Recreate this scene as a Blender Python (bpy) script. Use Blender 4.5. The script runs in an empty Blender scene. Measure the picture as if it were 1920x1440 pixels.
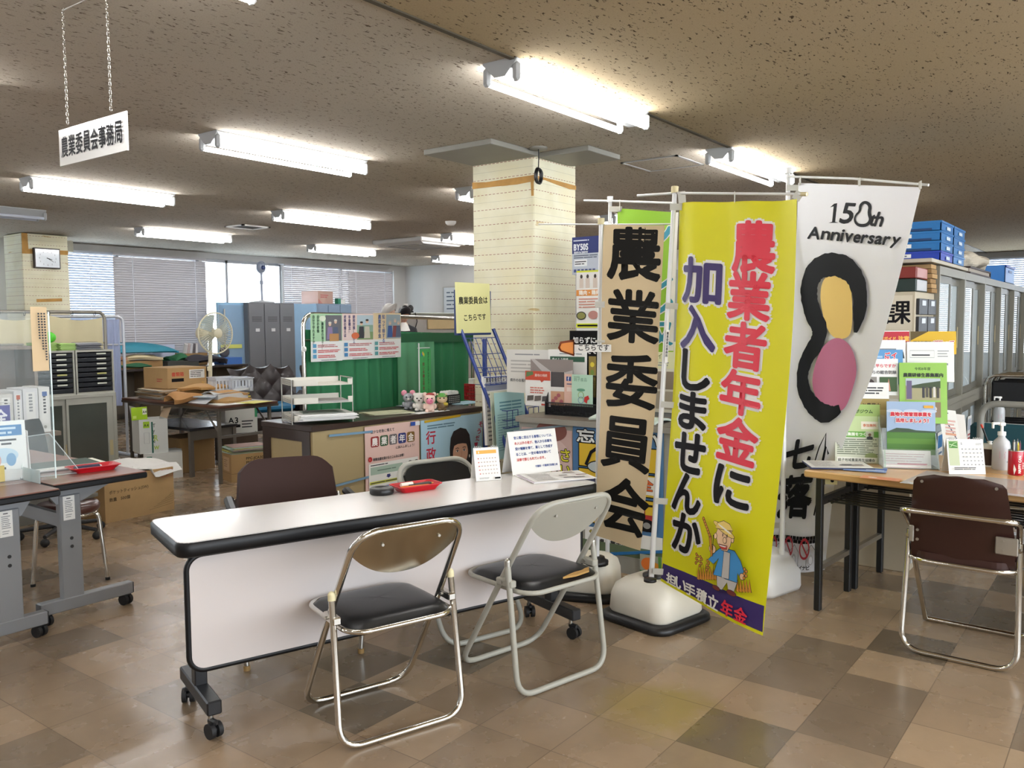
import bpy, bmesh, math, random
import numpy as np
from mathutils import Matrix, Vector
random.seed(7)
SC = bpy.context.scene
COL = SC.collection
PI = math.pi
R = math.radians

# ---------------------------------------------------------------- camera
FPX = 1586.4                       # focal length in pixels of the 1920 x 1440 frame
EYE = Vector((0, 0, 1.41))
YAW, PITCH, ROLL = R(53.0883), R(4.1017), R(0.3695)
_f = Vector((math.sin(YAW) * math.cos(PITCH), math.cos(YAW) * math.cos(PITCH), -math.sin(PITCH)))
_r = Vector((math.cos(YAW), -math.sin(YAW), 0))
_d = _f.cross(_r)
RIGHT = math.cos(ROLL) * _r + math.sin(ROLL) * _d
DOWN = -math.sin(ROLL) * _r + math.cos(ROLL) * _d
FWD = _f
cam = bpy.data.cameras.new('camera')
cam.sensor_width = 36.0
cam.lens = FPX / 1920 * 36.0
cam.clip_start, cam.clip_end = 0.05, 200
camo = bpy.data.objects.new('camera', cam)
COL.objects.link(camo)
_m = Matrix((RIGHT, -DOWN, -FWD)).transposed().to_4x4()
_m.translation = EYE
camo.matrix_world = _m
SC.camera = camo

# ---------------------------------------------------------------- exposure and daylight
SC.view_settings.view_transform = 'Standard'
SC.view_settings.look = 'None'
SC.view_settings.gamma = 1
SC.view_settings.use_curve_mapping = False
SC.view_settings.exposure = 0.62
SC.cycles.max_bounces = 7
SC.cycles.adaptive_threshold = 0.015
SC.cycles.diffuse_bounces = 4
SC.cycles.glossy_bounces = 4
SC.cycles.transparent_max_bounces = 12
SC.cycles.caustics_reflective = False
SC.cycles.caustics_refractive = False
SC.cycles.sample_clamp_indirect = 6.0
TUBE = 30.0                        # strength of a fluorescent tube
w = bpy.data.worlds.new('daylight'); SC.world = w
w.use_nodes = True
bg = w.node_tree.nodes['Background']
bg.inputs[0].default_value = (0.86, 0.93, 1.0, 1)
bg.inputs[1].default_value = 6.0

def daylight(name, loc, rot, sx, sy):     # a window opening that daylight enters by
    l = bpy.data.lights.new(name, 'AREA'); l.shape = 'RECTANGLE'; l.size, l.size_y = sx, sy
    l.cycles.is_portal = True
    o = bpy.data.objects.new(name, l); o.location = loc; o.rotation_euler = rot; COL.objects.link(o)
daylight('daylight_back', (5.0, 12.6, 1.69), (-PI / 2, 0, 0), 15.6, 1.7)
daylight('daylight_behind', (1.8, -3.25, 1.57), (PI / 2, 0, 0), 9.3, 1.7)
daylight('daylight_right', (17.15, .5, 1.65), (PI / 2, 0, PI / 2), 6.4, 1.75)

# ---------------------------------------------------------------- points from the survey of the photograph
def ray(x, y):
    return RIGHT * ((x - 960) / FPX) + DOWN * ((y - 720) / FPX) + FWD
def G(x, y, z=0.0):                # the place at height z
    d = ray(x, y); return EYE + d * ((z - EYE.z) / d.z)
def AY(x, y, Y):                   # the place on the plane Y
    d = ray(x, y); return EYE + d * (Y / d.y)
def AX(x, y, X):                   # the place on the plane X
    d = ray(x, y); return EYE + d * (X / d.x)
def AP(x, y, p, n):                # the place on the plane through p with normal n
    d = ray(x, y); n = Vector(n); return EYE + d * ((Vector(p) - EYE).dot(n) / d.dot(n))

# ---------------------------------------------------------------- materials
def lin(c):
    if isinstance(c, str):
        c = tuple(int(c[i:i + 2], 16) / 255 for i in (0, 2, 4))
    return tuple((x / 12.92 if x <= 0.04045 else ((x + 0.055) / 1.055) ** 2.4) for x in c)
MATS = {}
def mat(col, rough=0.5, metal=0.0, coat=0.0, trans=0.0, alpha=1.0, emit=0.0, var=0.06, sub=0.0, scale=9.0, spec=0.5, back=0.0):
    key = (col, rough, metal, coat, trans, alpha, emit, var, scale, spec, back)
    if key in MATS: return MATS[key]
    m = bpy.data.materials.new('m_%s_%d' % (col if isinstance(col, str) else 'c', len(MATS)))
    m.use_nodes = True
    nt = m.node_tree; b = nt.nodes['Principled BSDF']
    c = lin(col)
    b.inputs['Base Color'].default_value = (*c, 1)
    b.inputs['Roughness'].default_value = rough
    b.inputs['Metallic'].default_value = metal
    b.inputs['Specular IOR Level'].default_value = spec
    b.inputs['Coat Weight'].default_value = coat
    b.inputs['Transmission Weight'].default_value = trans
    b.inputs['Alpha'].default_value = alpha
    if emit:
        b.inputs['Emission Color'].default_value = (*c, 1)
        b.inputs['Emission Strength'].default_value = emit
    if var > 0:
        tc = nt.nodes.new('ShaderNodeTexCoord'); n = nt.nodes.new('ShaderNodeTexNoise')
        n.inputs['Scale'].default_value = scale; n.inputs['Detail'].default_value = 4
        r = nt.nodes.new('ShaderNodeMapRange')
        r.inputs['To Min'].default_value = 1 - var; r.inputs['To Max'].default_value = 1 + var
        mx = nt.nodes.new('ShaderNodeMix'); mx.data_type = 'RGBA'; mx.blend_type = 'MULTIPLY'
        mx.inputs[0].default_value = 1; mx.inputs[6].default_value = (*c, 1)
        nt.links.new(tc.outputs['Object'], n.inputs['Vector'])
        nt.links.new(n.outputs['Fac'], r.inputs['Value'])
        nt.links.new(r.outputs[0], mx.inputs[7]); nt.links.new(mx.outputs[2], b.inputs['Base Color'])
    if back > 0:                   # thin cloth or paper lets some light through
        tr = nt.nodes.new('ShaderNodeBsdfTranslucent'); tr.inputs['Color'].default_value = (*c, 1)
        ms = nt.nodes.new('ShaderNodeMixShader'); ms.inputs[0].default_value = back
        out = nt.nodes['Material Output']
        nt.links.new(b.outputs[0], ms.inputs[1]); nt.links.new(tr.outputs[0], ms.inputs[2])
        nt.links.new(ms.outputs[0], out.inputs['Surface'])
    MATS[key] = m
    return m
def clear(tint='f4fbfa', a=0.12, rough=0.03):   # thin acrylic, film or pane: mostly see-through with a sheen
    key = ('clear', tint, a, rough)
    if key in MATS: return MATS[key]
    m = bpy.data.materials.new('clear_sheet_%d' % len(MATS)); m.use_nodes = True
    nt = m.node_tree; nt.nodes.remove(nt.nodes['Principled BSDF'])
    t = nt.nodes.new('ShaderNodeBsdfTransparent'); t.inputs[0].default_value = (*[0.96 + 0.04 * x for x in lin(tint)], 1)
    g = nt.nodes.new('ShaderNodeBsdfPrincipled'); g.inputs['Base Color'].default_value = (*lin(tint), 1)
    g.inputs['Roughness'].default_value = rough
    fr = nt.nodes.new('ShaderNodeFresnel'); fr.inputs[0].default_value = 1.45
    ad = nt.nodes.new('ShaderNodeMath'); ad.inputs[1].default_value = a; ad.use_clamp = True
    ms = nt.nodes.new('ShaderNodeMixShader')
    nt.links.new(fr.outputs[0], ad.inputs[0]); nt.links.new(ad.outputs[0], ms.inputs[0])
    nt.links.new(t.outputs[0], ms.inputs[1]); nt.links.new(g.outputs[0], ms.inputs[2])
    nt.links.new(ms.outputs[0], nt.nodes['Material Output'].inputs['Surface'])
    MATS[key] = m
    return m

WHITE = mat('eceae6', .55); PAPER = mat('efeeea', .75, var=.03); OFFW = mat('d9d5c9', .55)
BLACK = mat('141415', .4); INK = mat('111013', .7, var=0, spec=.2); GREYM = mat('9b9a96', .5)
CHROME = mat('d6d3cc', .13, 1.0, var=.03); STEEL = mat('b4b1a9', .32, .9); DARK = mat('2a2a2c', .5)
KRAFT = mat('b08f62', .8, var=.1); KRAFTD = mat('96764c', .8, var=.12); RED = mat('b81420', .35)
CREAM = mat('dcd6bf', .6)

# ---------------------------------------------------------------- mesh builder
class MB:
    def __init__(s):
        s.v = []; s.f = []; s.fm = []; s.sm = []; s.mats = []; s.T = Matrix()
    def mi(s, m):
        if m not in s.mats: s.mats.append(m)
        return s.mats.index(m)
    def add(s, verts, faces, m, smooth=False):
        o = len(s.v); i = s.mi(m); T = s.T
        s.v += [tuple(T @ Vector(p)) for p in verts]
        for f in faces:
            s.f.append([o + k for k in f]); s.fm.append(i); s.sm.append(smooth)
        return s
    def box(s, lo, hi, m, bev=0.0):
        x0, y0, z0 = lo; x1, y1, z1 = hi
        if x0 > x1: x0, x1 = x1, x0
        if y0 > y1: y0, y1 = y1, y0
        if z0 > z1: z0, z1 = z1, z0
        b = min(bev, (x1 - x0) * .45, (y1 - y0) * .45, (z1 - z0) * .45)
        if b <= 0:
            v = [(x, y, z) for z in (z0, z1) for y in (y0, y1) for x in (x0, x1)]
            return s.add(v, [(0, 2, 3, 1), (4, 5, 7, 6), (0, 1, 5, 4), (2, 6, 7, 3), (0, 4, 6, 2), (1, 3, 7, 5)], m)
        v = []; idx = {}
        for a in range(2):
            for c in range(2):
                for e in range(2):
                    X, Y, Z = (x0, x1)[a], (y0, y1)[c], (z0, z1)[e]
                    sx, sy, sz = (b, -b)[a], (b, -b)[c], (b, -b)[e]
                    for k, p in enumerate(((X, Y + sy, Z + sz), (X + sx, Y, Z + sz), (X + sx, Y + sy, Z))):
                        idx[(a, c, e, k)] = len(v); v.append(p)
        F = []
        for k in range(3):
            for side in range(2):
                o = [i for i in range(3) if i != k]
                ring = []
                for p, q in ((0, 0), (1, 0), (1, 1), (0, 1)):
                    t = [0, 0, 0]; t[k] = side; t[o[0]] = p; t[o[1]] = q
                    ring.append(idx[(*t, k)])
                F.append(ring)
        for k in range(3):
            o = [i for i in range(3) if i != k]
            for p in range(2):
                for q in range(2):
                    t0 = [0, 0, 0]; t0[o[0]] = p; t0[o[1]] = q
                    t1 = list(t0); t1[k] = 1
                    F.append([idx[(*t0, o[0])], idx[(*t1, o[0])], idx[(*t1, o[1])], idx[(*t0, o[1])]])
        for a in range(2):
            for c in range(2):
                for e in range(2):
                    F.append([idx[(a, c, e, 0)], idx[(a, c, e, 1)], idx[(a, c, e, 2)]])
        return s.add(v, F, m)
    def prism(s, pts, h0, h1, m, axis='z', smooth=False):   # polygon pulled along an axis
        n = len(pts)
        def P(p, h):
            return {'z': (p[0], p[1], h), 'y': (p[0], h, p[1]), 'x': (h, p[0], p[1])}[axis]
        v = [P(p, h0) for p in pts] + [P(p, h1) for p in pts]
        s.add(v, [list(range(n))[::-1], list(range(n, 2 * n))], m)
        return s.add(v, [(i, (i + 1) % n, n + (i + 1) % n, n + i) for i in range(n)], m, smooth)
    def cyl(s, p0, p1, r0, m, r1=None, n=16, cap=True, smooth=True):
        p0, p1 = Vector(p0), Vector(p1); r1 = r0 if r1 is None else r1
        ax = (p1 - p0).normalized(); u = ax.orthogonal().normalized(); w_ = ax.cross(u)
        v = []
        for p, r in ((p0, r0), (p1, r1)):
            v += [tuple(p + (u * math.cos(2 * PI * k / n) + w_ * math.sin(2 * PI * k / n)) * r) for k in range(n)]
        s.add(v, [(k, (k + 1) % n, n + (k + 1) % n, n + k) for k in range(n)], m, smooth)
        if cap: s.add(v, [list(range(n))[::-1], list(range(n, 2 * n))], m)
        return s
    def lathe(s, prof, m, c=(0, 0, 0), n=24, axis='z', smooth=True):
        v = []
        for r, h in prof:
            for k in range(n):
                a = 2 * PI * k / n; p = (r * math.cos(a), r * math.sin(a), h)
                if axis == 'y': p = (p[0], p[2], p[1])
                if axis == 'x': p = (p[2], p[0], p[1])
                v.append((p[0] + c[0], p[1] + c[1], p[2] + c[2]))
        F = []
        for i in range(len(prof) - 1):
            for k in range(n):
                F.append((i * n + k, i * n + (k + 1) % n, (i + 1) * n + (k + 1) % n, (i + 1) * n + k))
        s.add(v, F, m, smooth)
        e = []
        if prof[0][0] > 1e-5: e.append(list(range(n))[::-1])
        if prof[-1][0] > 1e-5: e.append([(len(prof) - 1) * n + k for k in range(n)])
        if e: s.add(v, e, m)
        return s
    def ball(s, c, r, m, sc=(1, 1, 1), n=16):
        v = []; h = max(6, n // 2)
        for i in range(h + 1):
            t = PI * i / h
            for k in range(n):
                a = 2 * PI * k / n
                v.append((c[0] + r * sc[0] * math.sin(t) * math.cos(a), c[1] + r * sc[1] * math.sin(t) * math.sin(a), c[2] - r * sc[2] * math.cos(t)))
        return s.add(v, [(i * n + k, i * n + (k + 1) % n, (i + 1) * n + (k + 1) % n, (i + 1) * n + k) for i in range(h) for k in range(n)], m, True)
    def tube(s, pts, r, m, n=10, closed=False, fil=0.0, seg=6, cap=True, flat=1.0):
        pts = [Vector(p) for p in pts]
        if fil > 0: pts = fillet(pts, fil, seg, closed)
        N = len(pts); v = []
        prev = None
        for i, p in enumerate(pts):
            a = pts[i - 1] if (i or closed) else p
            b = pts[(i + 1) % N] if (i < N - 1 or closed) else p
            t = (b - a).normalized()
            if prev is None:
                u = t.orthogonal().normalized()
                if abs(t.z) < .9: u = (Vector((0, 0, 1)) - t * t.z).normalized()
            else:
                u = (prev - t * prev.dot(t)).normalized()
            prev = u; w_ = t.cross(u)
            v += [tuple(p + (u * math.cos(2 * PI * k / n) * flat + w_ * math.sin(2 * PI * k / n)) * r) for k in range(n)]
        M_ = N if closed else N - 1
        s.add(v, [(i * n + k, i * n + (k + 1) % n, ((i + 1) % N) * n + (k + 1) % n, ((i + 1) % N) * n + k) for i in range(M_) for k in range(n)], m, True)
        if cap and not closed: s.add(v, [list(range(n))[::-1], [(N - 1) * n + k for k in range(n)]], m)
        return s
    def grid(s, fn, nu, nv, m, thick=0.0, smooth=True):      # fn(u, v) in 0..1 -> point; a sheet with real thickness if asked
        P = [[Vector(fn(i / nu, j / nv)) for j in range(nv + 1)] for i in range(nu + 1)]
        w_ = nv + 1
        v = [tuple(P[i][j]) for i in range(nu + 1) for j in range(nv + 1)]
        F = [(i * w_ + j, (i + 1) * w_ + j, (i + 1) * w_ + j + 1, i * w_ + j + 1) for i in range(nu) for j in range(nv)]
        s.add(v, F, m, smooth)
        if thick:
            q = []
            for i in range(nu + 1):
                for j in range(nv + 1):
                    a = P[min(i + 1, nu)][j] - P[max(i - 1, 0)][j]; b = P[i][min(j + 1, nv)] - P[i][max(j - 1, 0)]
                    q.append(tuple(P[i][j] - a.cross(b).normalized() * thick))
            s.add(q, [f[::-1] for f in F], m, smooth)
            rim = [(i, 0) for i in range(nu)] + [(nu, j) for j in range(nv)] + [(i, nv) for i in range(nu, 0, -1)] + [(0, j) for j in range(nv, 0, -1)]
            rr = [i * w_ + j for i, j in rim]; L = len(v); K = len(rr)
            s.add(v + q, [(rr[k], rr[(k + 1) % K], L + rr[(k + 1) % K], L + rr[k]) for k in range(K)], m)
        return s
    def build(s, name, parent=None):
        me = bpy.data.meshes.new(name)
        me.from_pydata(s.v, [], s.f)
        for m in s.mats: me.materials.append(m)
        me.polygons.foreach_set('material_index', s.fm)
        me.polygons.foreach_set('use_smooth', s.sm)
        me.update()
        o = bpy.data.objects.new(name, me); COL.objects.link(o)
        if parent is not None: o.parent = parent
        return o

def fillet(pts, r, seg, closed=False):
    out = []; N = len(pts)
    for i, p in enumerate(pts):
        if not closed and i in (0, N - 1): out.append(p); continue
        a, b = pts[i - 1] - p, pts[(i + 1) % N] - p
        d = min(r, a.length * .49, b.length * .49)
        A, B = p + a.normalized() * d, p + b.normalized() * d
        for k in range(seg + 1):
            t = k / seg; out.append(A * (1 - t) ** 2 + p * 2 * t * (1 - t) + B * t ** 2)
    return out
def rrect(x0, y0, x1, y1, r, n=5):
    out = []
    for cx, cy, a in ((x1 - r, y1 - r, 0), (x0 + r, y1 - r, 90), (x0 + r, y0 + r, 180), (x1 - r, y0 + r, 270)):
        out += [(cx + r * math.cos(R(a + 90 * k / n)), cy + r * math.sin(R(a + 90 * k / n))) for k in range(n + 1)]
    return out
def frame(x, y, z):                # a matrix from three axes and no origin
    return Matrix((x, y, z)).transposed().to_4x4()
def at(loc, rz=0.0):
    return Matrix.Translation(loc) @ Matrix.Rotation(rz, 4, 'Z')

# ---------------------------------------------------------------- things and labels
def tag(o, label, cat, group=None, kind=None):
    o['label'] = label; o['category'] = cat
    if group: o['group'] = group
    if kind: o['kind'] = kind
    return o
def thing(name, label, cat, loc=(0, 0, 0), rz=0.0, group=None):
    o = bpy.data.objects.new(name, None); COL.objects.link(o)
    o.empty_display_size = .1
    o.location = loc; o.rotation_euler = (0, 0, rz)
    return tag(o, label, cat, group)
def struct(o):
    o['kind'] = 'structure'; return o
def place(o, loc, rz=0.0):
    o.location = loc; o.rotation_euler = (0, 0, rz); return o
def dup(o, label=None, loc=None, rz=None, parent=None, cat=None):
    c = o.copy(); COL.objects.link(c)
    if parent is not None: c.parent = parent
    if label: c['label'] = label
    if loc is not None: c.location = loc
    if rz is not None: c.rotation_euler = (0, 0, rz)
    for ch in list(o.children): dup(ch, parent=c)
    return c

# ---------------------------------------------------------------- printed things: flat layers of ink over a sheet
_GL = {}
def glyph(ch):
    if ch not in _GL:
        c = bpy.data.curves.new('glyph', 'FONT'); c.body = ch; c.size = 1; c.resolution_u = 3
        o = bpy.data.objects.new('glyph', c); COL.objects.link(o)
        me = o.evaluated_get(bpy.context.evaluated_depsgraph_get()).to_mesh()
        v = [(p.co.x, p.co.y) for p in me.vertices]; f = [list(p.vertices) for p in me.polygons]
        bpy.data.objects.remove(o); bpy.data.curves.remove(c)
        _GL[ch] = (v, f)
    return _GL[ch]
def adv(ch):
    return 1.0 if ord(ch) > 0x2000 else {' ': .3}.get(ch) or (max(p[0] for p in glyph(ch)[0]) + .07)
class Flat:
    """a printed sheet: u to the right, v upwards, in metres; every layer lies a hair above the last"""
    def __init__(s, step=0.0004):
        s.P = []; s.z = 0.0; s.step = step; s.cut = None
    def up(s, k=1.0): s.z += s.step * k
    def poly(s, pts, m, up=True):
        if up: s.up()
        s.P.append(([(p[0], p[1]) for p in pts], [list(range(len(pts)))], s.z, m)); return s
    def rect(s, x0, y0, x1, y1, m): return s.poly([(x0, y0), (x1, y0), (x1, y1), (x0, y1)], m)
    def rr(s, x0, y0, x1, y1, r, m): return s.poly(rrect(x0, y0, x1, y1, r), m)
    def ell(s, cx, cy, rx, ry, m, n=28, rot=0.0):
        c, q = math.cos(rot), math.sin(rot)
        return s.poly([(cx + rx * math.cos(2 * PI * k / n) * c - ry * math.sin(2 * PI * k / n) * q, cy + rx * math.cos(2 * PI * k / n) * q + ry * math.sin(2 * PI * k / n) * c) for k in range(n)], m)
    def line(s, pts, wd, m, closed=False):     # a stroke of one width
        s.up(); N = len(pts); L = []; Rr = []
        for i in range(N):
            a = pts[i - 1] if (i or closed) else pts[i]; b = pts[(i + 1) % N] if (i < N - 1 or closed) else pts[i]
            dx, dy = b[0] - a[0], b[1] - a[1]; d = math.hypot(dx, dy) or 1
            w_ = (wd[i] if isinstance(wd, (list, tuple)) else wd) / 2
            L.append((pts[i][0] - dy / d * w_, pts[i][1] + dx / d * w_)); Rr.append((pts[i][0] + dy / d * w_, pts[i][1] - dx / d * w_))
        F = [(i, (i + 1) % N, N + (i + 1) % N, N + i) for i in range(N if closed else N - 1)]
        s.P.append((L + Rr, F, s.z, m)); return s
    def ring(s, cx, cy, r, wd, m, n=24, ry=None):
        ry = ry or r
        return s.line([(cx + r * math.cos(2 * PI * k / n), cy + ry * math.sin(2 * PI * k / n)) for k in range(n)], wd, m, True)
    def glyphs(s, ch, x0, y0, x1, y1, m, bold=0.0, out=None, outm=None, rot=0.0, skew=0.0):   # one character fitted into a box
        v, f = glyph(ch)
        if not v: return s
        X0, X1 = min(p[0] for p in v), max(p[0] for p in v); Y0, Y1 = min(p[1] for p in v), max(p[1] for p in v)
        sx, sy = (x1 - x0) / max(X1 - X0, .02), (y1 - y0) / max(Y1 - Y0, .02)
        cx, cy = (x0 + x1) / 2, (y0 + y1) / 2; c, q = math.cos(rot), math.sin(rot)
        def tr(p):
            a, b = (p[0] - X0) * sx + x0, (p[1] - Y0) * sy + y0
            a += skew * (b - y0)
            return (cx + (a - cx) * c - (b - cy) * q, cy + (a - cx) * q + (b - cy) * c)
        V = [tr(p) for p in v]
        if outm is not None: s.stamp(V, f, out, outm, 14)
        return s.stamp(V, f, bold, m, 8)
    def stamp(s, V, f, r, m, n):
        s.up()
        offs = [(0, 0)] + ([(r * math.cos(2 * PI * k / n), r * math.sin(2 * PI * k / n)) for k in range(n)] if r else [])
        for k, (a, b) in enumerate(offs):
            s.P.append(([(p[0] + a, p[1] + b) for p in V], f, s.z + k * 1.2e-5, m))
        s.z += len(offs) * 1.2e-5
        return s
    def text(s, t, x, y, size, m, bold=0.0, vert=False, wd=1.0, out=None, outm=None, al='l', rot=0.0, gap=0.0, skew=0.0):
        """a line of writing; al l/c/r; vert sets it top to bottom, x the column's middle and y its top"""
        c, q = math.cos(rot), math.sin(rot)
        if vert: pos = [(x - size * wd / 2, y - (k + .88) * size * (1 + gap)) for k in range(len(t))]
        else:
            W = [adv(ch) * size * wd * (1 + gap) for ch in t]
            x0 = x - {'l': 0, 'c': .5, 'r': 1}[al] * sum(W); pos = []
            for k in range(len(t)): pos.append((x0, y)); x0 += W[k]
        items = []
        for ch, p in zip(t, pos):
            if ch == ' ': continue
            v, f = glyph(ch); V = []
            for a, b in v:
                if vert and ch in 'ー': a, b = b + .05, .9 - a
                X, Y = p[0] + a * size * wd + skew * b * size, p[1] + b * size
                V.append((x + (X - x) * c - (Y - y) * q, y + (X - x) * q + (Y - y) * c))
            items.append((V, f))
        if outm is not None:
            z = s.z
            for V, f in items: s.z = z; s.stamp(V, f, out, outm, 12)
        z = s.z
        for V, f in items: s.z = z; s.stamp(V, f, bold, m, 6)
        return s
    def bars(s, x0, y0, x1, y1, n, m, fill=.45, rag=.25, seed=1, cut=9):    # lines of print too small to read
        rng = random.Random(seed); h = (y1 - y0) / n; s.up()
        for k in range(n):
            y = y1 - (k + .5) * h; xe = x1 - rng.random() * rag * (x1 - x0); x = x0
            while x < xe - h * .3:
                L = min(h * (1.0 + rng.random() * cut), xe - x)
                s.P.append(([(x, y - h * fill / 2), (x + L, y - h * fill / 2), (x + L, y + h * fill / 2), (x, y + h * fill / 2)], [[0, 1, 2, 3]], s.z, m))
                x += L + h * .35
        return s
    def emit(s, mb, fn, cutu=None, cutv=None):
        """fn(u, v, w) -> point; cutu / cutv: places where faces are split so that print follows a curved sheet"""
        for V, F, z, m in s.P:
            if cutu is None:
                mb.add([fn(a, b, z) for a, b in V], F, m); continue
            b = bmesh.new()
            vs = [b.verts.new((p[0], p[1], 0)) for p in V]
            for f in F:
                try: b.faces.new([vs[i] for i in f])
                except ValueError: pass
            xs = [p[0] for p in V]; ys = [p[1] for p in V]
            for ax, cuts, lo, hi in ((0, cutu, min(xs), max(xs)), (1, cutv, min(ys), max(ys))):
                for c in cuts:
                    if lo < c < hi:
                        co = (c, 0, 0) if ax == 0 else (0, c, 0); no = (1, 0, 0) if ax == 0 else (0, 1, 0)
                        bmesh.ops.bisect_plane(b, geom=b.verts[:] + b.edges[:] + b.faces[:], plane_co=co, plane_no=no, dist=1e-6)
            b.verts.index_update()
            mb.add([fn(v.co.x, v.co.y, z) for v in b.verts], [[v.index for v in f.verts] for f in b.faces], m, True)
            b.free()
        return mb
def on_plane(o, u, v):             # a flat sheet at o spanned by u and v (unit vectors)
    o, u, v = Vector(o), Vector(u).normalized(), Vector(v).normalized(); n = u.cross(v)
    return lambda a, b, z: tuple(o + u * a + v * b + n * z)
def sheet(name, fl, fn, w_, h, m, label, cat, group=None, parent=None, t=0.0015):
    """a poster, leaflet or sign: a thin board w_ x h with the print of fl on its face"""
    mb = MB()
    c = [(0, 0), (w_, 0), (w_, h), (0, h)]
    v = [fn(a, b, 0) for a, b in c] + [fn(a, b, -t) for a, b in c]
    mb.add(v, [(0, 1, 2, 3), (7, 6, 5, 4), (0, 4, 5, 1), (1, 5, 6, 2), (2, 6, 7, 3), (3, 7, 4, 0)], m)
    if fl: fl.emit(mb, fn)
    o = mb.build(name, parent)
    if label: tag(o, label, cat, group)
    return o
def AD(x, y, d):                   # the place at depth d in front of the eye
    return EYE + ray(x, y) * d
# ================================================================ the room
ZC = 2.60                          # ceiling
X0, X1, YB, YW = -3.6, 17.0, -3.2, 12.42
def nodes(name, rough=.6):
    m = bpy.data.materials.new(name); m.use_nodes = True
    nt = m.node_tree; return m, nt, nt.nodes['Principled BSDF'], nt.nodes.new, nt.links.new
def ramp(N, stops, mode='LINEAR'):
    r = N('ShaderNodeValToRGB'); r.color_ramp.interpolation = mode
    e = r.color_ramp.elements
    while len(e) < len(stops): e.new(.5)
    for k, (p, c) in enumerate(stops): e[k].position = p; e[k].color = (*lin(c), 1) if isinstance(c, str) else (c, c, c, 1)
    return r
def ceiling_mat(name, base, dark):
    m, nt, b, N, L = nodes(name)
    tc = N('ShaderNodeTexCoord'); mp = N('ShaderNodeMapping'); mp.inputs['Scale'].default_value = (30, 78, 1)
    mp.inputs['Rotation'].default_value = (0, 0, R(38))
    n = N('ShaderNodeTexNoise'); n.inputs['Scale'].default_value = 1.0; n.inputs['Detail'].default_value = 2.5; n.inputs['Roughness'].default_value = .6; n.inputs['Distortion'].default_value = .5
    r = ramp(N, [(0.615, 1.0), (0.665, 0.0)])
    n2 = N('ShaderNodeTexNoise'); n2.inputs['Scale'].default_value = .7
    n3 = N('ShaderNodeTexNoise'); n3.inputs['Scale'].default_value = 150
    r3 = N('ShaderNodeMapRange'); r3.inputs['To Min'].default_value = .82; r3.inputs['To Max'].default_value = 1.18
    r2 = N('ShaderNodeMapRange'); r2.inputs['To Min'].default_value = .9; r2.inputs['To Max'].default_value = 1.1
    mx = N('ShaderNodeMix'); mx.data_type = 'RGBA'; mx.inputs[6].default_value = (*lin(dark), 1); mx.inputs[7].default_value = (*lin(base), 1)
    mu = N('ShaderNodeMix'); mu.data_type = 'RGBA'; mu.blend_type = 'MULTIPLY'; mu.inputs[0].default_value = 1
    mu2 = N('ShaderNodeMath'); mu2.operation = 'MULTIPLY'
    L(tc.outputs['Object'], mp.inputs[0]); L(mp.outputs[0], n.inputs['Vector']); L(n.outputs['Fac'], r.inputs[0])
    L(tc.outputs['Object'], n2.inputs['Vector']); L(n2.outputs['Fac'], r2.inputs[0])
    L(tc.outputs['Object'], n3.inputs['Vector']); L(n3.outputs['Fac'], r3.inputs[0])
    L(r2.outputs[0], mu2.inputs[0]); L(r3.outputs[0], mu2.inputs[1])
    L(r.outputs[0], mx.inputs[0]); L(mx.outputs[2], mu.inputs[6]); L(mu2.outputs[0], mu.inputs[7]); L(mu.outputs[2], b.inputs['Base Color'])
    b.inputs['Roughness'].default_value = .95; b.inputs['Specular IOR Level'].default_value = .1
    bp = N('ShaderNodeBump'); bp.inputs['Strength'].default_value = .5; bp.inputs['Distance'].default_value = .004
    L(r.outputs[0], bp.inputs['Height']); L(bp.outputs[0], b.inputs['Normal'])
    return m
CEIL = ceiling_mat('speckled_ceiling_board', 'b3aa9c', '5c5042')
CEILF = ceiling_mat('speckled_ceiling_board_aged_dim', 'a8977a', '4a3c2a')  # front board: browner with age, its dimmer light also put into the colour

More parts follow.
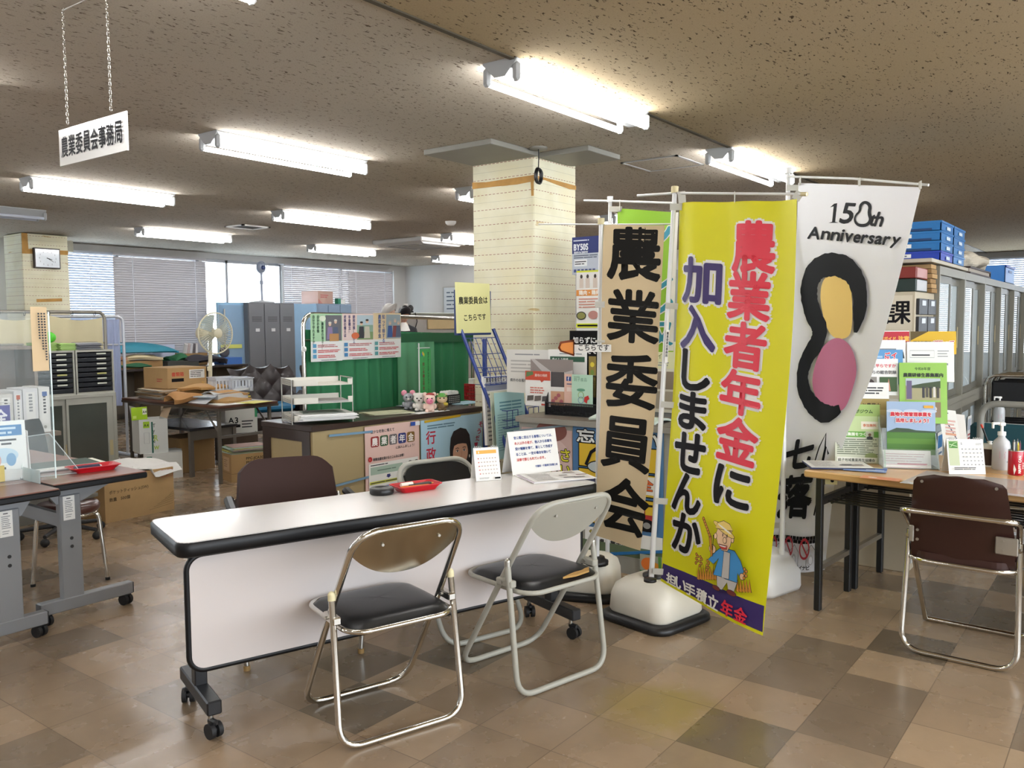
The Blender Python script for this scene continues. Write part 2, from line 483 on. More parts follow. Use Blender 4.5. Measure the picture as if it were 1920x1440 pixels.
def floor_mat():
    m, nt, b, N, L = nodes('waxed_vinyl_tiles')
    tc = N('ShaderNodeTexCoord'); mp = N('ShaderNodeMapping')
    T = .3035
    mp.inputs['Scale'].default_value = (1 / T, 1 / T, 1)
    mp.inputs['Location'].default_value = (-1.626 / T, -3.348 / T, .5)
    L(tc.outputs['Object'], mp.inputs[0])
    fl = N('ShaderNodeVectorMath'); fl.operation = 'FLOOR'; L(mp.outputs[0], fl.inputs[0])
    fr = N('ShaderNodeVectorMath'); fr.operation = 'FRACTION'; L(mp.outputs[0], fr.inputs[0])
    wn = N('ShaderNodeTexWhiteNoise'); wn.noise_dimensions = '2D'; L(fl.outputs[0], wn.inputs['Vector'])
    # big laying areas sway the choice of shade, so that neighbours often share one
    nb = N('ShaderNodeTexNoise'); nb.inputs['Scale'].default_value = .45; L(fl.outputs[0], nb.inputs['Vector'])
    av = N('ShaderNodeMix'); av.data_type = 'FLOAT'; av.inputs[0].default_value = .45; L(wn.outputs['Value'], av.inputs[2]); L(nb.outputs['Fac'], av.inputs[3])
    rp = ramp(N, [(0, '6a5c4a'), (.27, '7a6955'), (.36, '8b7760'), (.52, '957f66'), (.64, '9f886d'), (.78, 'aa9273')], 'CONSTANT'); L(av.outputs[0], rp.inputs[0])
    # scuffs and wax
    n1 = N('ShaderNodeTexNoise'); n1.inputs['Scale'].default_value = 3.2; n1.inputs['Detail'].default_value = 8; n1.inputs['Roughness'].default_value = .66
    L(tc.outputs['Object'], n1.inputs['Vector'])
    r1 = N('ShaderNodeMapRange'); r1.inputs['From Min'].default_value = .25; r1.inputs['From Max'].default_value = .75; r1.inputs['To Min'].default_value = .84; r1.inputs['To Max'].default_value = 1.13
    L(n1.outputs['Fac'], r1.inputs[0])
    m1 = N('ShaderNodeMix'); m1.data_type = 'RGBA'; m1.blend_type = 'MULTIPLY'; m1.inputs[0].default_value = 1
    L(rp.outputs[0], m1.inputs[6]); L(r1.outputs[0], m1.inputs[7])
    # an ochre patch by the flags
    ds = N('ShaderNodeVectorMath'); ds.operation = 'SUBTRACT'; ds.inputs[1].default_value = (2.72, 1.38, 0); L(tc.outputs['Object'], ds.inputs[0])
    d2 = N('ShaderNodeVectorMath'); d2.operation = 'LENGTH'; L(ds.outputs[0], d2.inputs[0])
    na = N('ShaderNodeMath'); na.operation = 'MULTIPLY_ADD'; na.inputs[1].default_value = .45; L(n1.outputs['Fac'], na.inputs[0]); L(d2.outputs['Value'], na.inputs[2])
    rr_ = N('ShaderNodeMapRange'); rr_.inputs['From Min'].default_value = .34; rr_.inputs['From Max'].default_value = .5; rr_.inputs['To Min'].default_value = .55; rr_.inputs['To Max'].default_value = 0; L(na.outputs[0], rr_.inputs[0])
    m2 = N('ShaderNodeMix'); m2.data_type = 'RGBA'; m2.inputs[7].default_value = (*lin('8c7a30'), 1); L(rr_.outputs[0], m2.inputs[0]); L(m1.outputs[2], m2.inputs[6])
    # seams
    sx = N('ShaderNodeSeparateXYZ'); L(fr.outputs[0], sx.inputs[0])
    mins = []
    for k in 'XY':
        a = N('ShaderNodeMath'); a.operation = 'PINGPONG'; a.inputs[1].default_value = .5; L(sx.outputs[k], a.inputs[0]); mins.append(a)
    mn = N('ShaderNodeMath'); mn.operation = 'MINIMUM'; L(mins[0].outputs[0], mn.inputs[0]); L(mins[1].outputs[0], mn.inputs[1])
    sm = N('ShaderNodeMapRange'); sm.inputs['From Min'].default_value = .002; sm.inputs['From Max'].default_value = .008; sm.inputs['To Min'].default_value = .48; sm.inputs['To Max'].default_value = 1; L(mn.outputs[0], sm.inputs[0])
    m3 = N('ShaderNodeMix'); m3.data_type = 'RGBA'; m3.blend_type = 'MULTIPLY'; m3.inputs[0].default_value = 1; L(m2.outputs[2], m3.inputs[6]); L(sm.outputs[0], m3.inputs[7])
    L(m3.outputs[2], b.inputs['Base Color'])
    n4 = N('ShaderNodeTexNoise'); n4.inputs['Scale'].default_value = 5; n4.inputs['Detail'].default_value = 6; L(tc.outputs['Object'], n4.inputs['Vector'])
    r4 = N('ShaderNodeMapRange'); r4.inputs['From Min'].default_value = .3; r4.inputs['From Max'].default_value = .7; r4.inputs['To Min'].default_value = .2; r4.inputs['To Max'].default_value = .33; L(n4.outputs['Fac'], r4.inputs[0])
    L(r4.outputs[0], b.inputs['Roughness'])
    b.inputs['Specular IOR Level'].default_value = .55
    n5 = N('ShaderNodeTexNoise'); n5.inputs['Scale'].default_value = 3.2; n5.inputs['Detail'].default_value = 1; L(tc.outputs['Object'], n5.inputs['Vector'])
    ad = N('ShaderNodeMath'); ad.operation = 'MULTIPLY_ADD'; ad.inputs[1].default_value = .25; L(sm.outputs[0], ad.inputs[0]); L(n5.outputs['Fac'], ad.inputs[2])
    bp = N('ShaderNodeBump'); bp.inputs['Strength'].default_value = .06; bp.inputs['Distance'].default_value = .012; L(ad.outputs[0], bp.inputs['Height']); L(bp.outputs[0], b.inputs['Normal'])
    return m
FLOOR = floor_mat()

def pillar_mat():
    m, nt, b, N, L = nodes('lined_wallpaper')
    g = N('ShaderNodeNewGeometry'); s = N('ShaderNodeSeparateXYZ'); L(g.outputs['Position'], s.inputs[0])
    def M(op, a, b_=None, c=None):
        n = N('ShaderNodeMath'); n.operation = op
        for i, x in enumerate((a, b_, c)):
            if x is None: continue
            if isinstance(x, (int, float)): n.inputs[i].default_value = x
            else: L(x, n.inputs[i])
        return n.outputs[0]
    z = M('ADD', s.outputs['Z'], .0)
    P = .1085
    d1 = M('LESS_THAN', M('FRACT', M('DIVIDE', M('ADD', z, .044), P)), .036)
    d2 = M('LESS_THAN', M('FRACT', M('DIVIDE', M('ADD', z, .044 + P / 2), P)), .016)
    dash = M('LESS_THAN', M('FRACT', M('MULTIPLY', M('ADD', s.outputs['X'], s.outputs['Y']), 28)), .62)
    dd = M('MULTIPLY', d1, dash)
    n = N('ShaderNodeTexNoise'); n.inputs['Scale'].default_value = 3; n.inputs['Detail'].default_value = 6; L(g.outputs['Position'], n.inputs['Vector'])
    rp = ramp(N, [(0.3, 'd9d2b0'), (.5, 'e6e1c6'), (.68, 'e4dcba')]); L(n.outputs['Fac'], rp.inputs[0])
    nz = N('ShaderNodeMapping'); nz.inputs['Scale'].default_value = (2.4, 2.4, 13); L(g.outputs['Position'], nz.inputs[0])
    n2 = N('ShaderNodeTexNoise'); n2.inputs['Scale'].default_value = 1.3; n2.inputs['Detail'].default_value = 3; L(nz.outputs[0], n2.inputs['Vector'])
    st = N('ShaderNodeMapRange'); st.inputs['From Min'].default_value = .69; st.inputs['From Max'].default_value = .73; st.inputs['To Max'].default_value = .8; L(n2.outputs['Fac'], st.inputs[0])
    def mixc(f, a, col):
        x = N('ShaderNodeMix'); x.data_type = 'RGBA'; L(f, x.inputs[0]); L(a, x.inputs[6]); x.inputs[7].default_value = (*lin(col), 1); return x.outputs[2]
    c = mixc(st.outputs[0], rp.outputs[0], 'c3a566')
    c = mixc(M('MULTIPLY', d2, .6), c, '8d8672'); c = mixc(dd, c, '94594a')
    L(c, b.inputs['Base Color']); b.inputs['Roughness'].default_value = .75
    return m
LINED = pillar_mat()
WALLM = mat('c3c1bd', .85, scale=2.5)

# floor, ceilings, walls
mb = MB(); mb.box((X0, YB, -.1), (X1, YW + .2, 0), FLOOR); struct(mb.build('floor'))
mb = MB(); mb.box((X0, 2.31, ZC), (X1, YW + .2, ZC + .1), CEIL); struct(mb.build('ceiling'))
mb = MB(); mb.box((X0, YB, ZC - .006), (X1, 2.31, ZC + .1), CEILF); struct(mb.build('ceiling_front'))
mb = MB(); mb.prism([(2.31, ZC), (2.335, ZC), (2.335, ZC - .012), (2.31, ZC - .012)], X0, X1, mat('4a4233', .7), 'x'); struct(mb.build('trim_1'))
mb = MB(); mb.box((X0 - .1, YB, -.1), (X0, YW + .2, ZC + .1), WALLM); struct(mb.build('wall_left'))
WB = mat('b9b4a8', .85); mb = MB()
for lo, hi in (((X0 - .1, YB - .1, -.1), (X1 + .1, YB, .75)), ((X0 - .1, YB - .1, 2.4), (X1 + .1, YB, ZC + .1)), ((X0 - .1, YB - .1, .75), (-2.8, YB, 2.4)), ((6.4, YB - .1, .75), (X1 + .1, YB, 2.4))): mb.box(lo, hi, WB)
struct(mb.build('wall_behind'))
mb = MB()
for k in range(7): mb.box((-2.8 + k * 1.52, YB - .08, .75), (-2.74 + k * 1.52, YB - .03, 2.4), mat('9d9fa3', .4, .6))
struct(mb.build('window_7'))
# far wall with its windows: sill wall, head, piers
GLASS = clear('eef6fa', .02, .02)
ALU = mat('9d9fa3', .4, .6)
HEAD, SILL = 2.50, .88
wins = [(-2.6, 1.4), (2.0, 4.9), (5.35, 8.06), (8.12, 9.71), (9.76, 12.52)]
mb = MB()
mb.box((X0, YW, -.1), (12.95, YW + .2, SILL), WALLM); mb.box((X0, YW, HEAD), (12.95, YW + .2, ZC + .1), WALLM)
xs = [X0] + [q for a in wins for q in a] + [12.95]
for a, b_ in zip(xs[::2], xs[1::2]): mb.box((a, YW, SILL), (b_, YW + .2, HEAD), WALLM)
struct(mb.build('wall_back'))
for k, (a, b_) in enumerate(wins):
    mb = MB()
    t = .045
    mb.box((a, YW + .04, SILL), (b_, YW + .1, SILL + t), ALU); mb.box((a, YW + .04, HEAD - t), (b_, YW + .1, HEAD), ALU)
    for x in (a, 8.6 if k == 3 else (a + b_) / 2, b_):
        mb.box((max(a, x - t / 2), YW + .04, SILL), (min(b_, x + t / 2), YW + .1, HEAD), ALU)
    o = struct(mb.build('window_%d' % (k + 1)))
    mb = MB(); mb.box((a + .02, YW + .066, SILL + .02), (b_ - .02, YW + .07, HEAD - .02), GLASS); mb.build('pane', o)
    mb = MB(); mb.box((a - .03, YW - .05, SILL - .03), (b_ + .03, YW + .03, SILL), mat('c9c7c2', .5)); mb.build('window_sill', o)
# end wall beyond the partition desk, and the far wall of the other wing with its window
mb = MB(); mb.box((12.85, 5.2, -.1), (12.95, YW + .2, ZC + .1), WALLM); struct(mb.build('wall_end'))
mb = MB(); mb.box((12.85, 5.1, -.1), (X1, 5.2, ZC + .1), WALLM); struct(mb.build('wall_side'))
mb = MB()
for lo, hi in (((X1, YB, -.1), (X1 + .2, 5.2, .8)), ((X1, YB, 2.5), (X1 + .2, 5.2, ZC + .1)), ((X1, 3.6, .8), (X1 + .2, 5.2, 2.5)), ((X1, YB, .8), (X1 + .2, -2.6, 2.5))): mb.box(lo, hi, WALLM)
struct(mb.build('wall_right'))
mb = MB()
for y in (-2.6, -.5, 1.55, 3.55): mb.box((X1 + .04, y, .8), (X1 + .1, y + .05, 2.5), ALU)
for z in (.8, 2.455): mb.box((X1 + .04, -2.6, z), (X1 + .1, 3.6, z + .045), ALU)
o = struct(mb.build('window_6'))
mb = MB(); mb.box((X1 + .066, -2.58, .82), (X1 + .07, 3.58, 2.48), GLASS); mb.build('pane', o)

# skirting of the far wall
mb = MB(); mb.box((X0, YW - .012, 0), (12.85, YW, .08), mat('5d564c', .6)); struct(mb.build('baseboard_back'))

# pillars
def pillar(name, x0, y0, x1, y1):
    mb = MB(); mb.box((x0, y0, 0), (x1, y1, ZC - .01), LINED, .008); return struct(mb.build(name))
PIL = pillar('pillar_center', 4.895, 3.475, 5.44, 4.03)
PILC = pillar('pillar_window', 4.91, 11.42, 5.485, 11.93)
TAPE = mat('b98a44', .7, var=.35, scale=14)
def tape(p, pts, axis, at_):
    mb = MB(); mb.prism(pts, at_ - .0015, at_ + .0005, TAPE, axis); mb.build('tape', p)
tape(PIL, [(3.47, 2.40), (3.62, 2.392), (3.85, 2.398), (4.03, 2.40), (4.03, 2.448), (3.9, 2.437), (3.7, 2.44), (3.47, 2.443)], 'x', 4.894)
tape(PIL, [(4.9, 2.41), (5.03, 2.425), (5.2, 2.41), (5.35, 2.40), (5.44, 2.405), (5.44, 2.435), (5.2, 2.44), (4.9, 2.444)], 'y', 3.474)
tape(PIL, [(3.475, 2.3), (3.495, 2.3), (3.5, 2.40), (3.475, 2.4)], 'x', 4.8935)
tape(PILC, [(4.912, 2.33), (5.485, 2.345), (5.485, 2.40), (4.912, 2.39)], 'y', 11.419)
tape(PILC, [(4.915, 2.39), (4.99, 2.39), (4.985, 2.59), (4.915, 2.59)], 'y', 11.4185)
tape(PILC, [(5.06, 1.72), (5.38, 1.735), (5.38, 1.775), (5.06, 1.76)], 'y', 11.419)

# blinds
SLAT = mat('b7b3b4', .55, var=.03); SLATB = mat('b9c0cc', .5, var=.03)
def blind(x0, x1, y, z0, z1, m, label, tilt=64, pitch=.036, wd=.0405, cords=(.12, .86)):
    t = thing('venetian_blind', label, 'blind', ((x0 + x1) / 2, y, z0), 0, 'window blinds')
    h = (x1 - x0) / 2; mb = MB(); n = int((z1 - z0 - .05) / pitch); a = -R(tilt)
    for k in range(n):
        z = .02 + k * pitch
        v = []
        for q in (-1, 0, 1):
            yy = q * wd / 2 * math.cos(a); zz = q * wd / 2 * math.sin(a)
            yy -= (.0022 if q == 0 else 0) * math.sin(a)
            v += [(-h, yy, z + zz), (h, yy, z + zz)]
        mb.add(v, [(0, 1, 3, 2), (2, 3, 5, 4)], m, True)
    mb.build('slats', t)
    mb = MB(); mb.box((-h, -.018, z1 - z0 - .035), (h, .018, z1 - z0), m); mb.box((-h, .018, z1 - z0 - .01), (h, .16, z1 - z0 + .004), m); mb.build('head_rail', t)
    mb = MB(); mb.box((-h, -.012, -.004), (h, .012, .012), m); mb.build('bottom_rail', t)
    for c in cords:
        mb = MB(); mb.box((-h + c * 2 * h - .004, -.018, 0), (-h + c * 2 * h + .004, -.0165, z1 - z0 - .03), mat('e6e8ee', .5)); mb.build('ladder_cord', t)
    return t
blind(5.36, 6.57, 12.31, .92, 2.49, SLATB, 'bluish venetian blind with open slats beside the wallpapered clock pillar', 46, cords=(.7,))
blind(6.545, 8.085, 12.28, .92, 2.49, SLAT, 'wide grey venetian blind closed behind the white electric fan', 68, cords=(.19, .87))
blind(9.645, 11.18, 12.28, .92, 2.49, SLAT, 'grey venetian blind with gapped slats behind the pale lockers', 56, cords=(.1, .85))
blind(11.175, 12.36, 12.3, .92, 2.49, SLAT, 'beige venetian blind in the room corner next to the end wall', 66, cords=(.15, .8))
blind(2.1, 4.86, 12.3, .92, 2.49, SLATB, 'bluish venetian blind at the edge of the photo behind the clock pillar', 60, cords=(.93,))
for k, (ya, yb) in enumerate(((1.6, 3.5), (-.45, 1.5), (-2.5, -.5))):
    t = blind(-(yb - ya) / 2, (yb - ya) / 2, 0, 0, 1.68, SLATB, ('bright venetian blind in the far end window beyond the blue trays', 'bright venetian blind in the far end window above the row of cabinets', 'bright venetian blind low in the far end window at the edge of the photo')[k], 38, cords=(.2, .8))
    place(t, (X1 - .1, (ya + yb) / 2, .82), -PI / 2)

# ceiling lamps: slim ridge-shaped batten with two bare tubes
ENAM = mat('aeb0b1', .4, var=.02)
GLOW = mat('fcfbfb', .4, emit=TUBE, var=0); DEAD = mat('c9cedb', .3)
def lamp(x, y, label, lit=True, lit_right=True):
    t = thing('ceiling_light', label, 'ceiling light', (x, y, ZC), 0, 'fluorescent ceiling lights')
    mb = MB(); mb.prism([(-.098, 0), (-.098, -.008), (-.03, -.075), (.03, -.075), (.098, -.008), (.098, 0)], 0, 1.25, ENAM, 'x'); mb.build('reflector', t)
    for q in (-1, 1):
        for x_ in (.0, 1.225):
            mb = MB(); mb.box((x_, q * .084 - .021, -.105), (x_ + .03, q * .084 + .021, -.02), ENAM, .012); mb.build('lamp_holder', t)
        mb = MB(); mb.cyl((.03, q * .084, -.086), (1.225, q * .084, -.086), .0155, GLOW if lit else DEAD, n=10); mb.build('tube', t)
    return t
lamp(3.13, 4.69, 'twin tube ceiling light in the middle, between the hanging sign and the pillar')
lamp(3.11, 2.395, 'largest twin tube ceiling light, nearest, along the ceiling trim above the pillar')
lamp(5.56, 2.395, 'twin tube ceiling light along the ceiling trim behind the white flag pole')
lamp(3.15, 7.22, 'twin tube ceiling light below the hanging sign, at the left')
lamp(5.66, 7.3, 'twin tube ceiling light in the third row, right of the square vent')
lamp(5.57, 9.83, 'twin tube ceiling light in front of the wide grey blind')
lamp(8.38, 10.03, 'small twin tube ceiling light above the uncovered window')
lamp(2.92, 9.2, 'unlit ceiling light at the left edge above the clock pillar', False)
lamp(5.74, 4.83, 'ceiling light mostly hidden behind the middle pillar, topmost of its three')
lamp(8.5, 7.46, 'ceiling light partly hidden by the middle pillar, next to the air conditioner')
lamp(11.15, 10.05, 'far ceiling light at the end wall, lowest beside the middle pillar')
for k, (x, y) in enumerate(((.6, 2.395), (.6, 4.69), (.66, 7.22), (.3, 9.4), (-1.8, 2.395), (-1.8, 4.69), (8.2, 4.83), (8.05, 2.395), (.6, -.9), (3.1, -.9), (5.6, -.9), (8.1, -.9), (-1.8, -.9), (10.9, 7.5), (10.9, 4.83), (-1.8, 7.22))):
    lamp(x, y, 'twin tube ceiling light of the same row, outside the photo')
# ================================================================ tables and chairs in front
U18 = R(-18.5)
LAM = mat('dcd8d4', .22, coat=.3, var=.02, scale=3); PANEL = mat('d3cbc8', .35, var=.03, scale=2); EDGE = mat('0c0d10', .42, spec=.35)
BLKM = mat('1c1d20', .42); RUB = mat('18181a', .6)
def caster(parent, x, y, rz=0.0, top=.11):
    mb = MB(); mb.T = at((x, y, 0), rz)
    mb.cyl((-.022, 0, .027), (-.006, 0, .027), .027, RUB, n=18); mb.cyl((.006, 0, .027), (.022, 0, .027), .027, RUB, n=18)
    mb.cyl((-.006, 0, .027), (.006, 0, .027), .012, BLKM)
    mb.box((-.01, -.02, .045), (.01, .028, .066), BLKM, .006); mb.cyl((0, .018, .06), (0, .018, top), .009, STEEL, n=8)
    return mb.build('caster', parent)
t = thing('training_table', 'long white flip-top table with black edge and white modesty panel in the centre', 'table', (1.505, 2.492, 0), U18)
mb = MB(); mb.prism(rrect(.006, .006, 1.794, .444, .045), .664, .70, LAM); mb.build('tabletop', t)
mb = MB()
pr = rrect(0, 0, 1.8, .45, .05, 8); q = rrect(.008, .008, 1.792, .442, .043, 8); n_ = len(pr)
mb.add([(a, b_, .655) for a, b_ in pr] + [(a, b_, .692) for a, b_ in pr] + [(a, b_, .7004) for a, b_ in q] + [(a, b_, .648) for a, b_ in q],
       [f for k in range(n_) for f in ((k, (k + 1) % n_, n_ + (k + 1) % n_, n_ + k), (n_ + k, n_ + (k + 1) % n_, 2 * n_ + (k + 1) % n_, 2 * n_ + k), (3 * n_ + k, 3 * n_ + (k + 1) % n_, (k + 1) % n_, k))] + [list(range(3 * n_, 4 * n_))[::-1]], EDGE, True)
tt = mb.build('edge_band', t)
mb = MB(); mb.prism(rrect(.05, .235, 1.755, .63, .05, 8), .085, .1, PANEL, 'y'); p_ = mb.build('modesty_panel', t)
mb = MB(); mb.tube([(a, .0925, b_) for a, b_ in rrect(.047, .232, 1.758, .633, .053, 8)], .0105, EDGE, 8, True); mb.build('edge_trim', p_)
for x in (.11, 1.69):
    mb = MB(); mb.box((x - .022, .20, .12), (x + .022, .25, .655), BLKM, .004)
    mb.box((x - .03, .12, .60), (x + .03, .33, .655), BLKM, .004); mb.build('leg', t)
    mb = MB(); mb.box((x - .025, .035, .085), (x + .025, .415, .135), BLKM, .005); mb.build('foot_bar', t)
    mb = MB(); mb.cyl((x - .03, .12, .64), (x - .045, .12, .64), .012, STEEL, n=8); mb.box((x - .05, .10, .628), (x - .03, .135, .65), BLKM, .003); mb.build('tilt_latch', t)
    for y in (.055, .395): caster(t, x, y, .3 if y < .2 else -.4, .09)
mb = MB(); mb.box((.13, .21, .56), (1.67, .24, .61), BLKM); mb.build('crossbar', t)
TABLE = t

IVORY = mat('e2d8ae', .5); BLKV = mat('0f1013', .34, var=.04, spec=.4); GREYP = mat('a5a398', .38, var=.03); FOAM = mat('b18a4e', .9)
def chair(name, label, loc, rz, tubem, panelm, capm, back_pad=True, torn=False, group='folding chairs at the white table'):
    t = thing(name, label, 'chair', loc, rz, group)
    r = .0115
    mb = MB(); mb.tube([(-.213, .205, r), (.213, .205, r), (.213, -.055, .41), (.2, -.27, .745), (-.2, -.27, .745), (-.213, -.055, .41)], r, tubem, 12, True, .095, 8); mb.build('back_frame', t)
    mb = MB(); mb.tube([(-.228, -.125, .50), (-.236, -.19, r), (.236, -.19, r), (.228, -.125, .50)], r, tubem, 12, False, .085, 8); mb.build('rear_legs', t)
    for q in (-1, 1):
        mb = MB(); mb.cyl((q * .228, -.125, .497), (q * .2277, -.1235, .515), r + .0015, capm, n=14); mb.ball((q * .2277, -.1235, .515), r + .0015, capm, n=12); mb.build('cap', t)
        mb = MB(); mb.box((q * .205, -.15, .417), (q * .235, -.06, .444), tubem, .004); mb.cyl((q * .2, -.098, .432), (q * .242, -.098, .432), .006, STEEL, n=8); mb.build('hinge', t)
    def ring(k): return [(a * k, b_) for a, b_ in rrect(-.2, -.215, .2, .195, .075, 7)]
    mb = MB(); mb.tube([(a, b_ , .400) for a, b_ in ring(1)], .0095, tubem, 10, True); mb.build('seat_rim', t)
    mb = MB()
    def dome(u, v):
        a = 2 * PI * u; k = v
        pts = ring(1); i = u * len(pts); p = pts[int(i) % len(pts)]; q2 = pts[(int(i) + 1) % len(pts)]; f = i - int(i)
        x, y = p[0] + (q2[0] - p[0]) * f, p[1] + (q2[1] - p[1]) * f
        z = .404 + .031 * (1 - k ** 6) ** .5 - .012 * math.exp(-((x / .12) ** 2 + ((y + .02) / .12) ** 2)) * (1 - k) - .015 * max(0, y * k / .2) ** 2
        return (x * k, (y + .007) * k - .007, z)
    mb.grid(dome, 64, 10, BLKV); mb.build('seat', t)
    mb = MB(); mb.prism(ring(.97), .391, .403, panelm); mb.build('seat_pan', t)
    def back(off, sx, top, dep):
        def fn(u, v):
            x = (u * 2 - 1) * sx
            zt = top - .035 * abs(u * 2 - 1) ** 6; zb = .66 - (.66 - dep) * (1 - abs(u * 2 - 1) ** 2.3)
            z = zt + (zb - zt) * v
            y = -.055 - .215 * (z - .41) / .335 - .028 * (1 - (x / .2) ** 2) + off
            return (x, y, z)
        return fn
    mb = MB(); mb.grid(back(0, .194, .742, .572), 24, 8, panelm, -.004); b_ = mb.build('backrest', t)
    mb = MB()
    for q in (-.105, .105):
        x = q; z = .695; y = -.055 - .215 * (z - .41) / .335 - .028 * (1 - (x / .2) ** 2)
        mb2 = MB(); mb2.cyl((x, y + .004, z), (x, y - .007, z), .005, STEEL, n=10); mb2.build('screw', b_)
    if back_pad:
        mb = MB(); mb.grid(back(.024, .176, .735, .585), 24, 8, BLKV, .014); mb.build('back_pad', t)
    if torn:
        mb = MB(); mb.prism([(-.01, -.197), (.05, -.2085), (.13, -.2), (.165, -.165), (.10, -.172), (.04, -.184)], .422, .4295, FOAM); o = mb.build('torn_foam', t)
        o['label'] = 'yellow foam bare where the cover is torn'
    return t
chair('folding_chair', 'shiny chrome folding chair with black seat and ivory caps, nearest to the camera', (2.09, 2.177, 0), U18, CHROME, mat('c9c2b2', .16, 1.0), IVORY)
chair('folding_chair', 'grey painted folding chair with torn black seat, right of the chrome one', (2.738, 1.965, 0), R(-13), GREYP, GREYP, STEEL, torn=True)
chair('folding_chair', 'grey framed folding chair behind the white table, its black backrest facing the camera', (2.95, 2.51, 0), R(162), GREYP, GREYP, STEEL)

# brown armchair behind the table
BROWNV = mat('38241f', .6, var=.05, spec=.2)
t = thing('armchair', 'brown vinyl chair with chrome arms behind the white table', 'chair', (2.345, 2.95, 0), R(149))
mb = MB()
def bk(u, v):
    e = abs(u * 2 - 1); x = (u * 2 - 1) * (.225 + .02 * v - .0)
    top = .785 - .05 * max(0, (e - .6) / .4) ** 2
    z = top + (.44 - top) * v
    return (x * (1 - .04 * (1 - v)), -.2 - .10 * (z - .44) / .36 - .03 * (1 - e ** 2), z)
mb.grid(bk, 20, 12, BROWNV, -.04); mb.build('backrest', t)
mb = MB(); mb.prism(rrect(-.23, -.2, .23, .24, .06), .41, .455, BROWNV); mb.build('seat', t)
for q in (-1, 1):
    mb = MB(); mb.tube([(q * .235, .2, .01), (q * .262, .2, .40), (q * .262, .2, .6), (q * .262, -.2, .62)], .011, CHROME, 10, False, .06); mb.tube([(q * .235, -.24, .01), (q * .245, -.2, .42), (q * .235, -.26, .62)], .011, CHROME, 10, False, .06)
    mb.cyl((q * .235, .2, 0), (q * .235, .2, .02), .014, mat('9a7a4a', .6), n=10); mb.build('leg', t)
    mb = MB(); mb.box((q * .262 - .022, -.2, .615), (q * .262 + .022, .235, .65), BLACK, .012); mb.box((q * .262 - .018, .232, .53), (q * .262 + .018, .242, .635), mat('c8c6c0', .25, .9), .008)
    for z in (.55, .615): mb.cyl((q * .262, .242, z), (q * .262, .245, z), .005, DARK, n=8)
    mb.build('armrest', t)

# things on the white table
ZT = .7008
def on_table(a, b_): # along the table and across it, metres
    return (1.505 + .9483 * a + .3173 * b_, 2.492 - .3173 * a + .9483 * b_, ZT)
o = MB(); o.lathe([(.0, 0), (.047, 0), (.051, .004), (.051, .022), (.047, .026), (.03, .026), (.029, .0245), (0, .0245)], BLACK, n=32)
tag(place(o.build('ink_pad'), (2.475, 2.545, ZT)), 'round black lidded stamp pad beside the red tray on the white table', 'stamp pad')
def pen_tray(name, label, loc, rz, m, L=.2, W=.11):
    t = thing(name, label, 'tray', loc, rz)
    mb = MB()
    prof = [(.80, 0), (1.0, .027), (1.06, .027), (1.06, .024), (1.0, .022), (.8, .0025)]
    ringp = lambda k: [(a, b_) for a, b_ in rrect(-L / 2 * k, -W / 2 * k, L / 2 * k, W / 2 * k, .02, 5)]
    n = len(ringp(1)); v = []
    for k, z in prof: v += [(a, b_, z) for a, b_ in ringp(k)]
    mb.add(v, [(i * n + k, i * n + (k + 1) % n, (i + 1) * n + (k + 1) % n, (i + 1) * n + k) for i in range(len(prof) - 1) for k in range(n)] + [list(range(n))[::-1], [(len(prof) - 1) * n + k for k in range(n)]], m)
    mb.build('dish', t); return t
def pen(loc, rz, m, label, capm=None, L=.14, tilt=0.0, r=.0045, name='pen', up=None):
    t = thing(name, label, 'pen', loc, rz)
    mb = MB(); mb.cyl((-L / 2, 0, r), (L / 2 - .012, 0, r), r, m, n=10); mb.build('barrel', t)
    mb = MB(); mb.cyl((L / 2 - .012, 0, r), (L / 2, 0, r), r * .9, capm or m, r * .3, n=10); mb.build('tip', t)
    if up is not None: t.rotation_euler = up
    elif tilt: t.rotation_euler = (0, -tilt, rz)
    return t
pen_tray('pen_tray', 'red plastic tray with pens on the white table', (2.622, 2.49, ZT), U18, RED)
for k, (a, b_, m, c, L, l) in enumerate(((-.01, -.022, mat('e07a1c', .4), None, .14, 'orange pencil lying in the red tray on the white table'), (.03, .004, mat('2a2a2c', .4), mat('c9a24a', .4), .12, 'black pen lying across the middle of the red tray on the white table'), (-.03, .015, mat('e8e2d6', .5), mat('8a5a30', .5), .07, 'short whitish marker in the red tray on the white table'), (.045, .02, mat('40342a', .4), None, .09, 'short brown pencil at the back of the red tray on the white table'))):
    ca, sa = math.cos(U18), math.sin(U18)
    pen((2.622 + a * ca - b_ * sa, 2.49 + a * sa + b_ * ca, ZT + .015), U18 + .1 * (k - 1), m, l, c, L, r=.009 if k == 2 else .0045)
# desk calendar of card
def desk_calendar(label, loc, rz, w_, h, deco):
    t = thing('desk_calendar', label, 'calendar', loc, rz)
    dy = h * .27
    sh = lambda y0, y1, n: None
    fl = Flat(); deco(fl)
    nrm = Vector((0, -h, dy)).normalized()
    e = Vector((0, dy, h)).normalized()
    sheet('front_card', fl, on_plane((-w_ / 2, -dy, .001), (1, 0, 0), e), w_, h, PAPER, None, None, parent=t)
    e2 = Vector((0, -dy, h)).normalized()
    sheet('back_card', None, on_plane((w_ / 2, dy, .001), (-1, 0, 0), e2), w_, h, PAPER, None, None, parent=t)
    mb = MB()
    for s in (-1, 1):
        for i in range(4):
            x = s * (w_ * .33) + (i - 1.5) * .009; z = math.hypot(h, 0) * .985
            mb.tube([(x, .006 * math.cos(a), z + .006 * math.sin(a)) for a in [k * PI / 4 for k in range(8)]], .0011, mat('d8d8d8', .3, .6), 5, True)
    mb.build('ring_binding', t)
    return t
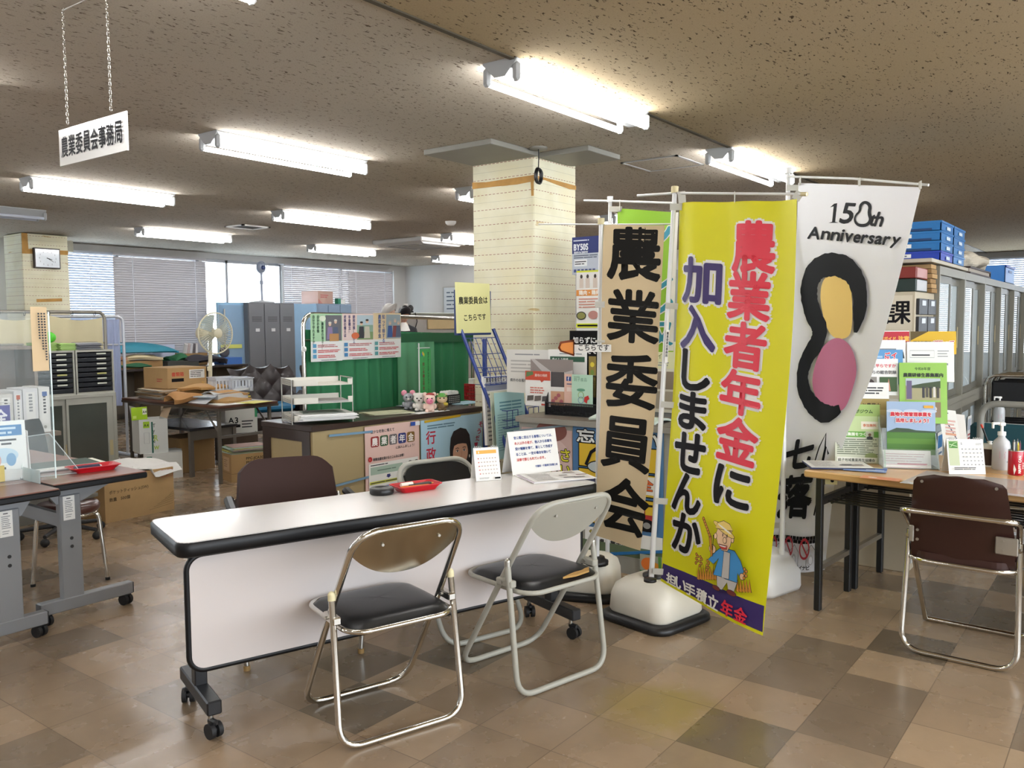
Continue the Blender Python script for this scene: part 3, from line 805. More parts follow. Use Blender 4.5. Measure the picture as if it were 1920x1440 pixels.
def deco(fl):
    fl.rect(.012, .122, .108, .138, mat('e3a94a', .6, var=0)); fl.text('5', .02, .125, .012, mat('ffffff', .6, var=0), .0004)
    for r_ in range(5):
        for c_ in range(7): fl.rect(.016 + c_ * .0135, .098 - r_ * .0175, .0215 + c_ * .0135, .103 - r_ * .0175, mat('b9a8a0' if c_ else 'cc6a60', .7, var=0))
    fl.bars(.012, .006, .06, .014, 2, mat('9a9a9a', .7, var=0)); fl.rect(.085, .004, .112, .012, INK)
desk_calendar('small white desk calendar with an orange month bar on the white table', (2.985, 2.395, ZT), R(-32), .12, .15, deco)
# notice card, leaning on its own folded foot
BLUEI = mat('1f3f86', .7, var=0); REDI = mat('c23a34', .7, var=0)
t = thing('notice_card', 'white notice card with blue and red lines of writing on the white table', 'sign', (3.255, 2.315, ZT), R(-22))
fl = Flat()
LINES = [[('官公署に提出する書類については、', BLUEI)], [('本人以外の者が、', REDI), ('他人から依頼を', BLUEI)], [('受け報酬を得て、業として作成す', BLUEI)], [('ることは、一定の場合を除いて', BLUEI)], [('法律で禁じられています。', REDI)]]
for k, row in enumerate(LINES):
    x = .03
    for s_, m in row:
        fl.text(s_, x, .168 - k * .026, .0152, m, .0004, wd=.93); x += len(s_) * .0152 * .93
fl.text('千葉県・千葉県行政書士会', .255, .027, .0118, BLUEI, .0003, al='r', wd=.9)
e = Vector((0, .05, .2)).normalized()
sheet('card', fl, on_plane((-.135, -.025, .0012), (1, 0, 0), e), .27, .205, PAPER, None, None, parent=t)
e2 = Vector((0, -.05, .2)).normalized()
sheet('back_card', None, on_plane((.135, .075, .0012), (-1, 0, 0), e2), .27, .205, PAPER, None, None, parent=t)
# brochures in a loose pile
def leaflet(name, label, loc, rz, w_, h, m, fl=None, group=None, t=.002, cat='leaflet', rx=0.0):
    o = sheet(name, fl, on_plane((-w_ / 2, -h / 2, t), (1, 0, 0), (0, 1, 0)), w_, h, m, label, cat, group, t=t)
    o.location = loc; o.rotation_euler = (rx, 0, rz); return o
def grey_print(w_, h, seed):
    f = Flat(); rng = random.Random(seed)
    f.rect(.01, .01, w_ - .01, h - .01, mat('e4e2de', .7, var=0))
    f.bars(.02, h * .08, w_ * .45, h * .9, 14, mat('a9a7a4', .7, var=0), seed=seed)
    for k in range(7):
        a, b_ = rng.uniform(.45, .8) * w_, rng.uniform(.1, .8) * h
        f.rect(a, b_, a + rng.uniform(.1, .2) * w_, b_ + rng.uniform(.04, .12) * h, mat(rng.choice(['7c7a78', '96807a', '6f6a70', 'b5a79c']), .7, var=0))
    return f
leaflet('brochure', 'white brochure at the bottom of the pile on the right end of the white table', (3.20, 2.165, ZT), R(-30), .30, .212, PAPER, None, 'brochures on the white table', .003, 'brochure')
leaflet('brochure', 'white brochure with a blue-red edge in the middle of the pile on the white table', (3.195, 2.16, ZT + .0032), R(-33), .297, .21, mat('c3b9c4', .6), None, 'brochures on the white table', .002, 'brochure')
leaflet('brochure', 'printed brochure open on top of the pile at the right end of the white table', (3.205, 2.15, ZT + .0054), R(-34), .30, .212, PAPER, grey_print(.3, .212, 3), 'brochures on the white table', .002, 'brochure')

# hanging department sign
t = thing('hanging_sign', 'white hanging sign plate with black lettering on two chains below the ceiling', 'sign', (1.6, 3.12, 2.022))
fl = Flat()
x = .018
for ch in '農業委員会事務局':
    fl.glyphs(ch, x, .03, x + .05, .105, INK, .0016); x += .0568
sheet('plate', fl, on_plane((0, .245, 0), (0, -1, 0), (0, 0, 1)), .49, .135, mat('e9e9e6', .18, coat=.4), None, None, parent=t, t=.006)
for y in (.178, -.14):
    mb = MB(); mb.tube([(.003, y, .128), (.003, y - .006, .14), (.003, y, .152), (.003, y + .006, .14)], .0012, CHROME, 6, True); mb.build('hook', t)
    mb = MB(); z = .150; k = 0
    while z < ZC - 2.022 - .005:
        d = (0, .0045) if k % 2 else (.0045, 0)
        mb.tube([(.003 + d[0] * math.cos(a), y + d[1] * math.cos(a), z + .008 + .009 * math.sin(a)) for a in [i * PI / 4 for i in range(8)]], .0012, CHROME, 5, True)
        z += .0145; k += 1
    mb.build('chain', t)
mb = MB(); mb.tube([(.003, .178, 2.6 - 2.022 - .01), (.003, -.14, 2.6 - 2.022 - .01)], .003, STEEL, 6); mb.build('ceiling_rod', t)
# ================================================================ the standing flags
POLEM = mat('d9d9d8', .3, coat=.2, var=.02); TIE = mat('d3d1c8', .7, back=.3); JOINT = mat('c9bd93', .5)
class Cloth:
    """a hanging cloth between two edges, each a list of (x, y, depth) of the survey; u from left to right, v from top to bottom in 0..1"""
    def __init__(s, L, Rr, wave, W, H):
        s.Lp = [AD(*p) for p in L]; s.Rp = [AD(*p) for p in Rr]; s.L, s.R, s.wave, s.W, s.H = L, Rr, wave, W, H
    def edge(s, P, v):
        k = min(max(v, 0) * (len(P) - 1), len(P) - 1.0001); i = int(k); f = k - i; n = len(P)
        a, b_, c, d = P[max(i - 1, 0)], P[i], P[i + 1], P[min(i + 2, n - 1)]
        a, b_, c, d = Vector(a), Vector(b_), Vector(c), Vector(d)
        return .5 * ((2 * b_) + (c - a) * f + (2 * a - 5 * b_ + 4 * c - d) * f * f + (3 * b_ - a - 3 * c + d) * f ** 3)
    def base(s, u, v): return s.edge(s.Lp, v).lerp(s.edge(s.Rp, v), u)
    def pt(s, u, v, w_=0.0):
        p = s.base(u, v); e = .004
        a = s.base(u + e, v) - s.base(u - e, v); b_ = s.base(u, min(v + e, 1)) - s.base(u, max(v - e, 0))
        n = b_.cross(a).normalized()
        return p + n * (s.wave(u, v) + w_)
    def fn(s, a, b_, z): return tuple(s.pt(a / s.W, 1 - b_ / s.H, z))       # metres on the cloth, v upwards
    def uv(s, x, y):           # where a surveyed point lies on the cloth, in metres
        u, v = .5, .5
        for _ in range(25):
            l, r = s.edge([(*p[:2], 0) for p in s.L], v), s.edge([(*p[:2], 0) for p in s.R], v)
            u = (x - l.x) / (r.x - l.x)
            yy = l.y + (r.y - l.y) * u
            l2, r2 = s.edge([(*p[:2], 0) for p in s.L], v + .01), s.edge([(*p[:2], 0) for p in s.R], v + .01)
            dy = (l2.y + (r2.y - l2.y) * u - yy) / .01
            v += (y - yy) / dy
            v = min(max(v, 0), .985)
        return u * s.W, (1 - v) * s.H
    def char(s, fl, ch, x0, y0, x1, y1, m, **k):
        cx, cy = (x0 + x1) / 2, (y0 + y1) / 2
        a, b_ = s.uv(x0, cy)[0], s.uv(x1, cy)[0]; c, d = s.uv(cx, y1)[1], s.uv(cx, y0)[1]
        fl.glyphs(ch, a, c, b_, d, m, **k)
    def pts(s, fl, P, m): fl.poly([s.uv(*p) for p in P], m)
    def build(s, name, parent, m, fl, nu=14, nv=44, t=.0006):
        mb = MB(); mb.grid(lambda u, v: s.pt(u, v), nu, nv, m, -t)
        if fl: fl.emit(mb, s.fn, [s.W * k / nu for k in range(1, nu)], [s.H * k / nv for k in range(1, nv)])
        return mb.build(name, parent)
def pole(parent, p0, p1, r=.0125, joint=True):
    mb = MB(); mb.cyl(p0, p1, r, POLEM, r * .85, n=14); mb.build('pole', parent)
    p0, p1 = Vector(p0), Vector(p1); mb = MB(); mb.cyl(p1, p1 + (p1 - p0).normalized() * .03, r * 1.35, JOINT if joint else POLEM, n=14); mb.build('pole_cap', parent)
def tie(parent, a, b_, wd=.03):
    a, b_ = Vector(a), Vector(b_); d = (b_ - a).normalized(); s_ = Vector((0, 0, 1)) - d * d.z; s_.normalize(); n = d.cross(s_) * .0015
    mb = MB(); v = [a - s_ * wd / 2, b_ - s_ * wd / 2, b_ + s_ * wd / 2, a + s_ * wd / 2]
    mb.add([tuple(p + n) for p in v] + [tuple(p - n) for p in v], [(0, 1, 2, 3), (7, 6, 5, 4), (0, 4, 5, 1), (1, 5, 6, 2), (2, 6, 7, 3), (3, 7, 4, 0)], TIE)
    mb.build('loop', parent)
def tank(parent, prof, m, foot=None, n=6):
    """a water-filled foot: rounded squares (half side, corner radius, height) stacked into one skin"""
    mb = MB(); v = []; K = len(rrect(-1, -1, 1, 1, .3, n))
    for h, r, z in prof: v += [(a, b_, z) for a, b_ in rrect(-h, -h, h, h, min(r, h * .99), n)]
    mb.add(v, [(i * K + k, i * K + (k + 1) % K, (i + 1) * K + (k + 1) % K, (i + 1) * K + k) for i in range(len(prof) - 1) for k in range(K)] + [list(range(K))[::-1], [(len(prof) - 1) * K + k for k in range(K)]], m, True)
    o = mb.build('water_tank', parent)
    if foot:
        mb = MB(); v = []
        for h, r, z in foot: v += [(a, b_, z) for a, b_ in rrect(-h, -h, h, h, r, n)]
        mb.add(v, [(i * K + k, i * K + (k + 1) % K, (i + 1) * K + (k + 1) % K, (i + 1) * K + k) for i in range(len(foot) - 1) for k in range(K)] + [list(range(K))[::-1], [(len(foot) - 1) * K + k for k in range(K)]], BLACK, True)
        mb.build('base_plate', parent)
    return o
OFFT = mat('ddd8ca', .45, var=.05)
PROF = [(.165, .06, .035), (.175, .07, .05), (.172, .075, .12), (.160, .08, .165), (.13, .08, .19), (.08, .06, .203), (.03, .02, .206)]
FOOT = [(.2, .08, 0), (.208, .085, .008), (.205, .085, .028), (.185, .075, .04), (.16, .06, .04)]

# --- yellow flag
YEL = mat('e4e01c', .42, var=.02, back=.25, spec=.45); PUR = mat('33235f', .45, var=0); WT = mat('e3e1da', .5, var=0); RDF = mat('d3233a', .45, var=0); BKF = mat('121014', .5, var=0, spec=.2)
t = thing('banner_flag', 'tall yellow flag with red and black writing and a cartoon farmer on a white pole', 'flag', (3.575, 1.835, 0), R(-12), 'standing flags')
tank(t, PROF, OFFT, FOOT)
inv = lambda o: Matrix.Translation(o.location) @ Matrix.Rotation(o.rotation_euler[2], 4, 'Z')
def loc(o, p): return tuple(inv(o).inverted() @ Vector(p))
mb = MB(); mb.lathe([(0, .2), (.055, .2), (.055, .215), (.032, .222), (.03, .235), (.0, .235)], BLACK, loc(t, (3.565, 1.838, .0)), 20); mb.build('socket_ring', t)
mb = MB(); c = loc(t, AD(1219, 1090, 3.72)); mb.lathe([(0, 0), (.028, 0), (.028, .012), (.0, .012)], BLACK, c, 20); mb.build('filler_cap', t)
pb, ptop = AD(1221, 1085, 3.93), AD(1265, 362, 3.90)
pole(t, loc(t, pb), loc(t, ptop))
rod0, rod1 = AD(1195, 367, 4.02), AD(1513, 364, 3.44)
mb = MB(); mb.tube([loc(t, rod0), loc(t, ptop), loc(t, rod1)], .006, POLEM, 8); mb.build('cross_rod', t)
mb = MB(); mb.cyl(loc(t, AD(1500, 364, 3.465)), loc(t, rod1), .0085, JOINT, n=10); mb.build('rod_end', t)
CY = Cloth([(1274, 381, 3.90), (1270, 560, 3.90), (1263, 740, 3.905), (1251, 930, 3.91), (1241, 1089, 3.91)],
           [(1497, 374, 3.47), (1490, 580, 3.46), (1474, 790, 3.46), (1452, 1000, 3.47), (1431, 1192, 3.48)],
           lambda u, v: .012 * math.sin(u * 7 + v * 2) * (1 - .3 * v) + .03 * math.sin(PI * u) * v + .014 * math.sin(u * 13 - v * 3) * (1 - v) ** 2, .6, 1.75)
fl = Flat(.0005)
CY.pts(fl, [(1246, 1056), (1290, 1073), (1345, 1096), (1390, 1117), (1435, 1136), (1431, 1192), (1390, 1171), (1340, 1147), (1290, 1119), (1241, 1090)], PUR)
CHARS = (('農', (1381, 416, 1456, 510), RDF), ('業', (1372, 512, 1449, 600), RDF), ('者', (1366, 607, 1442, 692), RDF), ('年', (1360, 698, 1434, 778), RDF), ('金', (1353, 786, 1429, 868), RDF), ('に', (1350, 880, 1416, 952), BKF),
                 ('加', (1288, 486, 1358, 569), PUR), ('入', (1284, 576, 1349, 656), PUR), ('し', (1287, 660, 1340, 733), BKF), ('ま', (1281, 738, 1334, 806), BKF), ('せ', (1272, 813, 1331, 886), BKF), ('ん', (1269, 890, 1324, 962), BKF), ('か', (1269, 967, 1324, 1038), BKF))
za = fl.z
for i_, (ch, b_, m) in enumerate(CHARS):
    fl.z = za + i_ * .00012
    CY.char(fl, ch, *b_, WT, bold=.0185)
zb = fl.z + .0016
for i_, (ch, b_, m) in enumerate(CHARS):
    fl.z = zb + i_ * .00006; CY.char(fl, ch, *b_, m, bold=.0065)
for ch, x, y, m in (('担', 1266, 1091, WT), ('い', 1286, 1100, WT), ('手', 1305, 1110, WT), ('積', 1328, 1121, WT), ('立', 1351, 1131, WT), ('年', 1377, 1142, RDF), ('金', 1400, 1153, RDF)):
    CY.char(fl, ch, x - 10.5, y - 14, x + 10.5, y + 14, m, bold=.0022)
# the farmer, drawn in the flag's own colours
SKIN = mat('e7c29a', .5, var=0); STRAW = mat('e3c66e', .5, var=0); COATB = mat('3f8cc6', .5, var=0); GRYT = mat('b6b3ae', .5, var=0); SHOE = mat('6b2a22', .5, var=0); RICE = mat('c8862a', .5, var=0); LINE = mat('2b2020', .5, var=0)
def E_(cx, cy, rx, ry, m, rot=0, o=True):
    a, b_ = CY.uv(cx, cy); sx, sy = .6 / 222, 1.75 / 770
    if o: fl.ell(a, b_, rx * sx + .0022, ry * sy + .0022, LINE, 24, rot)
    fl.ell(a, b_, rx * sx, ry * sy, m, 24, rot)
def P_(P, m, o=True):
    Q = [CY.uv(*p) for p in P]
    if o: fl.line(Q, .0045, LINE, True)
    fl.poly(Q, m)
for x in range(1320, 1358, 5): P_([(x, 1087), (x + 2.5, 1061), (x + 5, 1089)], RICE)
for x in range(1396, 1421, 5): P_([(x, 1108), (x + 2.5, 1086), (x + 5, 1111)], RICE)
P_([(1362, 1080), (1388, 1085), (1400, 1090), (1398, 1094), (1392, 1112), (1384, 1110), (1381, 1092), (1372, 1106), (1363, 1104)], GRYT)
E_(1361, 1103, 8, 4, SHOE); E_(1389, 1112, 9, 4.5, SHOE)
P_([(1371, 1027), (1358, 1037), (1346, 1050), (1356, 1058), (1366, 1047), (1356, 1078), (1373, 1082), (1378, 1085), (1399, 1092), (1400, 1074), (1406, 1086), (1413, 1080), (1405, 1052), (1395, 1034)], COATB)
P_([(1376, 1034), (1387, 1038), (1385, 1086), (1372, 1083)], GRYT)
E_(1408, 1081, 4, 5, SKIN); E_(1354, 1030, 7, 7, SKIN)
P_([(1347, 1004), (1352, 1006), (1353, 1026), (1355, 1026), (1356, 1004), (1354, 1044), (1352, 1044)], RICE)
for k in range(7): E_(1337 + k * 2.2, 974 + k * 5, 2, 3, RICE, .4)
for x, y in ((1326, 1040), (1335, 1045), (1350, 1052), (1418, 1066)):
    for k in range(5): E_(x + (k % 2) * 3, y + k * 4, 1.6, 2.2, RICE)
P_([(1369, 1000), (1372, 992), (1398, 996), (1398, 1010), (1395, 1024), (1390, 1033), (1380, 1031), (1372, 1018)], SKIN)
E_(1368, 1005, 2.6, 4.5, SKIN); E_(1400, 1012, 2.2, 4.5, SKIN)
E_(1384, 993, 23, 5.5, STRAW, -.28); P_([(1369, 990), (1372, 981), (1384, 977), (1395, 983), (1401, 995), (1385, 993)], STRAW); E_(1386, 992, 15, 1.6, WT, -.28, False)
E_(1383, 1003, .9, 3.2, LINE, 0, False); E_(1391, 1005, .9, 3.2, LINE, 0, False); E_(1387, 1013, 3.2, 4.6, SKIN); P_([(1376, 1020), (1392, 1024), (1391, 1029), (1384, 1029), (1379, 1026)], mat('c0392f', .5, var=0)); P_([(1377, 1021), (1391, 1024.5), (1388, 1026), (1379, 1023.5)], WT, False)
o = CY.build('flag_cloth', t, YEL, fl); o.matrix_parent_inverse = inv(t).inverted()
for u in (.04, .49, .985):
    p = CY.pt(u, 0.003); k = (u * .905); q = ptop.lerp(rod1, u * .95 + .02); tie(t, loc(t, p), loc(t, q + Vector((0, 0, .008))), .034)
for y, x, L in ((573, 1256, 22), (758, 1247, 24), (939, 1236, 26), (1071, 1232, 22)):
    tie(t, loc(t, AD(x - 8, y, 3.895)), loc(t, AD(x + L, y + 2, 3.895)), .028)
tie(t, loc(t, AD(1256, 388, 3.885)), loc(t, AD(1280, 388, 3.88)), .03)
o = sheet('office_sticker', Flat().text('農業委員会事務局', .0, .001, .017, INK, .0003, wd=.8) if False else None, on_plane((0, 0, 0), (1, 0, 0), (0, 0, 1)), .001, .001, WHITE, None, None, parent=t) if False else None
mb = MB(); fl2 = Flat(.0003); fl2.text('農業委員会事務局', .007, .142, .0145, INK, .0003, vert=True, wd=.75)
a_ = AD(1248.5, 680, 3.893); e_ = (AD(1254, 560, 3.893) - AD(1246, 700, 3.893)).normalized()
o = sheet('label_strip', fl2, lambda a, b_, z: loc(t, a_ + RIGHT * (a - .007) + e_ * (b_ - .0) - FWD * (z + .004)), .014, .15, PAPER, None, None, parent=t, t=.0005)

# --- beige paper banner
BEI = mat('d2bd97', .7, var=.05, back=.12); BPR = mat('100e0b', .6, var=0, spec=.2)
t = thing('banner_flag', 'narrow beige paper banner with five huge black characters on a white pole', 'flag', (3.725, 2.31, 0), R(20), 'standing flags')
tank(t, [(h * .93, r, z) for h, r, z in PROF], OFFT, [(h * .93, r, z) for h, r, z in FOOT])
pb, ptop = AD(1119, 1052, 4.27), AD(1127, 421, 4.13)
mb = MB(); mb.lathe([(0, .195), (.058, .195), (.06, .215), (.045, .22), (.04, .235), (.018, .238)], BLACK, loc(t, (pb.x, pb.y, 0)), 12); mb.build('socket_ring', t)
pole(t, loc(t, pb), loc(t, ptop))
mb = MB(); mb.tube([loc(t, AD(1010, 420, 4.3)), loc(t, ptop), loc(t, AD(1262, 420, 3.98))], .0035, POLEM, 8); mb.build('cross_rod', t)
CB = Cloth([(1132, 422, 4.12), (1129, 570, 4.13), (1126, 720, 4.15), (1122, 860, 4.17), (1118, 1004, 4.18)], [(1246, 422, 4.0), (1239, 580, 3.99), (1230, 730, 3.99), (1217, 880, 4.0), (1202, 1032, 4.0)],
           lambda u, v: .008 * math.sin(u * 6 + v * 9) + .012 * math.sin(PI * u) * v, .32, 1.55)
fl = Flat(.0003)
for ch, b_ in (('農', (1142, 427, 1239, 524)), ('業', (1140, 546, 1236, 641)), ('委', (1137, 666, 1231, 764)), ('員', (1131, 785, 1221, 880)), ('会', (1129, 899, 1216, 998))): CB.char(fl, ch, *b_, BPR, bold=.0075)
o = CB.build('paper_cloth', t, BEI, fl, 10, 40); o.matrix_parent_inverse = inv(t).inverted()
for y in (571, 640): tie(t, loc(t, AD(1116, y, 4.135)), loc(t, AD(1134, y, 4.12)), .03 if y < 600 else .012)
# small arrow taped on the beige banner pole
t2 = thing('arrow_sign', 'small handwritten sign with an orange cardboard arrow beside the beige banner', 'sign', (0, 0, 0))
Q = [AD(x, y, 4.10) for x, y in ((1076, 646), (1146, 646), (1146, 660), (1076, 660))]
fl = Flat(.0003); W_ = (Q[1] - Q[0]).length; H_ = (Q[0] - Q[3]).length
fl.text('こちらです', .018, .009, .0335, INK, .0006, wd=.92)
sheet('strip', fl, on_plane(Q[3], Q[1] - Q[0], Q[0] - Q[3]), W_, H_, mat('cfccc4', .4), None, None, parent=t2)
A = [AD(x, y, 4.11) for x, y in ((1046, 652), (1050, 641), (1076, 637), (1076, 668), (1050, 659))]; ar = MB(); nn = -FWD
B_ = [AD(x, y, 4.09) for x, y in ((1050, 651), (1053, 644), (1075, 641), (1075, 664), (1053, 657))]
ar.add([tuple(p) for p in A] + [tuple(p + nn * .03) for p in A], [(0, 1, 2, 3, 4)] + [(k, (k + 1) % 5, 5 + (k + 1) % 5, 5 + k) for k in range(5)], mat('a8562a', .6))
ar.add([tuple(p) for p in B_], [(0, 1, 2, 3, 4)], mat('d98532', .6)); ar.build('arrow', t2)

# --- green flag behind
GRN = mat('9ccc3c', .5, var=.03, back=.25); TEAL = mat('2f88a0', .5, var=0)
t = thing('banner_flag', 'lime green flag mostly hidden behind the beige banner, with teal outlined writing', 'flag', (4.03, 2.50, 0), R(10), 'standing flags')
pb, ptop = AD(1139, 1040, 4.72), AD(1144, 379, 4.5)
mb = MB(); c = loc(t, pb); mb.lathe([(.06, .0), (.06, .012), (.02, .03), (.016, max(.05, c[2]))], STEEL, (c[0], c[1], 0), 20); mb.build('base_plate', t)
pole(t, loc(t, pb), loc(t, ptop), .012, False)
mb = MB(); mb.tube([loc(t, AD(1095, 376, 4.6)), loc(t, AD(1144, 377, 4.5)), loc(t, AD(1268, 381, 4.32))], .006, POLEM, 8); mb.build('cross_rod', t)
CG = Cloth([(1158, 391, 4.48), (1157, 520, 4.48), (1155, 660, 4.48)], [(1272, 398, 4.31), (1268, 520, 4.31), (1262, 660, 4.31)], lambda u, v: .008 * math.sin(u * 6 + v * 4), .45, .95)
fl = Flat(.0003)
CG.pts(fl, [(1258, 398), (1272, 398), (1262, 660), (1252, 660)], WT)
for ch, y in (('ノ', 446), ('シ', 530), ('ン', 575), ('収', 625)): CG.char(fl, ch, 1203, y - 22, 1262, y + 22, TEAL, bold=.006, out=.013, outm=WT)
o = CG.build('flag_cloth', t, GRN, fl, 10, 24); o.matrix_parent_inverse = inv(t).inverted()
for x, y in ((1160, 383), (1258, 388)): tie(t, loc(t, AD(x + 2, y + 12, 4.46 if x < 1200 else 4.33)), loc(t, AD(x + 2, y - 8, 4.46 if x < 1200 else 4.33)), .03)
tie(t, loc(t, AD(1142, 392, 4.49)), loc(t, AD(1166, 392, 4.465)), .028)

# --- white anniversary flag
WFL = mat('eeeef2', .45, var=.02, back=.22, spec=.5)
t = thing('banner_flag', 'white anniversary flag with a black, yellow and pink peanut-shaped mark', 'flag', (4.33, 1.60, 0), R(-14), 'standing flags')
WPL = mat('e6e5e2', .35, coat=.1, var=.02)
tank(t, [(.155, .05, 0), (.163, .06, .02), (.16, .06, .1), (.148, .06, .12), (.144, .07, .14), (.12, .08, .19), (.07, .05, .215), (.03, .02, .22)], WPL)
pb, ptop = AD(1466, 1040, 4.40), AD(1478, 326, 4.52)
pole(t, loc(t, pb), loc(t, ptop), .0135, False)
mb = MB(); mb.tube([loc(t, AD(1476, 331, 4.52)), loc(t, AD(1600, 335, 4.2)), loc(t, AD(1741, 347, 3.88))], .0065, POLEM, 8); mb.build('cross_rod', t)
CW = Cloth([(1497, 343, 4.47), (1490, 520, 4.52), (1480, 700, 4.58), (1462, 880, 4.66), (1438, 1064, 4.74)],
           [(1727, 351, 3.90), (1681, 540, 4.0), (1632, 710, 4.14), (1572, 862, 4.335), (1546, 1071, 4.62)],
           lambda u, v: .012 * math.sin(u * 8 + v * 3) * v + .02 * math.sin(PI * u) * v, .6, 1.9)
fl = Flat(.0006); BRU = mat('101114', .5, var=0, spec=.2); BEAN = mat('e2bf68', .45, var=0); PNK = mat('b9678a', .45, var=0)
def fillet2(P, k=4):
    for _ in range(k):
        P = [q for a, b_ in zip(P, P[1:] + P[:1]) for q in ((a[0] * .75 + b_[0] * .25, a[1] * .75 + b_[1] * .25), (a[0] * .25 + b_[0] * .75, a[1] * .25 + b_[1] * .75))]
    return P
# lettering
def ital(ch, x0, y0, x1, y1, bold=.0028): CW.char(fl, ch, x0, y0, x1, y1, BRU, bold=bold, skew=.16)
P1 = [CW.uv(*p) for p in ((1571, 382), (1577, 381), (1573, 416), (1580, 418), (1560, 418), (1567, 416), (1570, 387), (1563, 389))]
fl.poly(P1, BRU)
for ch, b_ in (('5', (1583, 381, 1606, 419)), ('t', (1637, 403, 1648, 423)), ('h', (1648, 398, 1661, 424))): ital(ch, *b_)
B8 = [CW.uv(*p) for p in fillet2([(1612, 404), (1621, 396), (1621, 385), (1630, 378), (1640, 385), (1637, 400), (1641, 412), (1633, 423), (1617, 423), (1610, 414)], 2)]
fl.line(B8, [.008 + .009 * abs(math.sin(PI * k / len(B8) + .2)) for k in range(len(B8))], BRU, True)
x = 1519
for ch, w_, y0, y1 in (('A', 26, 426, 448), ('n', 18, 434, 449), ('n', 18, 436, 451), ('i', 6, 431, 452), ('v', 16, 438, 454), ('e', 14, 440, 455), ('r', 12, 441, 456), ('s', 11, 442, 457), ('a', 14, 443, 458), ('r', 12, 444, 459), ('y', 15, 445, 465)):
    ital(ch, x, y0, x + w_ - 2, y1, .0022); x += w_ * 1.03 + .6
# the mark: two kernels inside one heavy brush stroke
def blob(P, m): fl.poly([CW.uv(*p) for p in fillet2(P)], m)
blob([(1545, 560), (1552, 520), (1578, 512), (1604, 524), (1608, 580), (1606, 626), (1592, 637), (1570, 634), (1556, 612)], BEAN)
blob([(1528, 720), (1536, 680), (1552, 646), (1580, 630), (1606, 648), (1616, 690), (1606, 730), (1590, 772), (1566, 772), (1540, 752)], PNK)
stroke = [(1613, 624), (1620, 590), (1621, 552), (1611, 520), (1589, 501), (1563, 498), (1539, 508), (1526, 532), (1525, 560), (1534, 592), (1545, 618), (1539, 644), (1522, 670), (1512, 700), (1514, 730), (1527, 755), (1548, 772), (1568, 776), (1586, 764)]
wd = [.02, .075, .085, .092, .1, .104, .106, .108, .106, .1, .095, .098, .09, .086, .086, .09, .1, .1, .05]
Q = [CW.uv(*p) for p in stroke]; Q2 = []; W2 = []
for i in range(len(Q) - 1):
    a, b_, c, d = Q[max(i - 1, 0)], Q[i], Q[i + 1], Q[min(i + 2, len(Q) - 1)]
    for k in range(5):
        f = k / 5
        Q2.append(tuple(.5 * (2 * b_[j] + (c[j] - a[j]) * f + (2 * a[j] - 5 * b_[j] + 4 * c[j] - d[j]) * f * f + (3 * b_[j] - a[j] - 3 * c[j] + d[j]) * f ** 3) for j in (0, 1)))
        W2.append((wd[i] * (1 - f) + wd[i + 1] * f) * (1 + .05 * math.sin(i * 5 + k * 1.7)))
fl.line(Q2, W2, BRU)
for ch, b_ in (('七', (1478, 826, 1532, 874)), ('落', (1464, 892, 1529, 964))): CW.char(fl, ch, *b_, BRU, bold=.009)
for P in ([(1537, 866), (1546, 838), (1559, 812), (1556, 838), (1550, 862)], [(1551, 866), (1558, 836), (1560, 850)], [(1532, 960), (1540, 925), (1546, 893), (1543, 930), (1538, 955)], [(1541, 950), (1547, 915), (1547, 938)]): fl.line([CW.uv(*p) for p in P], .012, BRU)
for y in (1000, 1007):
    a, b_ = CW.uv(1446, y), CW.uv(1541, y); fl.bars(a[0], b_[1] - .01, b_[0] - .02, b_[1] + .006, 1, BRU, .9, .05, int(y), 2)
for x in (1452, 1484, 1515):
    a, b_ = CW.uv(x + 8, 1038); fl.line([(a - .045, b_ - .05), (a - .045, b_ + .03), (a, b_ + .06), (a + .045, b_ + .03), (a + .045, b_ - .05)], .005, mat('8f8f92', .5, var=0)); fl.ell(a, b_ - .01, .022, .028, mat('b9b9bb', .5, var=0)); fl.ell(a, b_ - .012, .016, .02, WFL)
    a, b_ = CW.uv(x - 2, 1021); fl.ring(a, b_, .046, .012, mat('a8303a', .5, var=0), ry=.042); fl.line([(a - .032, b_ + .03), (a + .032, b_ - .03)], .011, mat('a8303a', .5, var=0))
CW.char(fl, 'マ', 1492, 1051, 1499, 1059, BRU, bold=.001); CW.char(fl, 'イ', 1500, 1051, 1506, 1059, BRU, bold=.001); CW.char(fl, 'ナ', 1507, 1051, 1513, 1059, BRU, bold=.001); CW.char(fl, 'ビ', 1514, 1051, 1520, 1059, BRU, bold=.001)
o = CW.build('flag_cloth', t, WFL, fl, 16, 50); o.matrix_parent_inverse = inv(t).inverted()
for x, y, d in ((1500, 343, 4.46), (1611, 345, 4.17), (1725, 351, 3.905)): tie(t, loc(t, AD(x, y + 4, d - .004)), loc(t, AD(x, y - 11, d - .004)), .032)
for y, x in ((352, 1487), (830, 1462), (985, 1459)): tie(t, loc(t, AD(x - 12, y, 4.5)), loc(t, AD(x + 14, y, 4.5)), .03)
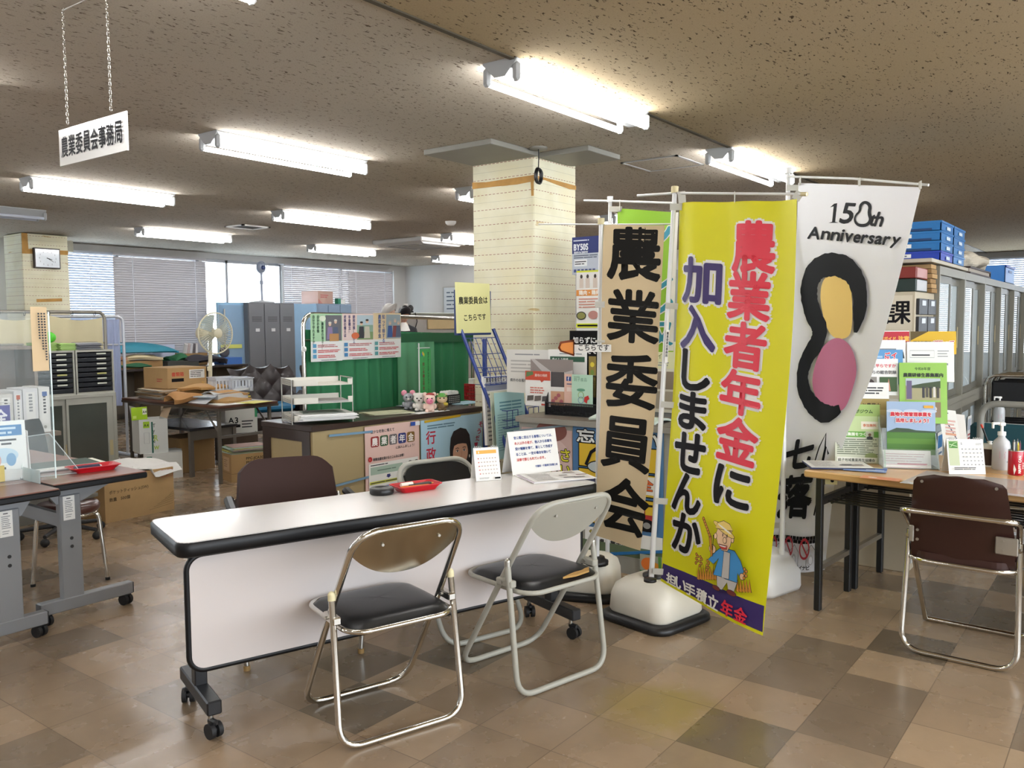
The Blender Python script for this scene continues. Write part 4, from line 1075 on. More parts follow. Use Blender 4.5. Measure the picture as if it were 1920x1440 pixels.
# ================================================================ counters, racks and posters in the middle
TAN = mat('a18f68', .55, var=.03); DBR = mat('34251f', .35, coat=.2, var=.1); ALG = mat('a9a8a2', .4, .3)
def on_x(X, xl, yt, xr, yb):       # a sheet on the plane X facing the eye: origin, width, height from surveyed corners
    a, b_, c = AX(xl, yt, X), AX(xl, yb, X), AX(xr, (yt + yb) / 2, X)
    return Vector((X, a.y, b_.z)), a.y - c.y, a.z - b_.z
def xposter(name, label, cat, X, box, m, draw, group=None, parent=None, t=.001):
    o, w_, h = on_x(X, *box); fl = Flat(.0003)
    if draw: draw(fl, w_, h)
    return sheet(name, fl, on_plane(o, (0, -1, 0), (0, 0, 1)), w_, h, m, label, cat, group, parent, t)
def on_dir(p0, d, xl, yt, xr, yb):  # the same on an upright plane through p0 that runs along d
    d = Vector((d[0], d[1], 0)).normalized(); n = Vector((d.y, -d.x, 0))
    a, b_, c = AP(xl, yt, p0, n), AP(xl, yb, p0, n), AP(xr, (yt + yb) / 2, p0, n)
    return Vector((a.x, a.y, b_.z)), d, (c - a).dot(d), a.z - b_.z
def dposter(name, label, cat, p0, d, box, m, draw, group=None, parent=None, t=.001, off=0.0):
    o, d, w_, h = on_dir(p0, d, *box); fl = Flat(.0003)
    if draw: draw(fl, w_, h)
    n = Vector((d.y, -d.x, 0))
    return sheet(name, fl, on_plane(o + n * off, d, (0, 0, 1)), w_, h, m, label, cat, group, parent, t)
def F(c): return mat(c, .6, var=0)
TX = F('3a3a3e'); TXL = F('8d8f92')

# --- dark topped reception counter
C0, C1, CZ = Vector((3.306, 3.985, 0)), Vector((4.835, 3.905, 0)), .80
CD = (C1 - C0).normalized(); CN = Vector((CD.y, -CD.x, 0)); CL = (C1 - C0).length
t = thing('reception_counter', 'tan counter with a dark brown top, posters on its front, left of the pillar', 'counter', C0, math.atan2(CD.y, CD.x))
mb = MB(); mb.box((0, 0, CZ - .035), (CL, .53, CZ), DBR, .004); mb.build('worktop', t)
mb = MB(); mb.box((.012, .012, 0), (CL - .01, .03, CZ - .035), TAN); mb.build('front_panel', t)
mb = MB(); mb.box((.012, .05, 0), (.025, .5, CZ - .1), TAN); mb.build('side_panel', t)
mb = MB(); mb.box((.005, .03, 0), (.02, .11, CZ - .035), DBR); mb.box((.005, .44, 0), (.02, .52, CZ - .035), DBR); mb.box((.005, .11, CZ - .1), (.02, .44, CZ - .035), DBR); mb.build('side_frame', t)
mb = MB(); mb.box((CL - .03, .03, 0), (CL - .01, .5, CZ - .035), TAN); mb.build('end_panel', t)
PF = C0 + CN * .0
def pink(fl, w_, h):
    fl.text('豊かな老後に備えて', w_ * .1, h * .9, h * .05, TX, .0006)
    for k, (ch, c) in enumerate(zip('農業者年金', ('8e2f2c', '2f5230', '6b6566', '2b3470', '7a5a24'))):
        x0 = w_ * (.1 + k * .165); fl.rr(x0, h * .70, x0 + w_ * .145, h * .85, .012, F(c)); fl.glyphs(ch, x0 + w_ * .022, h * .718, x0 + w_ * .123, h * .83, F('e8e2dc'), .0012)
    fl.text('に加入しましょう！', w_ * .93, h * .635, h * .045, TX, .0003, al='r')
    fl.ell(w_ * .08, h * .535, w_ * .035, w_ * .035, F('b22222')); fl.text('1', w_ * .066, h * .52, h * .035, F('f0e8e0')); fl.text('政策支援を受けるとこんなにお得！', w_ * .13, h * .51, h * .045, TX, .0006, wd=.85)
    fl.rect(w_ * .05, h * .02, w_ * .96, h * .47, F('dcdbd4')); fl.rect(w_ * .08, h * .31, w_ * .66, h * .42, F('9fb3a2')); fl.bars(w_ * .2, h * .35, w_ * .55, h * .38, 1, F('5f7466')); fl.bars(w_ * .08, h * .43, w_ * .4, h * .46, 1, TX)
    fl.poly([(w_ * .37, h * .29), (w_ * .43, h * .29), (w_ * .43, h * .265), (w_ * .45, h * .265), (w_ * .4, h * .235), (w_ * .35, h * .265), (w_ * .37, h * .265)], F('2a2f68'))
    fl.rect(w_ * .06, h * .175, w_ * .7, h * .215, F('b9bb3c')); fl.bars(w_ * .08, h * .18, w_ * .68, h * .21, 1, TX, .5)
    fl.rect(w_ * .06, h * .1, w_ * .4, h * .135, F('3a55a0')); fl.bars(w_ * .07, h * .03, w_ * .5, h * .09, 3, F('5b74a0'))
    for k, c in enumerate(('3f5f9a', 'a58a62')): fl.rect(w_ * (.76 + k * .12), h * .31, w_ * (.84 + k * .12), h * .37, F(c)); fl.ell(w_ * (.80 + k * .12), h * .395, w_ * .03, h * .03, F('caa182')); fl.ell(w_ * (.80 + k * .12), h * .415, w_ * .032, h * .018, F('3a2c28'))
    fl.rect(w_ * .82, h * 1.0 - .03, w_ * .91, h - .004, F('21489a')); fl.rect(w_ * .91, h - .03, w_ * 1.0, h - .004, F('d9dde0'))
dposter('poster', 'pink pension poster with five coloured character tiles on the counter front', 'poster', PF, CD, (683, 801, 786, 935), mat('d9b8ad', .5, var=.02), pink, 'posters on the counters', off=.003)
def lady(fl, w_, h):
    fl.bars(w_ * .1, h * .86, w_ * .55, h * .93, 2, F('5f7f94'), .5)
    for k, ch in enumerate('行政書士'): fl.glyphs(ch, w_ * .08, h * (.66 - .235 * k), w_ * .225, h * (.84 - .235 * k), F('c0243e'), .002)
    for k, ch in enumerate('そうだ！'): fl.glyphs(ch, w_ * (.985 - k * .028) - .03, h * (.80 - k * .1), w_ * (.985 - k * .028) + .01, h * (.875 - k * .1), F('b02a48'), .0012)
    hair = F('241a1b'); skin = F('dba88c')
    cx = w_ * .62
    fl.poly([(cx - .105, h * .22), (cx - .11, h * .55), (cx - .1, h * .70), (cx - .07, h * .79), (cx, h * .83), (cx + .06, h * .80), (cx + .095, h * .71), (cx + .11, h * .55), (cx + .118, h * .2)], hair)
    fl.poly([(cx - .16, 0), (cx - .14, h * .12), (cx - .06, h * .21), (cx + .06, h * .22), (cx + .14, h * .15), (cx + .18, 0)], F('8fa9c4'))
    fl.poly([(cx - .04, h * .2), (cx - .042, h * .38), (cx + .042, h * .38), (cx + .045, h * .2), (cx, h * .16)], F('cf9a80'))
    fl.ell(cx - .002, h * .47, .078, h * .19, skin, 36)
    fl.poly([(cx - .082, h * .5), (cx - .08, h * .62), (cx - .045, h * .70), (cx + .04, h * .70), (cx + .078, h * .62), (cx + .082, h * .5), (cx + .064, h * .585), (cx + .02, h * .60), (cx - .03, h * .60), (cx - .066, h * .58)], hair)
    for s_ in (-1, 1):
        fl.line([(cx + s_ * .018, h * .535), (cx + s_ * .035, h * .545), (cx + s_ * .055, h * .535)], .005, hair)
        fl.ell(cx + s_ * .035, h * .498, .0135, .0065, F('f3e9e4')); fl.ell(cx + s_ * .034, h * .498, .0065, .0065, hair); fl.line([(cx + s_ * .02, h * .505), (cx + s_ * .035, h * .516), (cx + s_ * .05, h * .505)], .003, hair)
        fl.ell(cx + s_ * .088, h * .40, .006, .012, F('ece6da'))
    fl.line([(cx + .004, h * .49), (cx + .008, h * .42), (cx - .004, h * .413)], .0035, F('c28468'))
    fl.poly([(cx - .036, h * .375), (cx, h * .36), (cx + .036, h * .375), (cx + .022, h * .335), (cx, h * .322), (cx - .022, h * .335)], F('a33b3f')); fl.poly([(cx - .028, h * .368), (cx, h * .358), (cx + .028, h * .368), (cx + .014, h * .348), (cx - .014, h * .348)], F('f4efe9'))
    fl.line([(w_ * .02, 0), (w_ * .02, h * .2)], .006, F('3c5a4c')); fl.line([(w_ * .36, 0), (w_ * .35, h * .18)], .012, F('b97c86'))
dposter('poster', 'light blue poster with a smiling dark-haired woman on the counter front', 'poster', PF, CD, (788, 789, 904, 925), mat('a9cbdd', .42, var=.02), lady, 'posters on the counters', off=.003)
def magnet(label, xa, ya, xb, yb, c, wpx, p0=PF, d=CD):
    n = Vector((d[1], -d[0], 0)); a, b_ = AP(xa, ya, p0, n) + n * .008, AP(xb, yb, p0, n) + n * .008
    u = (b_ - a).normalized(); q = n.cross(u) * wpx
    mb = MB(); v = [a - q, b_ - q, b_ + q, a + q]
    mb.add([tuple(p) for p in v] + [tuple(p - n * .006) for p in v], [(0, 1, 2, 3), (7, 6, 5, 4), (0, 4, 5, 1), (1, 5, 6, 2), (2, 6, 7, 3), (3, 7, 4, 0)], mat(c, .4))
    return tag(mb.build('magnet_bar'), label, 'magnet bar', 'magnet bars on the counters')
magnet('steel blue magnet bar on the upper left of the counter front', 616, 817, 697, 809, '6f93ad', .007)
magnet('steel blue magnet bar slanting across the foot of the pink poster', 620, 913, 706, 890, '6f8ea3', .007)
magnet('yellow magnet bar holding the top of the blue poster of the woman', 795, 791, 862, 779, 'c9a31e', .008)

# things on this counter
def on_counter(x, y, z=CZ): return G(x, y, z)
CA = math.atan2(CD.y, CD.x)
TRAY = mat('d5d2c6', .45, var=.03)
def stack_tray():
    p = on_counter(590, 797); t = thing('letter_tray_stack', 'three-tier beige letter tray stack with papers on the dark counter end', 'letter tray', (p.x + .15, p.y + .15, CZ), R(-24))
    for k, z in enumerate((.018, .125, .235)):
        mb = MB(); w_, d, h = .37, .29, .038
        mb.box((-w_ / 2, -d / 2, z), (w_ / 2, d / 2, z + .004), TRAY)
        mb.box((-w_ / 2, d / 2 - .004, z), (w_ / 2, d / 2, z + h), TRAY); mb.box((-w_ / 2, -d / 2, z), (-w_ / 2 + .004, d / 2, z + h), TRAY)
        for j in range(3): mb.box((-w_ / 2 - .0006, -d / 2 + .015, z + .008 + j * .007), (-w_ / 2, d / 2 - .03, z + .010 + j * .007), TX)
        mb.box((-w_ / 2, -d / 2, z), (-w_ / 2 + .15, -d / 2 + .004, z + h), TRAY); mb.box((w_ / 2 - .03, -d / 2, z), (w_ / 2, -d / 2 + .004, z + h), TRAY); mb.box((w_ / 2 - .004, -d / 2, z), (w_ / 2, d / 2, z + .008), TRAY)
        mb.build('tray', t)
    mb = MB()
    for x in (-.192, .192):
        for y in (-.12, .12): mb.cyl((x, y, 0), (x, y, .275), .004, STEEL, n=8)
        mb.tube([(x, -.12, .275), (x, .12, .275)], .004, STEEL, 8); mb.tube([(x, -.12, .012), (x, .12, .012)], .004, STEEL, 8)
    mb.build('wire_frame', t)
    return t
ts = stack_tray()
def paper_stack(name, label, base, rz, w_, d, n, cols, z0, group, jit=.012, seed=1, cat='paper'):
    rng = random.Random(seed); out = []; t_ = thing(name, label, cat, base, rz, group); mb = MB(); z = z0
    for k in range(n):
        a = rng.uniform(-jit, jit); b_ = rng.uniform(-jit, jit); h = rng.uniform(.0012, .004); c, s_ = math.cos(rng.uniform(-.05, .05)), rng.uniform(-.05, .05)
        q = [(x * c - y * s_ + a, x * s_ + y * c + b_) for x, y in ((-w_ / 2, -d / 2), (w_ / 2, -d / 2), (w_ / 2, d / 2), (-w_ / 2, d / 2))]
        mb.prism(q, z, z + h, mat(cols[k % len(cols)], .75, var=.03)); z += h
    mb.build('sheets', t_); return t_, z
a = ts.location; ca, sa = math.cos(R(-28)), math.sin(R(-28))
def rel(x, y): return (a.x + x * ca - y * sa, a.y + x * sa + y * ca, CZ)
paper_stack('paper_pile', 'pile of newsletters spilling out of the lowest tier of the letter tray', rel(.03, -.04), R(-27), .35, .27, 12, ('e6e5e2', 'd9d9d8', 'efeeea'), .023, 'papers in the letter tray', .014, 3)
paper_stack('paper_pile', 'thin papers in the middle tier of the letter tray', rel(.03, -.02), R(-28), .29, .22, 3, ('cfccc8', 'e4e2dd'), .13, 'papers in the letter tray', .01, 4)
fl = Flat(.0003); fl.poly([(.0, .0), (.25, .0), (.22, .16), (.02, .18)], F('5d665e')); fl.poly([(.03, .02), (.2, .02), (.18, .08), (.05, .09)], F('8b9288'))
o = leaflet('leaflet', 'dark green printed leaflet on top of the newsletters in the lowest tray tier', (rel(.02, -.03)[0], rel(.02, -.03)[1], CZ + .062), R(-30), .26, .2, mat('a7ada4', .6), fl, 'papers in the letter tray')
for x, y, rz, w_, d, cols, l, sd in ((722, 775, R(-20), .30, .21, ('a9ab8c', 'c7c8a0', 'dcdcc4'), 'loose yellowish leaflets on the dark counter beside the letter trays', 5), (790, 762, R(-12), .28, .2, ('6f7f86', 'c2c6c4'), 'grey-blue leaflets on the dark counter below the small dolls', 6), (806, 772, R(-4), .30, .08, ('e9e9e6',), 'white sheet lying at the front edge of the dark counter below the dolls', 7), (872, 756, R(-6), .26, .19, ('8fb0bd', 'a9c5cd', 'd5dede'), 'pale blue leaflets on the dark counter beside the blue rack', 8)):
    p = on_counter(x, y); paper_stack('leaflet_pile', l, (p.x, p.y, CZ), rz, w_, d, 4 if len(cols) > 1 else 1, cols, 0, 'leaflets on the dark counter', .02, sd)
# four little vinyl animals
def doll(label, x, y, body, head, ear, eh, extra=None, s=1.0):
    p = on_counter(x, y); d = Vector((-p.x, -p.y, 0)).normalized(); rz = math.atan2(d.x, -d.y)
    t = thing('vinyl_doll', label, 'figurine', (p.x, p.y, CZ), math.atan2(d.y, d.x) + PI / 2, 'small vinyl dolls on the dark counter')
    mb = MB(); mb.ball((0, 0, .034 * s), .034 * s, body, (1, .9, 1)); mb.ball((-.018 * s, -.022 * s, .012 * s), .014 * s, body, (1, 1.2, .8), 10); mb.ball((.018 * s, -.022 * s, .012 * s), .014 * s, body, (1, 1.2, .8), 10)
    mb.ball((-.034 * s, -.01 * s, .04 * s), .012 * s, body, (1, 1, 1.5), 10); mb.ball((.034 * s, -.01 * s, .04 * s), .012 * s, body, (1, 1, 1.5), 10); mb.build('body', t)
    mb = MB(); mb.ball((0, -.004, .086 * s), .036 * s, head, (1.08, .95, .95)); h = mb.build('head', t)
    for q in (-1, 1):
        mb = MB(); mb.ball((q * .030 * s, .002, .118 * s), eh * s, ear, (1, .45, 1), 10); mb.build('ear', t)
        mb = MB(); mb.ball((q * .014 * s, -.036 * s, .093 * s), .0052 * s, INK, n=8); mb.build('eye', h)
    if extra: extra(t, s)
    return t
def snout(c, r, ys=-.036, z=.078):
    def f(t, s): mb = MB(); mb.ball((0, ys * s, z * s), r * s, c, (1.2, .7, .9), 12); mb.build('snout', t)
    return f
VG, VW, VP = mat('9b9da2', .3), mat('dedad3', .3), mat('e7c9bb', .3)
doll('grey mouse doll with pink ears at the left of the row on the dark counter', 766, 768, VG, VG, mat('d58a9a', .4), .022, snout(VW, .008))
def belt(t, s): snout(mat('5a4038', .4), .006)(t, s); mb = MB(); mb.lathe([(.036 * s, .09 * s), (.036 * s, .12 * s), (.02 * s, .128 * s), (0, .13 * s)], VW, n=14); mb.build('cap', t)
doll('white bear doll in a white cap, second in the row on the dark counter', 786, 771, VW, VW, VW, .012, belt)
def pigx(t, s):
    mb = MB(); mb.ball((0, -.036 * s, .076 * s), .02 * s, mat('e27f9c', .35), (1.15, .7, 1), 14); mb.ball((.008 * s, -.05 * s, .08 * s), .004, mat('a8274e', .4), n=8); mb.build('snout', t); mb = MB(); mb.ball((.004, .004, .118 * s), .024 * s, mat('a8322e', .4), (1.3, 1, .45), 12); mb.build('cap', t)
doll('pink-snouted pig doll with a red cap, third in the row on the dark counter', 806, 773, VP, VP, VP, .015, pigx, 1.05)
def hat(t, s):
    mb = MB(); mb.lathe([(.0, .128 * s), (.02 * s, .126 * s), (.03 * s, .108 * s), (.044 * s, .104 * s), (.03 * s, .1 * s)], mat('4f9a3a', .4), n=16); mb.build('hat', t); mb = MB(); mb.ball((.026 * s, -.02 * s, .05 * s), .018 * s, mat('d8c24a', .4), (1, .6, .7), 10); mb.build('scarf', t)
doll('child doll in a green hat at the right of the row on the dark counter', 829, 770, mat('6f5a3c', .4), mat('e2c7a2', .35), mat('e2c7a2', .35), .008, hat, .98)
# little green table flag
p = on_counter(800, 765); t = thing('table_flag', 'small green table flag with red writing standing behind the dolls', 'flag', (p.x - .01, p.y + .06, CZ), CA)
mb = MB(); mb.cyl((0, 0, 0), (0, 0, .47), .005, POLEM, n=8); mb.tube([(-.012, 0, .435), (.11, 0, .435)], .003, POLEM, 6); mb.build('pole', t)
mb = MB(); mb.lathe([(.035, 0), (.035, .008), (.008, .016)], WHITE, n=16); mb.build('base', t)
fl = Flat(.0003); GF = mat('4fb768', .5, back=.3)
for k in range(3): fl.ell(.02 + k * .011, .335 + (k % 2) * .01, .006, .014, F(('3f7fb0', 'd8a93a', 'c4c23a')[k]))
fl.text('国が支える安心が大きくなる', .085, .355, .024, F('20402c'), .0002, vert=True, wd=.6); fl.text('「担い手積立年金」', .036, .31, .029, F('7a3030'), .0004, vert=True, wd=.75)
fl.rect(.004, .0, .116, .026, F('e3e3dc')); fl.text('農業者年金', .012, .006, .018, TX, .0004)
sheet('flag_cloth', fl, on_plane((.004, -.004, .05), (1, 0, 0), (0, 0, 1)), .112, .375, GF, None, None, parent=t)
# wire basket of cards and red basket
p = on_counter(852, 758); t = thing('card_basket', 'black basket full of white cards on the dark counter', 'basket', (p.x, p.y + .05, CZ), CA + .05)
mb = MB()
for a, b_, c, d in ((-.07, -.05, .07, -.047), (-.07, .047, .07, .05), (-.07, -.05, -.067, .05), (.067, -.05, .07, .05)):
    mb.box((a, b_, 0), (c, d, .075), BLACK)
mb.box((-.07, -.05, 0), (.07, .05, .003), BLACK)
for k in range(4):
    for j in range(6): mb.box((-.064 + j * .0215, -.0506, .015 + k * .014), (-.048 + j * .0215, -.05, .02 + k * .014), F('b9b7b0'))
mb.build('basket', t)
t2 = thing('card_stack', 'white cards standing in the black basket on the dark counter', 'cards', (p.x, p.y + .05, CZ), CA + .05)
mb = MB()
for k in range(12): mb.box((-.062 + k * .0102, -.042, .005), (-.062 + k * .0102 + .008, .042, .098 + .004 * math.sin(k * 2.1)), PAPER)
mb.build('cards', t2)
p = on_counter(884, 748); t = thing('plastic_basket', 'red perforated plastic basket behind the blue rack on the dark counter', 'basket', (p.x + .0, p.y - .06, CZ), CA)
REDB = mat('a01a24', .4)
mb = MB(); H_ = .13
for x in (-.085, .082):
    for k in range(9): mb.box((x, -.06 + k * .0145, 0), (x + .003, -.052 + k * .0145, H_), REDB)
for y in (-.06, .057):
    for k in range(12): mb.box((-.085 + k * .0145, y, 0), (-.077 + k * .0145, y + .003, H_), REDB)
for z in (0, .03, .06, .09, H_ - .02):
    h = .02 if z == H_ - .02 else .008
    mb.box((-.086, -.061, z), (.086, -.057, z + h), REDB); mb.box((-.086, .057, z), (.086, .061, z + h), REDB); mb.box((-.086, -.061, z), (-.082, .061, z + h), REDB); mb.box((.082, -.061, z), (.086, .061, z + h), REDB)
mb.box((-.085, -.06, 0), (.085, .06, .003), REDB); mb.build('basket', t)
bl, ba = t.location, CA
t2 = thing('tissue_pack', 'white packet with a yellow label sticking out of the red basket', 'packet', (bl.x - .03, bl.y, CZ + .004), CA); mb = MB(); mb.box((-.045, -.03, 0), (.045, .03, .168), PAPER, .004); mb.box((-.008, -.0306, .125), (.03, -.03, .15), F('c9a93a')); mb.build('packet', t2)

# --- blue brochure rack
BLU = mat('1d3a86', .35, coat=.2, var=.04)
Lt, Lb = AY(857, 600, 3.78), AX(968, 886, AY(857, 600, 3.78).x); Rt, Rb = AY(922, 600, 3.78), AX(1002, 815, AY(922, 600, 3.78).x)
k_ = Lb.z / (Lt.z - Lb.z)
t = thing('brochure_rack', 'blue tubular brochure rack leaning back in front of the pillar', 'brochure rack', (4.52, 3.45, 0))
def L_(p): return (p[0] - 4.52, p[1] - 3.45, p[2])
dirL = (Lt - Lb).normalized()
xl, xr = Lt.x, Lt.x + .36
def tubep(x, z): s_ = (z - Lb.z) / (Lt.z - Lb.z); return (x - 4.52, Lb.y + (Lt.y - Lb.y) * s_ - 3.45, z)
zt = 1.37
for x in (xl, xr):
    mb = MB(); mb.tube([tubep(x, .02), tubep(x, zt)], .0125, BLU, 12); mb.build('front_tube', t)
    if x == xl: continue
    mb = MB(); y0 = 3.83 - 3.45; mb.box((x - 4.52 - .012, y0 - .014, 0), (x - 4.52 + .012, y0 + .014, 1.3), BLU, .003); mb.build('back_post', t)
mb = MB()
for z in (.06, .45): mb.tube([tubep(xl, z), tubep(xr, z)], .008, BLU, 8)
mb.tube([tubep(xr, .1), (xr - 4.52, .38, .1)], .007, BLU, 8)
mb.build('crossbar', t)
mb = MB()
for z in (1.31, 1.20, 1.08): mb.tube([tubep(xl, z), tubep(xr, z)], .0028, BLU, 6)
for k in range(1, 6): x = xl + (xr - xl) * k / 6; mb.tube([tubep(x, 1.05), tubep(x, 1.31)], .0028, BLU, 6)
mb.build('wire_grid', t)
def basket(z):
    mb = MB(); y = tubep(0, z)[1]
    for dz, dy in ((0, -.07), (.05, -.07), (.115, -.07)):
        P = [tubep(xl, z + dz), (xl - 4.52, y + dy, z + dz), (xr - 4.52, y + dy, z + dz), tubep(xr, z + dz)]
        if dz == .115: P = [P[0], P[1], (xl - 4.52 + .12, y + dy, z + dz), (xl - 4.52 + .12, y + dy, z + .05)]
        mb.tube(P, .003, BLU, 6)
    mb.tube([(xr - 4.52 - .12, y - .07, z + .05), (xr - 4.52 - .12, y - .07, z + .115), (xr - 4.52, y - .07, z + .115), tubep(xr, z + .115)], .003, BLU, 6)
    for k in range(7): x = xl - 4.52 + (xr - xl) * k / 6; mb.tube([(x, y - .07, z + (.05 if 1 < k < 5 else .115)), (x, y - .07, z), (x, y + .06, z)], .0026, BLU, 6)
    mb.build('wire_basket', t)
for z in (.42, .72, 1.0): basket(z)
fl = Flat(.0004)
fl.text('農業委員会は', .03, .2, .054, INK, .0012, wd=.98, rot=.03); fl.text('こちらです', .075, .085, .05, INK, .0009, rot=.04)
YP = mat('dfdb9c', .6, var=.02)
o = sheet('paper_sign', fl, on_plane(L_((AY(852, 625, 3.755).x, 3.735, AY(852, 625, 3.735).z)), (1, 0, 0), (0, .03, 1)), .375, .345, YP, None, None, parent=t)
mb = MB(); mb.box((xl - .035 - 4.52, 3.75 - 3.45, 1.33), (xr - .02 - 4.52, 3.78 - 3.45, 1.64), mat('2a3f78', .5), .004); mb.build('sign_board', t)
# papers in the rack
def rack_paper(label, Y, box, m, draw, tk=.004):
    xl_, yt, xr_, yb = box; a, b_, c = AY(xl_, yt, Y), AY(xl_, yb, Y), AY(xr_, (yt + yb) / 2, Y); fl = Flat(.0003); w_, h = c.x - a.x, a.z - b_.z
    if draw: draw(fl, w_, h)
    return sheet('newsletter', fl, on_plane((a.x, Y - .02, b_.z), (1, 0, 0), (0, .06, 1)), w_, h, m, label, 'newsletter', 'papers in the blue rack', t=tk)
def news(fl, w_, h): fl.rect(.015, h - .1, w_ - .012, h - .045, F('8f93a4')); fl.text('農業委員会だより', .022, h - .04, .034, INK, .0006, wd=.9); fl.bars(.02, .02, w_ - .02, h - .11, 12, TXL, .4)
rack_paper('newsletters with a black title leaning high in the blue rack', 3.54, (908, 706, 974, 835), PAPER, news, .02)
rack_paper('cream paper peeking out behind the mint green sheet in the blue rack', 3.46, (920, 735, 975, 850), mat('dcd9c4', .7), None)
def mint(fl, w_, h):
    for k in range(3): fl.bars(.05, h - .075 - k * .022, w_ - .03, h - .06 - k * .022, 1, F('5b8a94'), .7)
    fl.bars(.02, .05, w_ - .02, h - .14, 15, F('7fa6aa'), .35)
rack_paper('mint green printed sheet standing in the lower basket of the blue rack', 3.40, (928, 737, 984, 862), mat('a9cfcd', .6, var=.02), mint)

# --- grey counter with posters behind the flags
GC = mat('9d9c94', .45, var=.04)
XC, YA, YE, ZK = 4.12, 1.86, 3.04, .85
t = thing('cabinet_counter', 'low grey counter covered with posters behind the flags', 'counter', (XC, YA, 0))
mb = MB(); mb.box((.0, 0, .0), (.4, YE - YA, ZK - .03), GC); mb.build('body', t)
mb = MB(); mb.box((-.025, -.01, ZK - .03), (.42, YE - YA + .01, ZK), mat('6b6156', .4), .003); mb.box((-.028, -.01, ZK - .034), (-.02, YE - YA + .01, ZK - .002), mat('b6b3aa', .3, .7)); mb.build('worktop', t)
mb = MB(); mb.box((-.006, 0, .10), (.0, YE - YA, .16), mat('5f6f52', .5)); mb.build('stripe_panel', t)
XP = XC - .004
def rice(fl, w_, h):
    fl.rect(0, 0, w_, h, F('c7a9a2')); fl.ell(w_ * .5, h * .62, w_ * .5, h * .3, F('d3b9b4')); fl.ell(w_ * .6, h * .98, w_ * .3, h * .12, F('7c4a42'))
    for k, s_ in enumerate(('のみなさ', 'さしい', 'ません')): fl.text(s_, w_ * .98, h * (.66 - .17 * k), w_ * .23, F('d8d43a'), .002, out=.006, outm=INK, al='r')
    fl.rect(0, h * .17, w_, h * .22, F('b5243a')); fl.ell(w_ * .6, h * .08, w_ * .25, h * .07, F('c9a6a4'))
xposter('poster', 'pinkish poster with yellow outlined writing beside the notice card', 'poster', XP, (978, 800, 1073, 960), F('cdb3ac'), rice, 'posters on the counters')
def tractor(fl, w_, h):
    fl.rect(0, 0, w_, h, F('4a78a8'))
    for k, ch in enumerate('忘れない'): fl.glyphs(ch, w_ * (.05 + .235 * k), h * .83, w_ * (.25 + .235 * k), h * .955, F('e9ecec'), .003, out=.009, outm=INK)
    for (x0, y0, x1, y1) in ((.08, .60, .46, .82), (.54, .60, .94, .82), (.08, .37, .46, .57), (.54, .37, .94, .57), (.22, .05, .93, .33)): fl.rect(w_ * x0 - .006, h * y0 - .006, w_ * x1 + .006, h * y1 + .006, INK); fl.rect(w_ * x0, h * y0, w_ * x1, h * y1, F('d8b52c'))
    fl.rect(w_ * .08, h * .37, w_ * .46, h * .5, F('3a3f5e')); fl.line([(w_ * .16, h * .61), (w_ * .22, h * .74), (w_ * .36, h * .83)], .02, INK); fl.ell(w_ * .32, h * .6, w_ * .14, h * .06, F('b9c3c6')); fl.ring(w_ * .32, h * .6, w_ * .14, .006, INK, ry=h * .06)
    fl.rect(w_ * .56, h * .39, w_ * .93, h * .56, F('e4e2dc'))
    for k, ch in enumerate('安全'): fl.glyphs(ch, w_ * (.60 + .16 * k), h * .43, w_ * (.74 + .16 * k), h * .545, F('d2622a'), .002, out=.004, outm=INK)
    fl.rect(w_ * .6, h * .1, w_ * .9, h * .2, F('b03028')); fl.rect(w_ * .68, h * .17, w_ * .82, h * .25, F('8d1f22')); fl.ell(w_ * .64, h * .09, w_ * .07, h * .05, INK); fl.ell(w_ * .84, h * .1, w_ * .09, h * .06, INK); fl.ell(w_ * .84, h * .1, w_ * .04, h * .03, F('8f8f8c'))
    fl.text('ヤマモリ', w_ * .8, h * .29, .022, INK, .0012, wd=.7) if False else fl.bars(w_ * .7, h * .27, w_ * .9, h * .31, 1, INK, .5, 0, 5, 2)
    fl.ell(w_ * .1, h * .14, w_ * .12, h * .08, F('d7923a')); fl.ring(w_ * .1, h * .14, w_ * .12, .008, INK, ry=h * .08)
xposter('poster', 'blue safety poster with yellow panels and a red tractor behind the beige banner', 'poster', XP, (1074, 795, 1244, 982), F('4a78a8'), tractor, 'posters on the counters')
def assoc(fl, w_, h):
    fl.text('令和七年度農作業安全推進中', w_ * .06, h * .70, h * .2, F('b9a93a'), .0009, out=.003, outm=INK, wd=.78); fl.text('千葉県農業士協議会', w_ * .05, h * .36, h * .23, INK, .0012, wd=1.1); fl.text('JAグループ千葉・千葉県農業協同組合', w_ * .03, h * .08, h * .22, INK, .0012, wd=.72)
xposter('poster', 'white strip poster with black association names under the tractor poster', 'poster', XP, (1097, 985, 1242, 1030), PAPER, assoc, 'posters on the counters')
magnet('blue magnet bar low on the grey counter behind the flag bases', 1146, 1038, 1243, 1034, '2a6ea8', .008, Vector((XP, 0, 0)), (0, -1))
magnet('grey-blue magnet bar along the top of the pinkish poster', 965, 808, 1086, 795, '7d8f9a', .006, Vector((XP, 0, 0)), (0, -1))
def veg(fl, w_, h):
    fl.ell(w_ * .35, h * .72, w_ * .3, h * .2, F('d9722a')); fl.ell(w_ * .62, h * .5, w_ * .28, h * .3, F('d08a2e')); fl.rect(w_ * .0, h * .12, w_ * .3, h * .5, F('2f7a4a')); fl.text('緑黄', w_ * .15, h * .46, w_ * .24, F('eef2e6'), .0006, vert=True); fl.line([(w_ * .8, h), (w_ * .85, h * .3)], w_ * .12, F('4f8a3c'))
xposter('poster', 'vegetable picture card with oranges low behind the yellow flag base', 'poster', XP - .02, (1200, 1038, 1246, 1098), F('9a9d8e'), veg, 'posters on the counters')

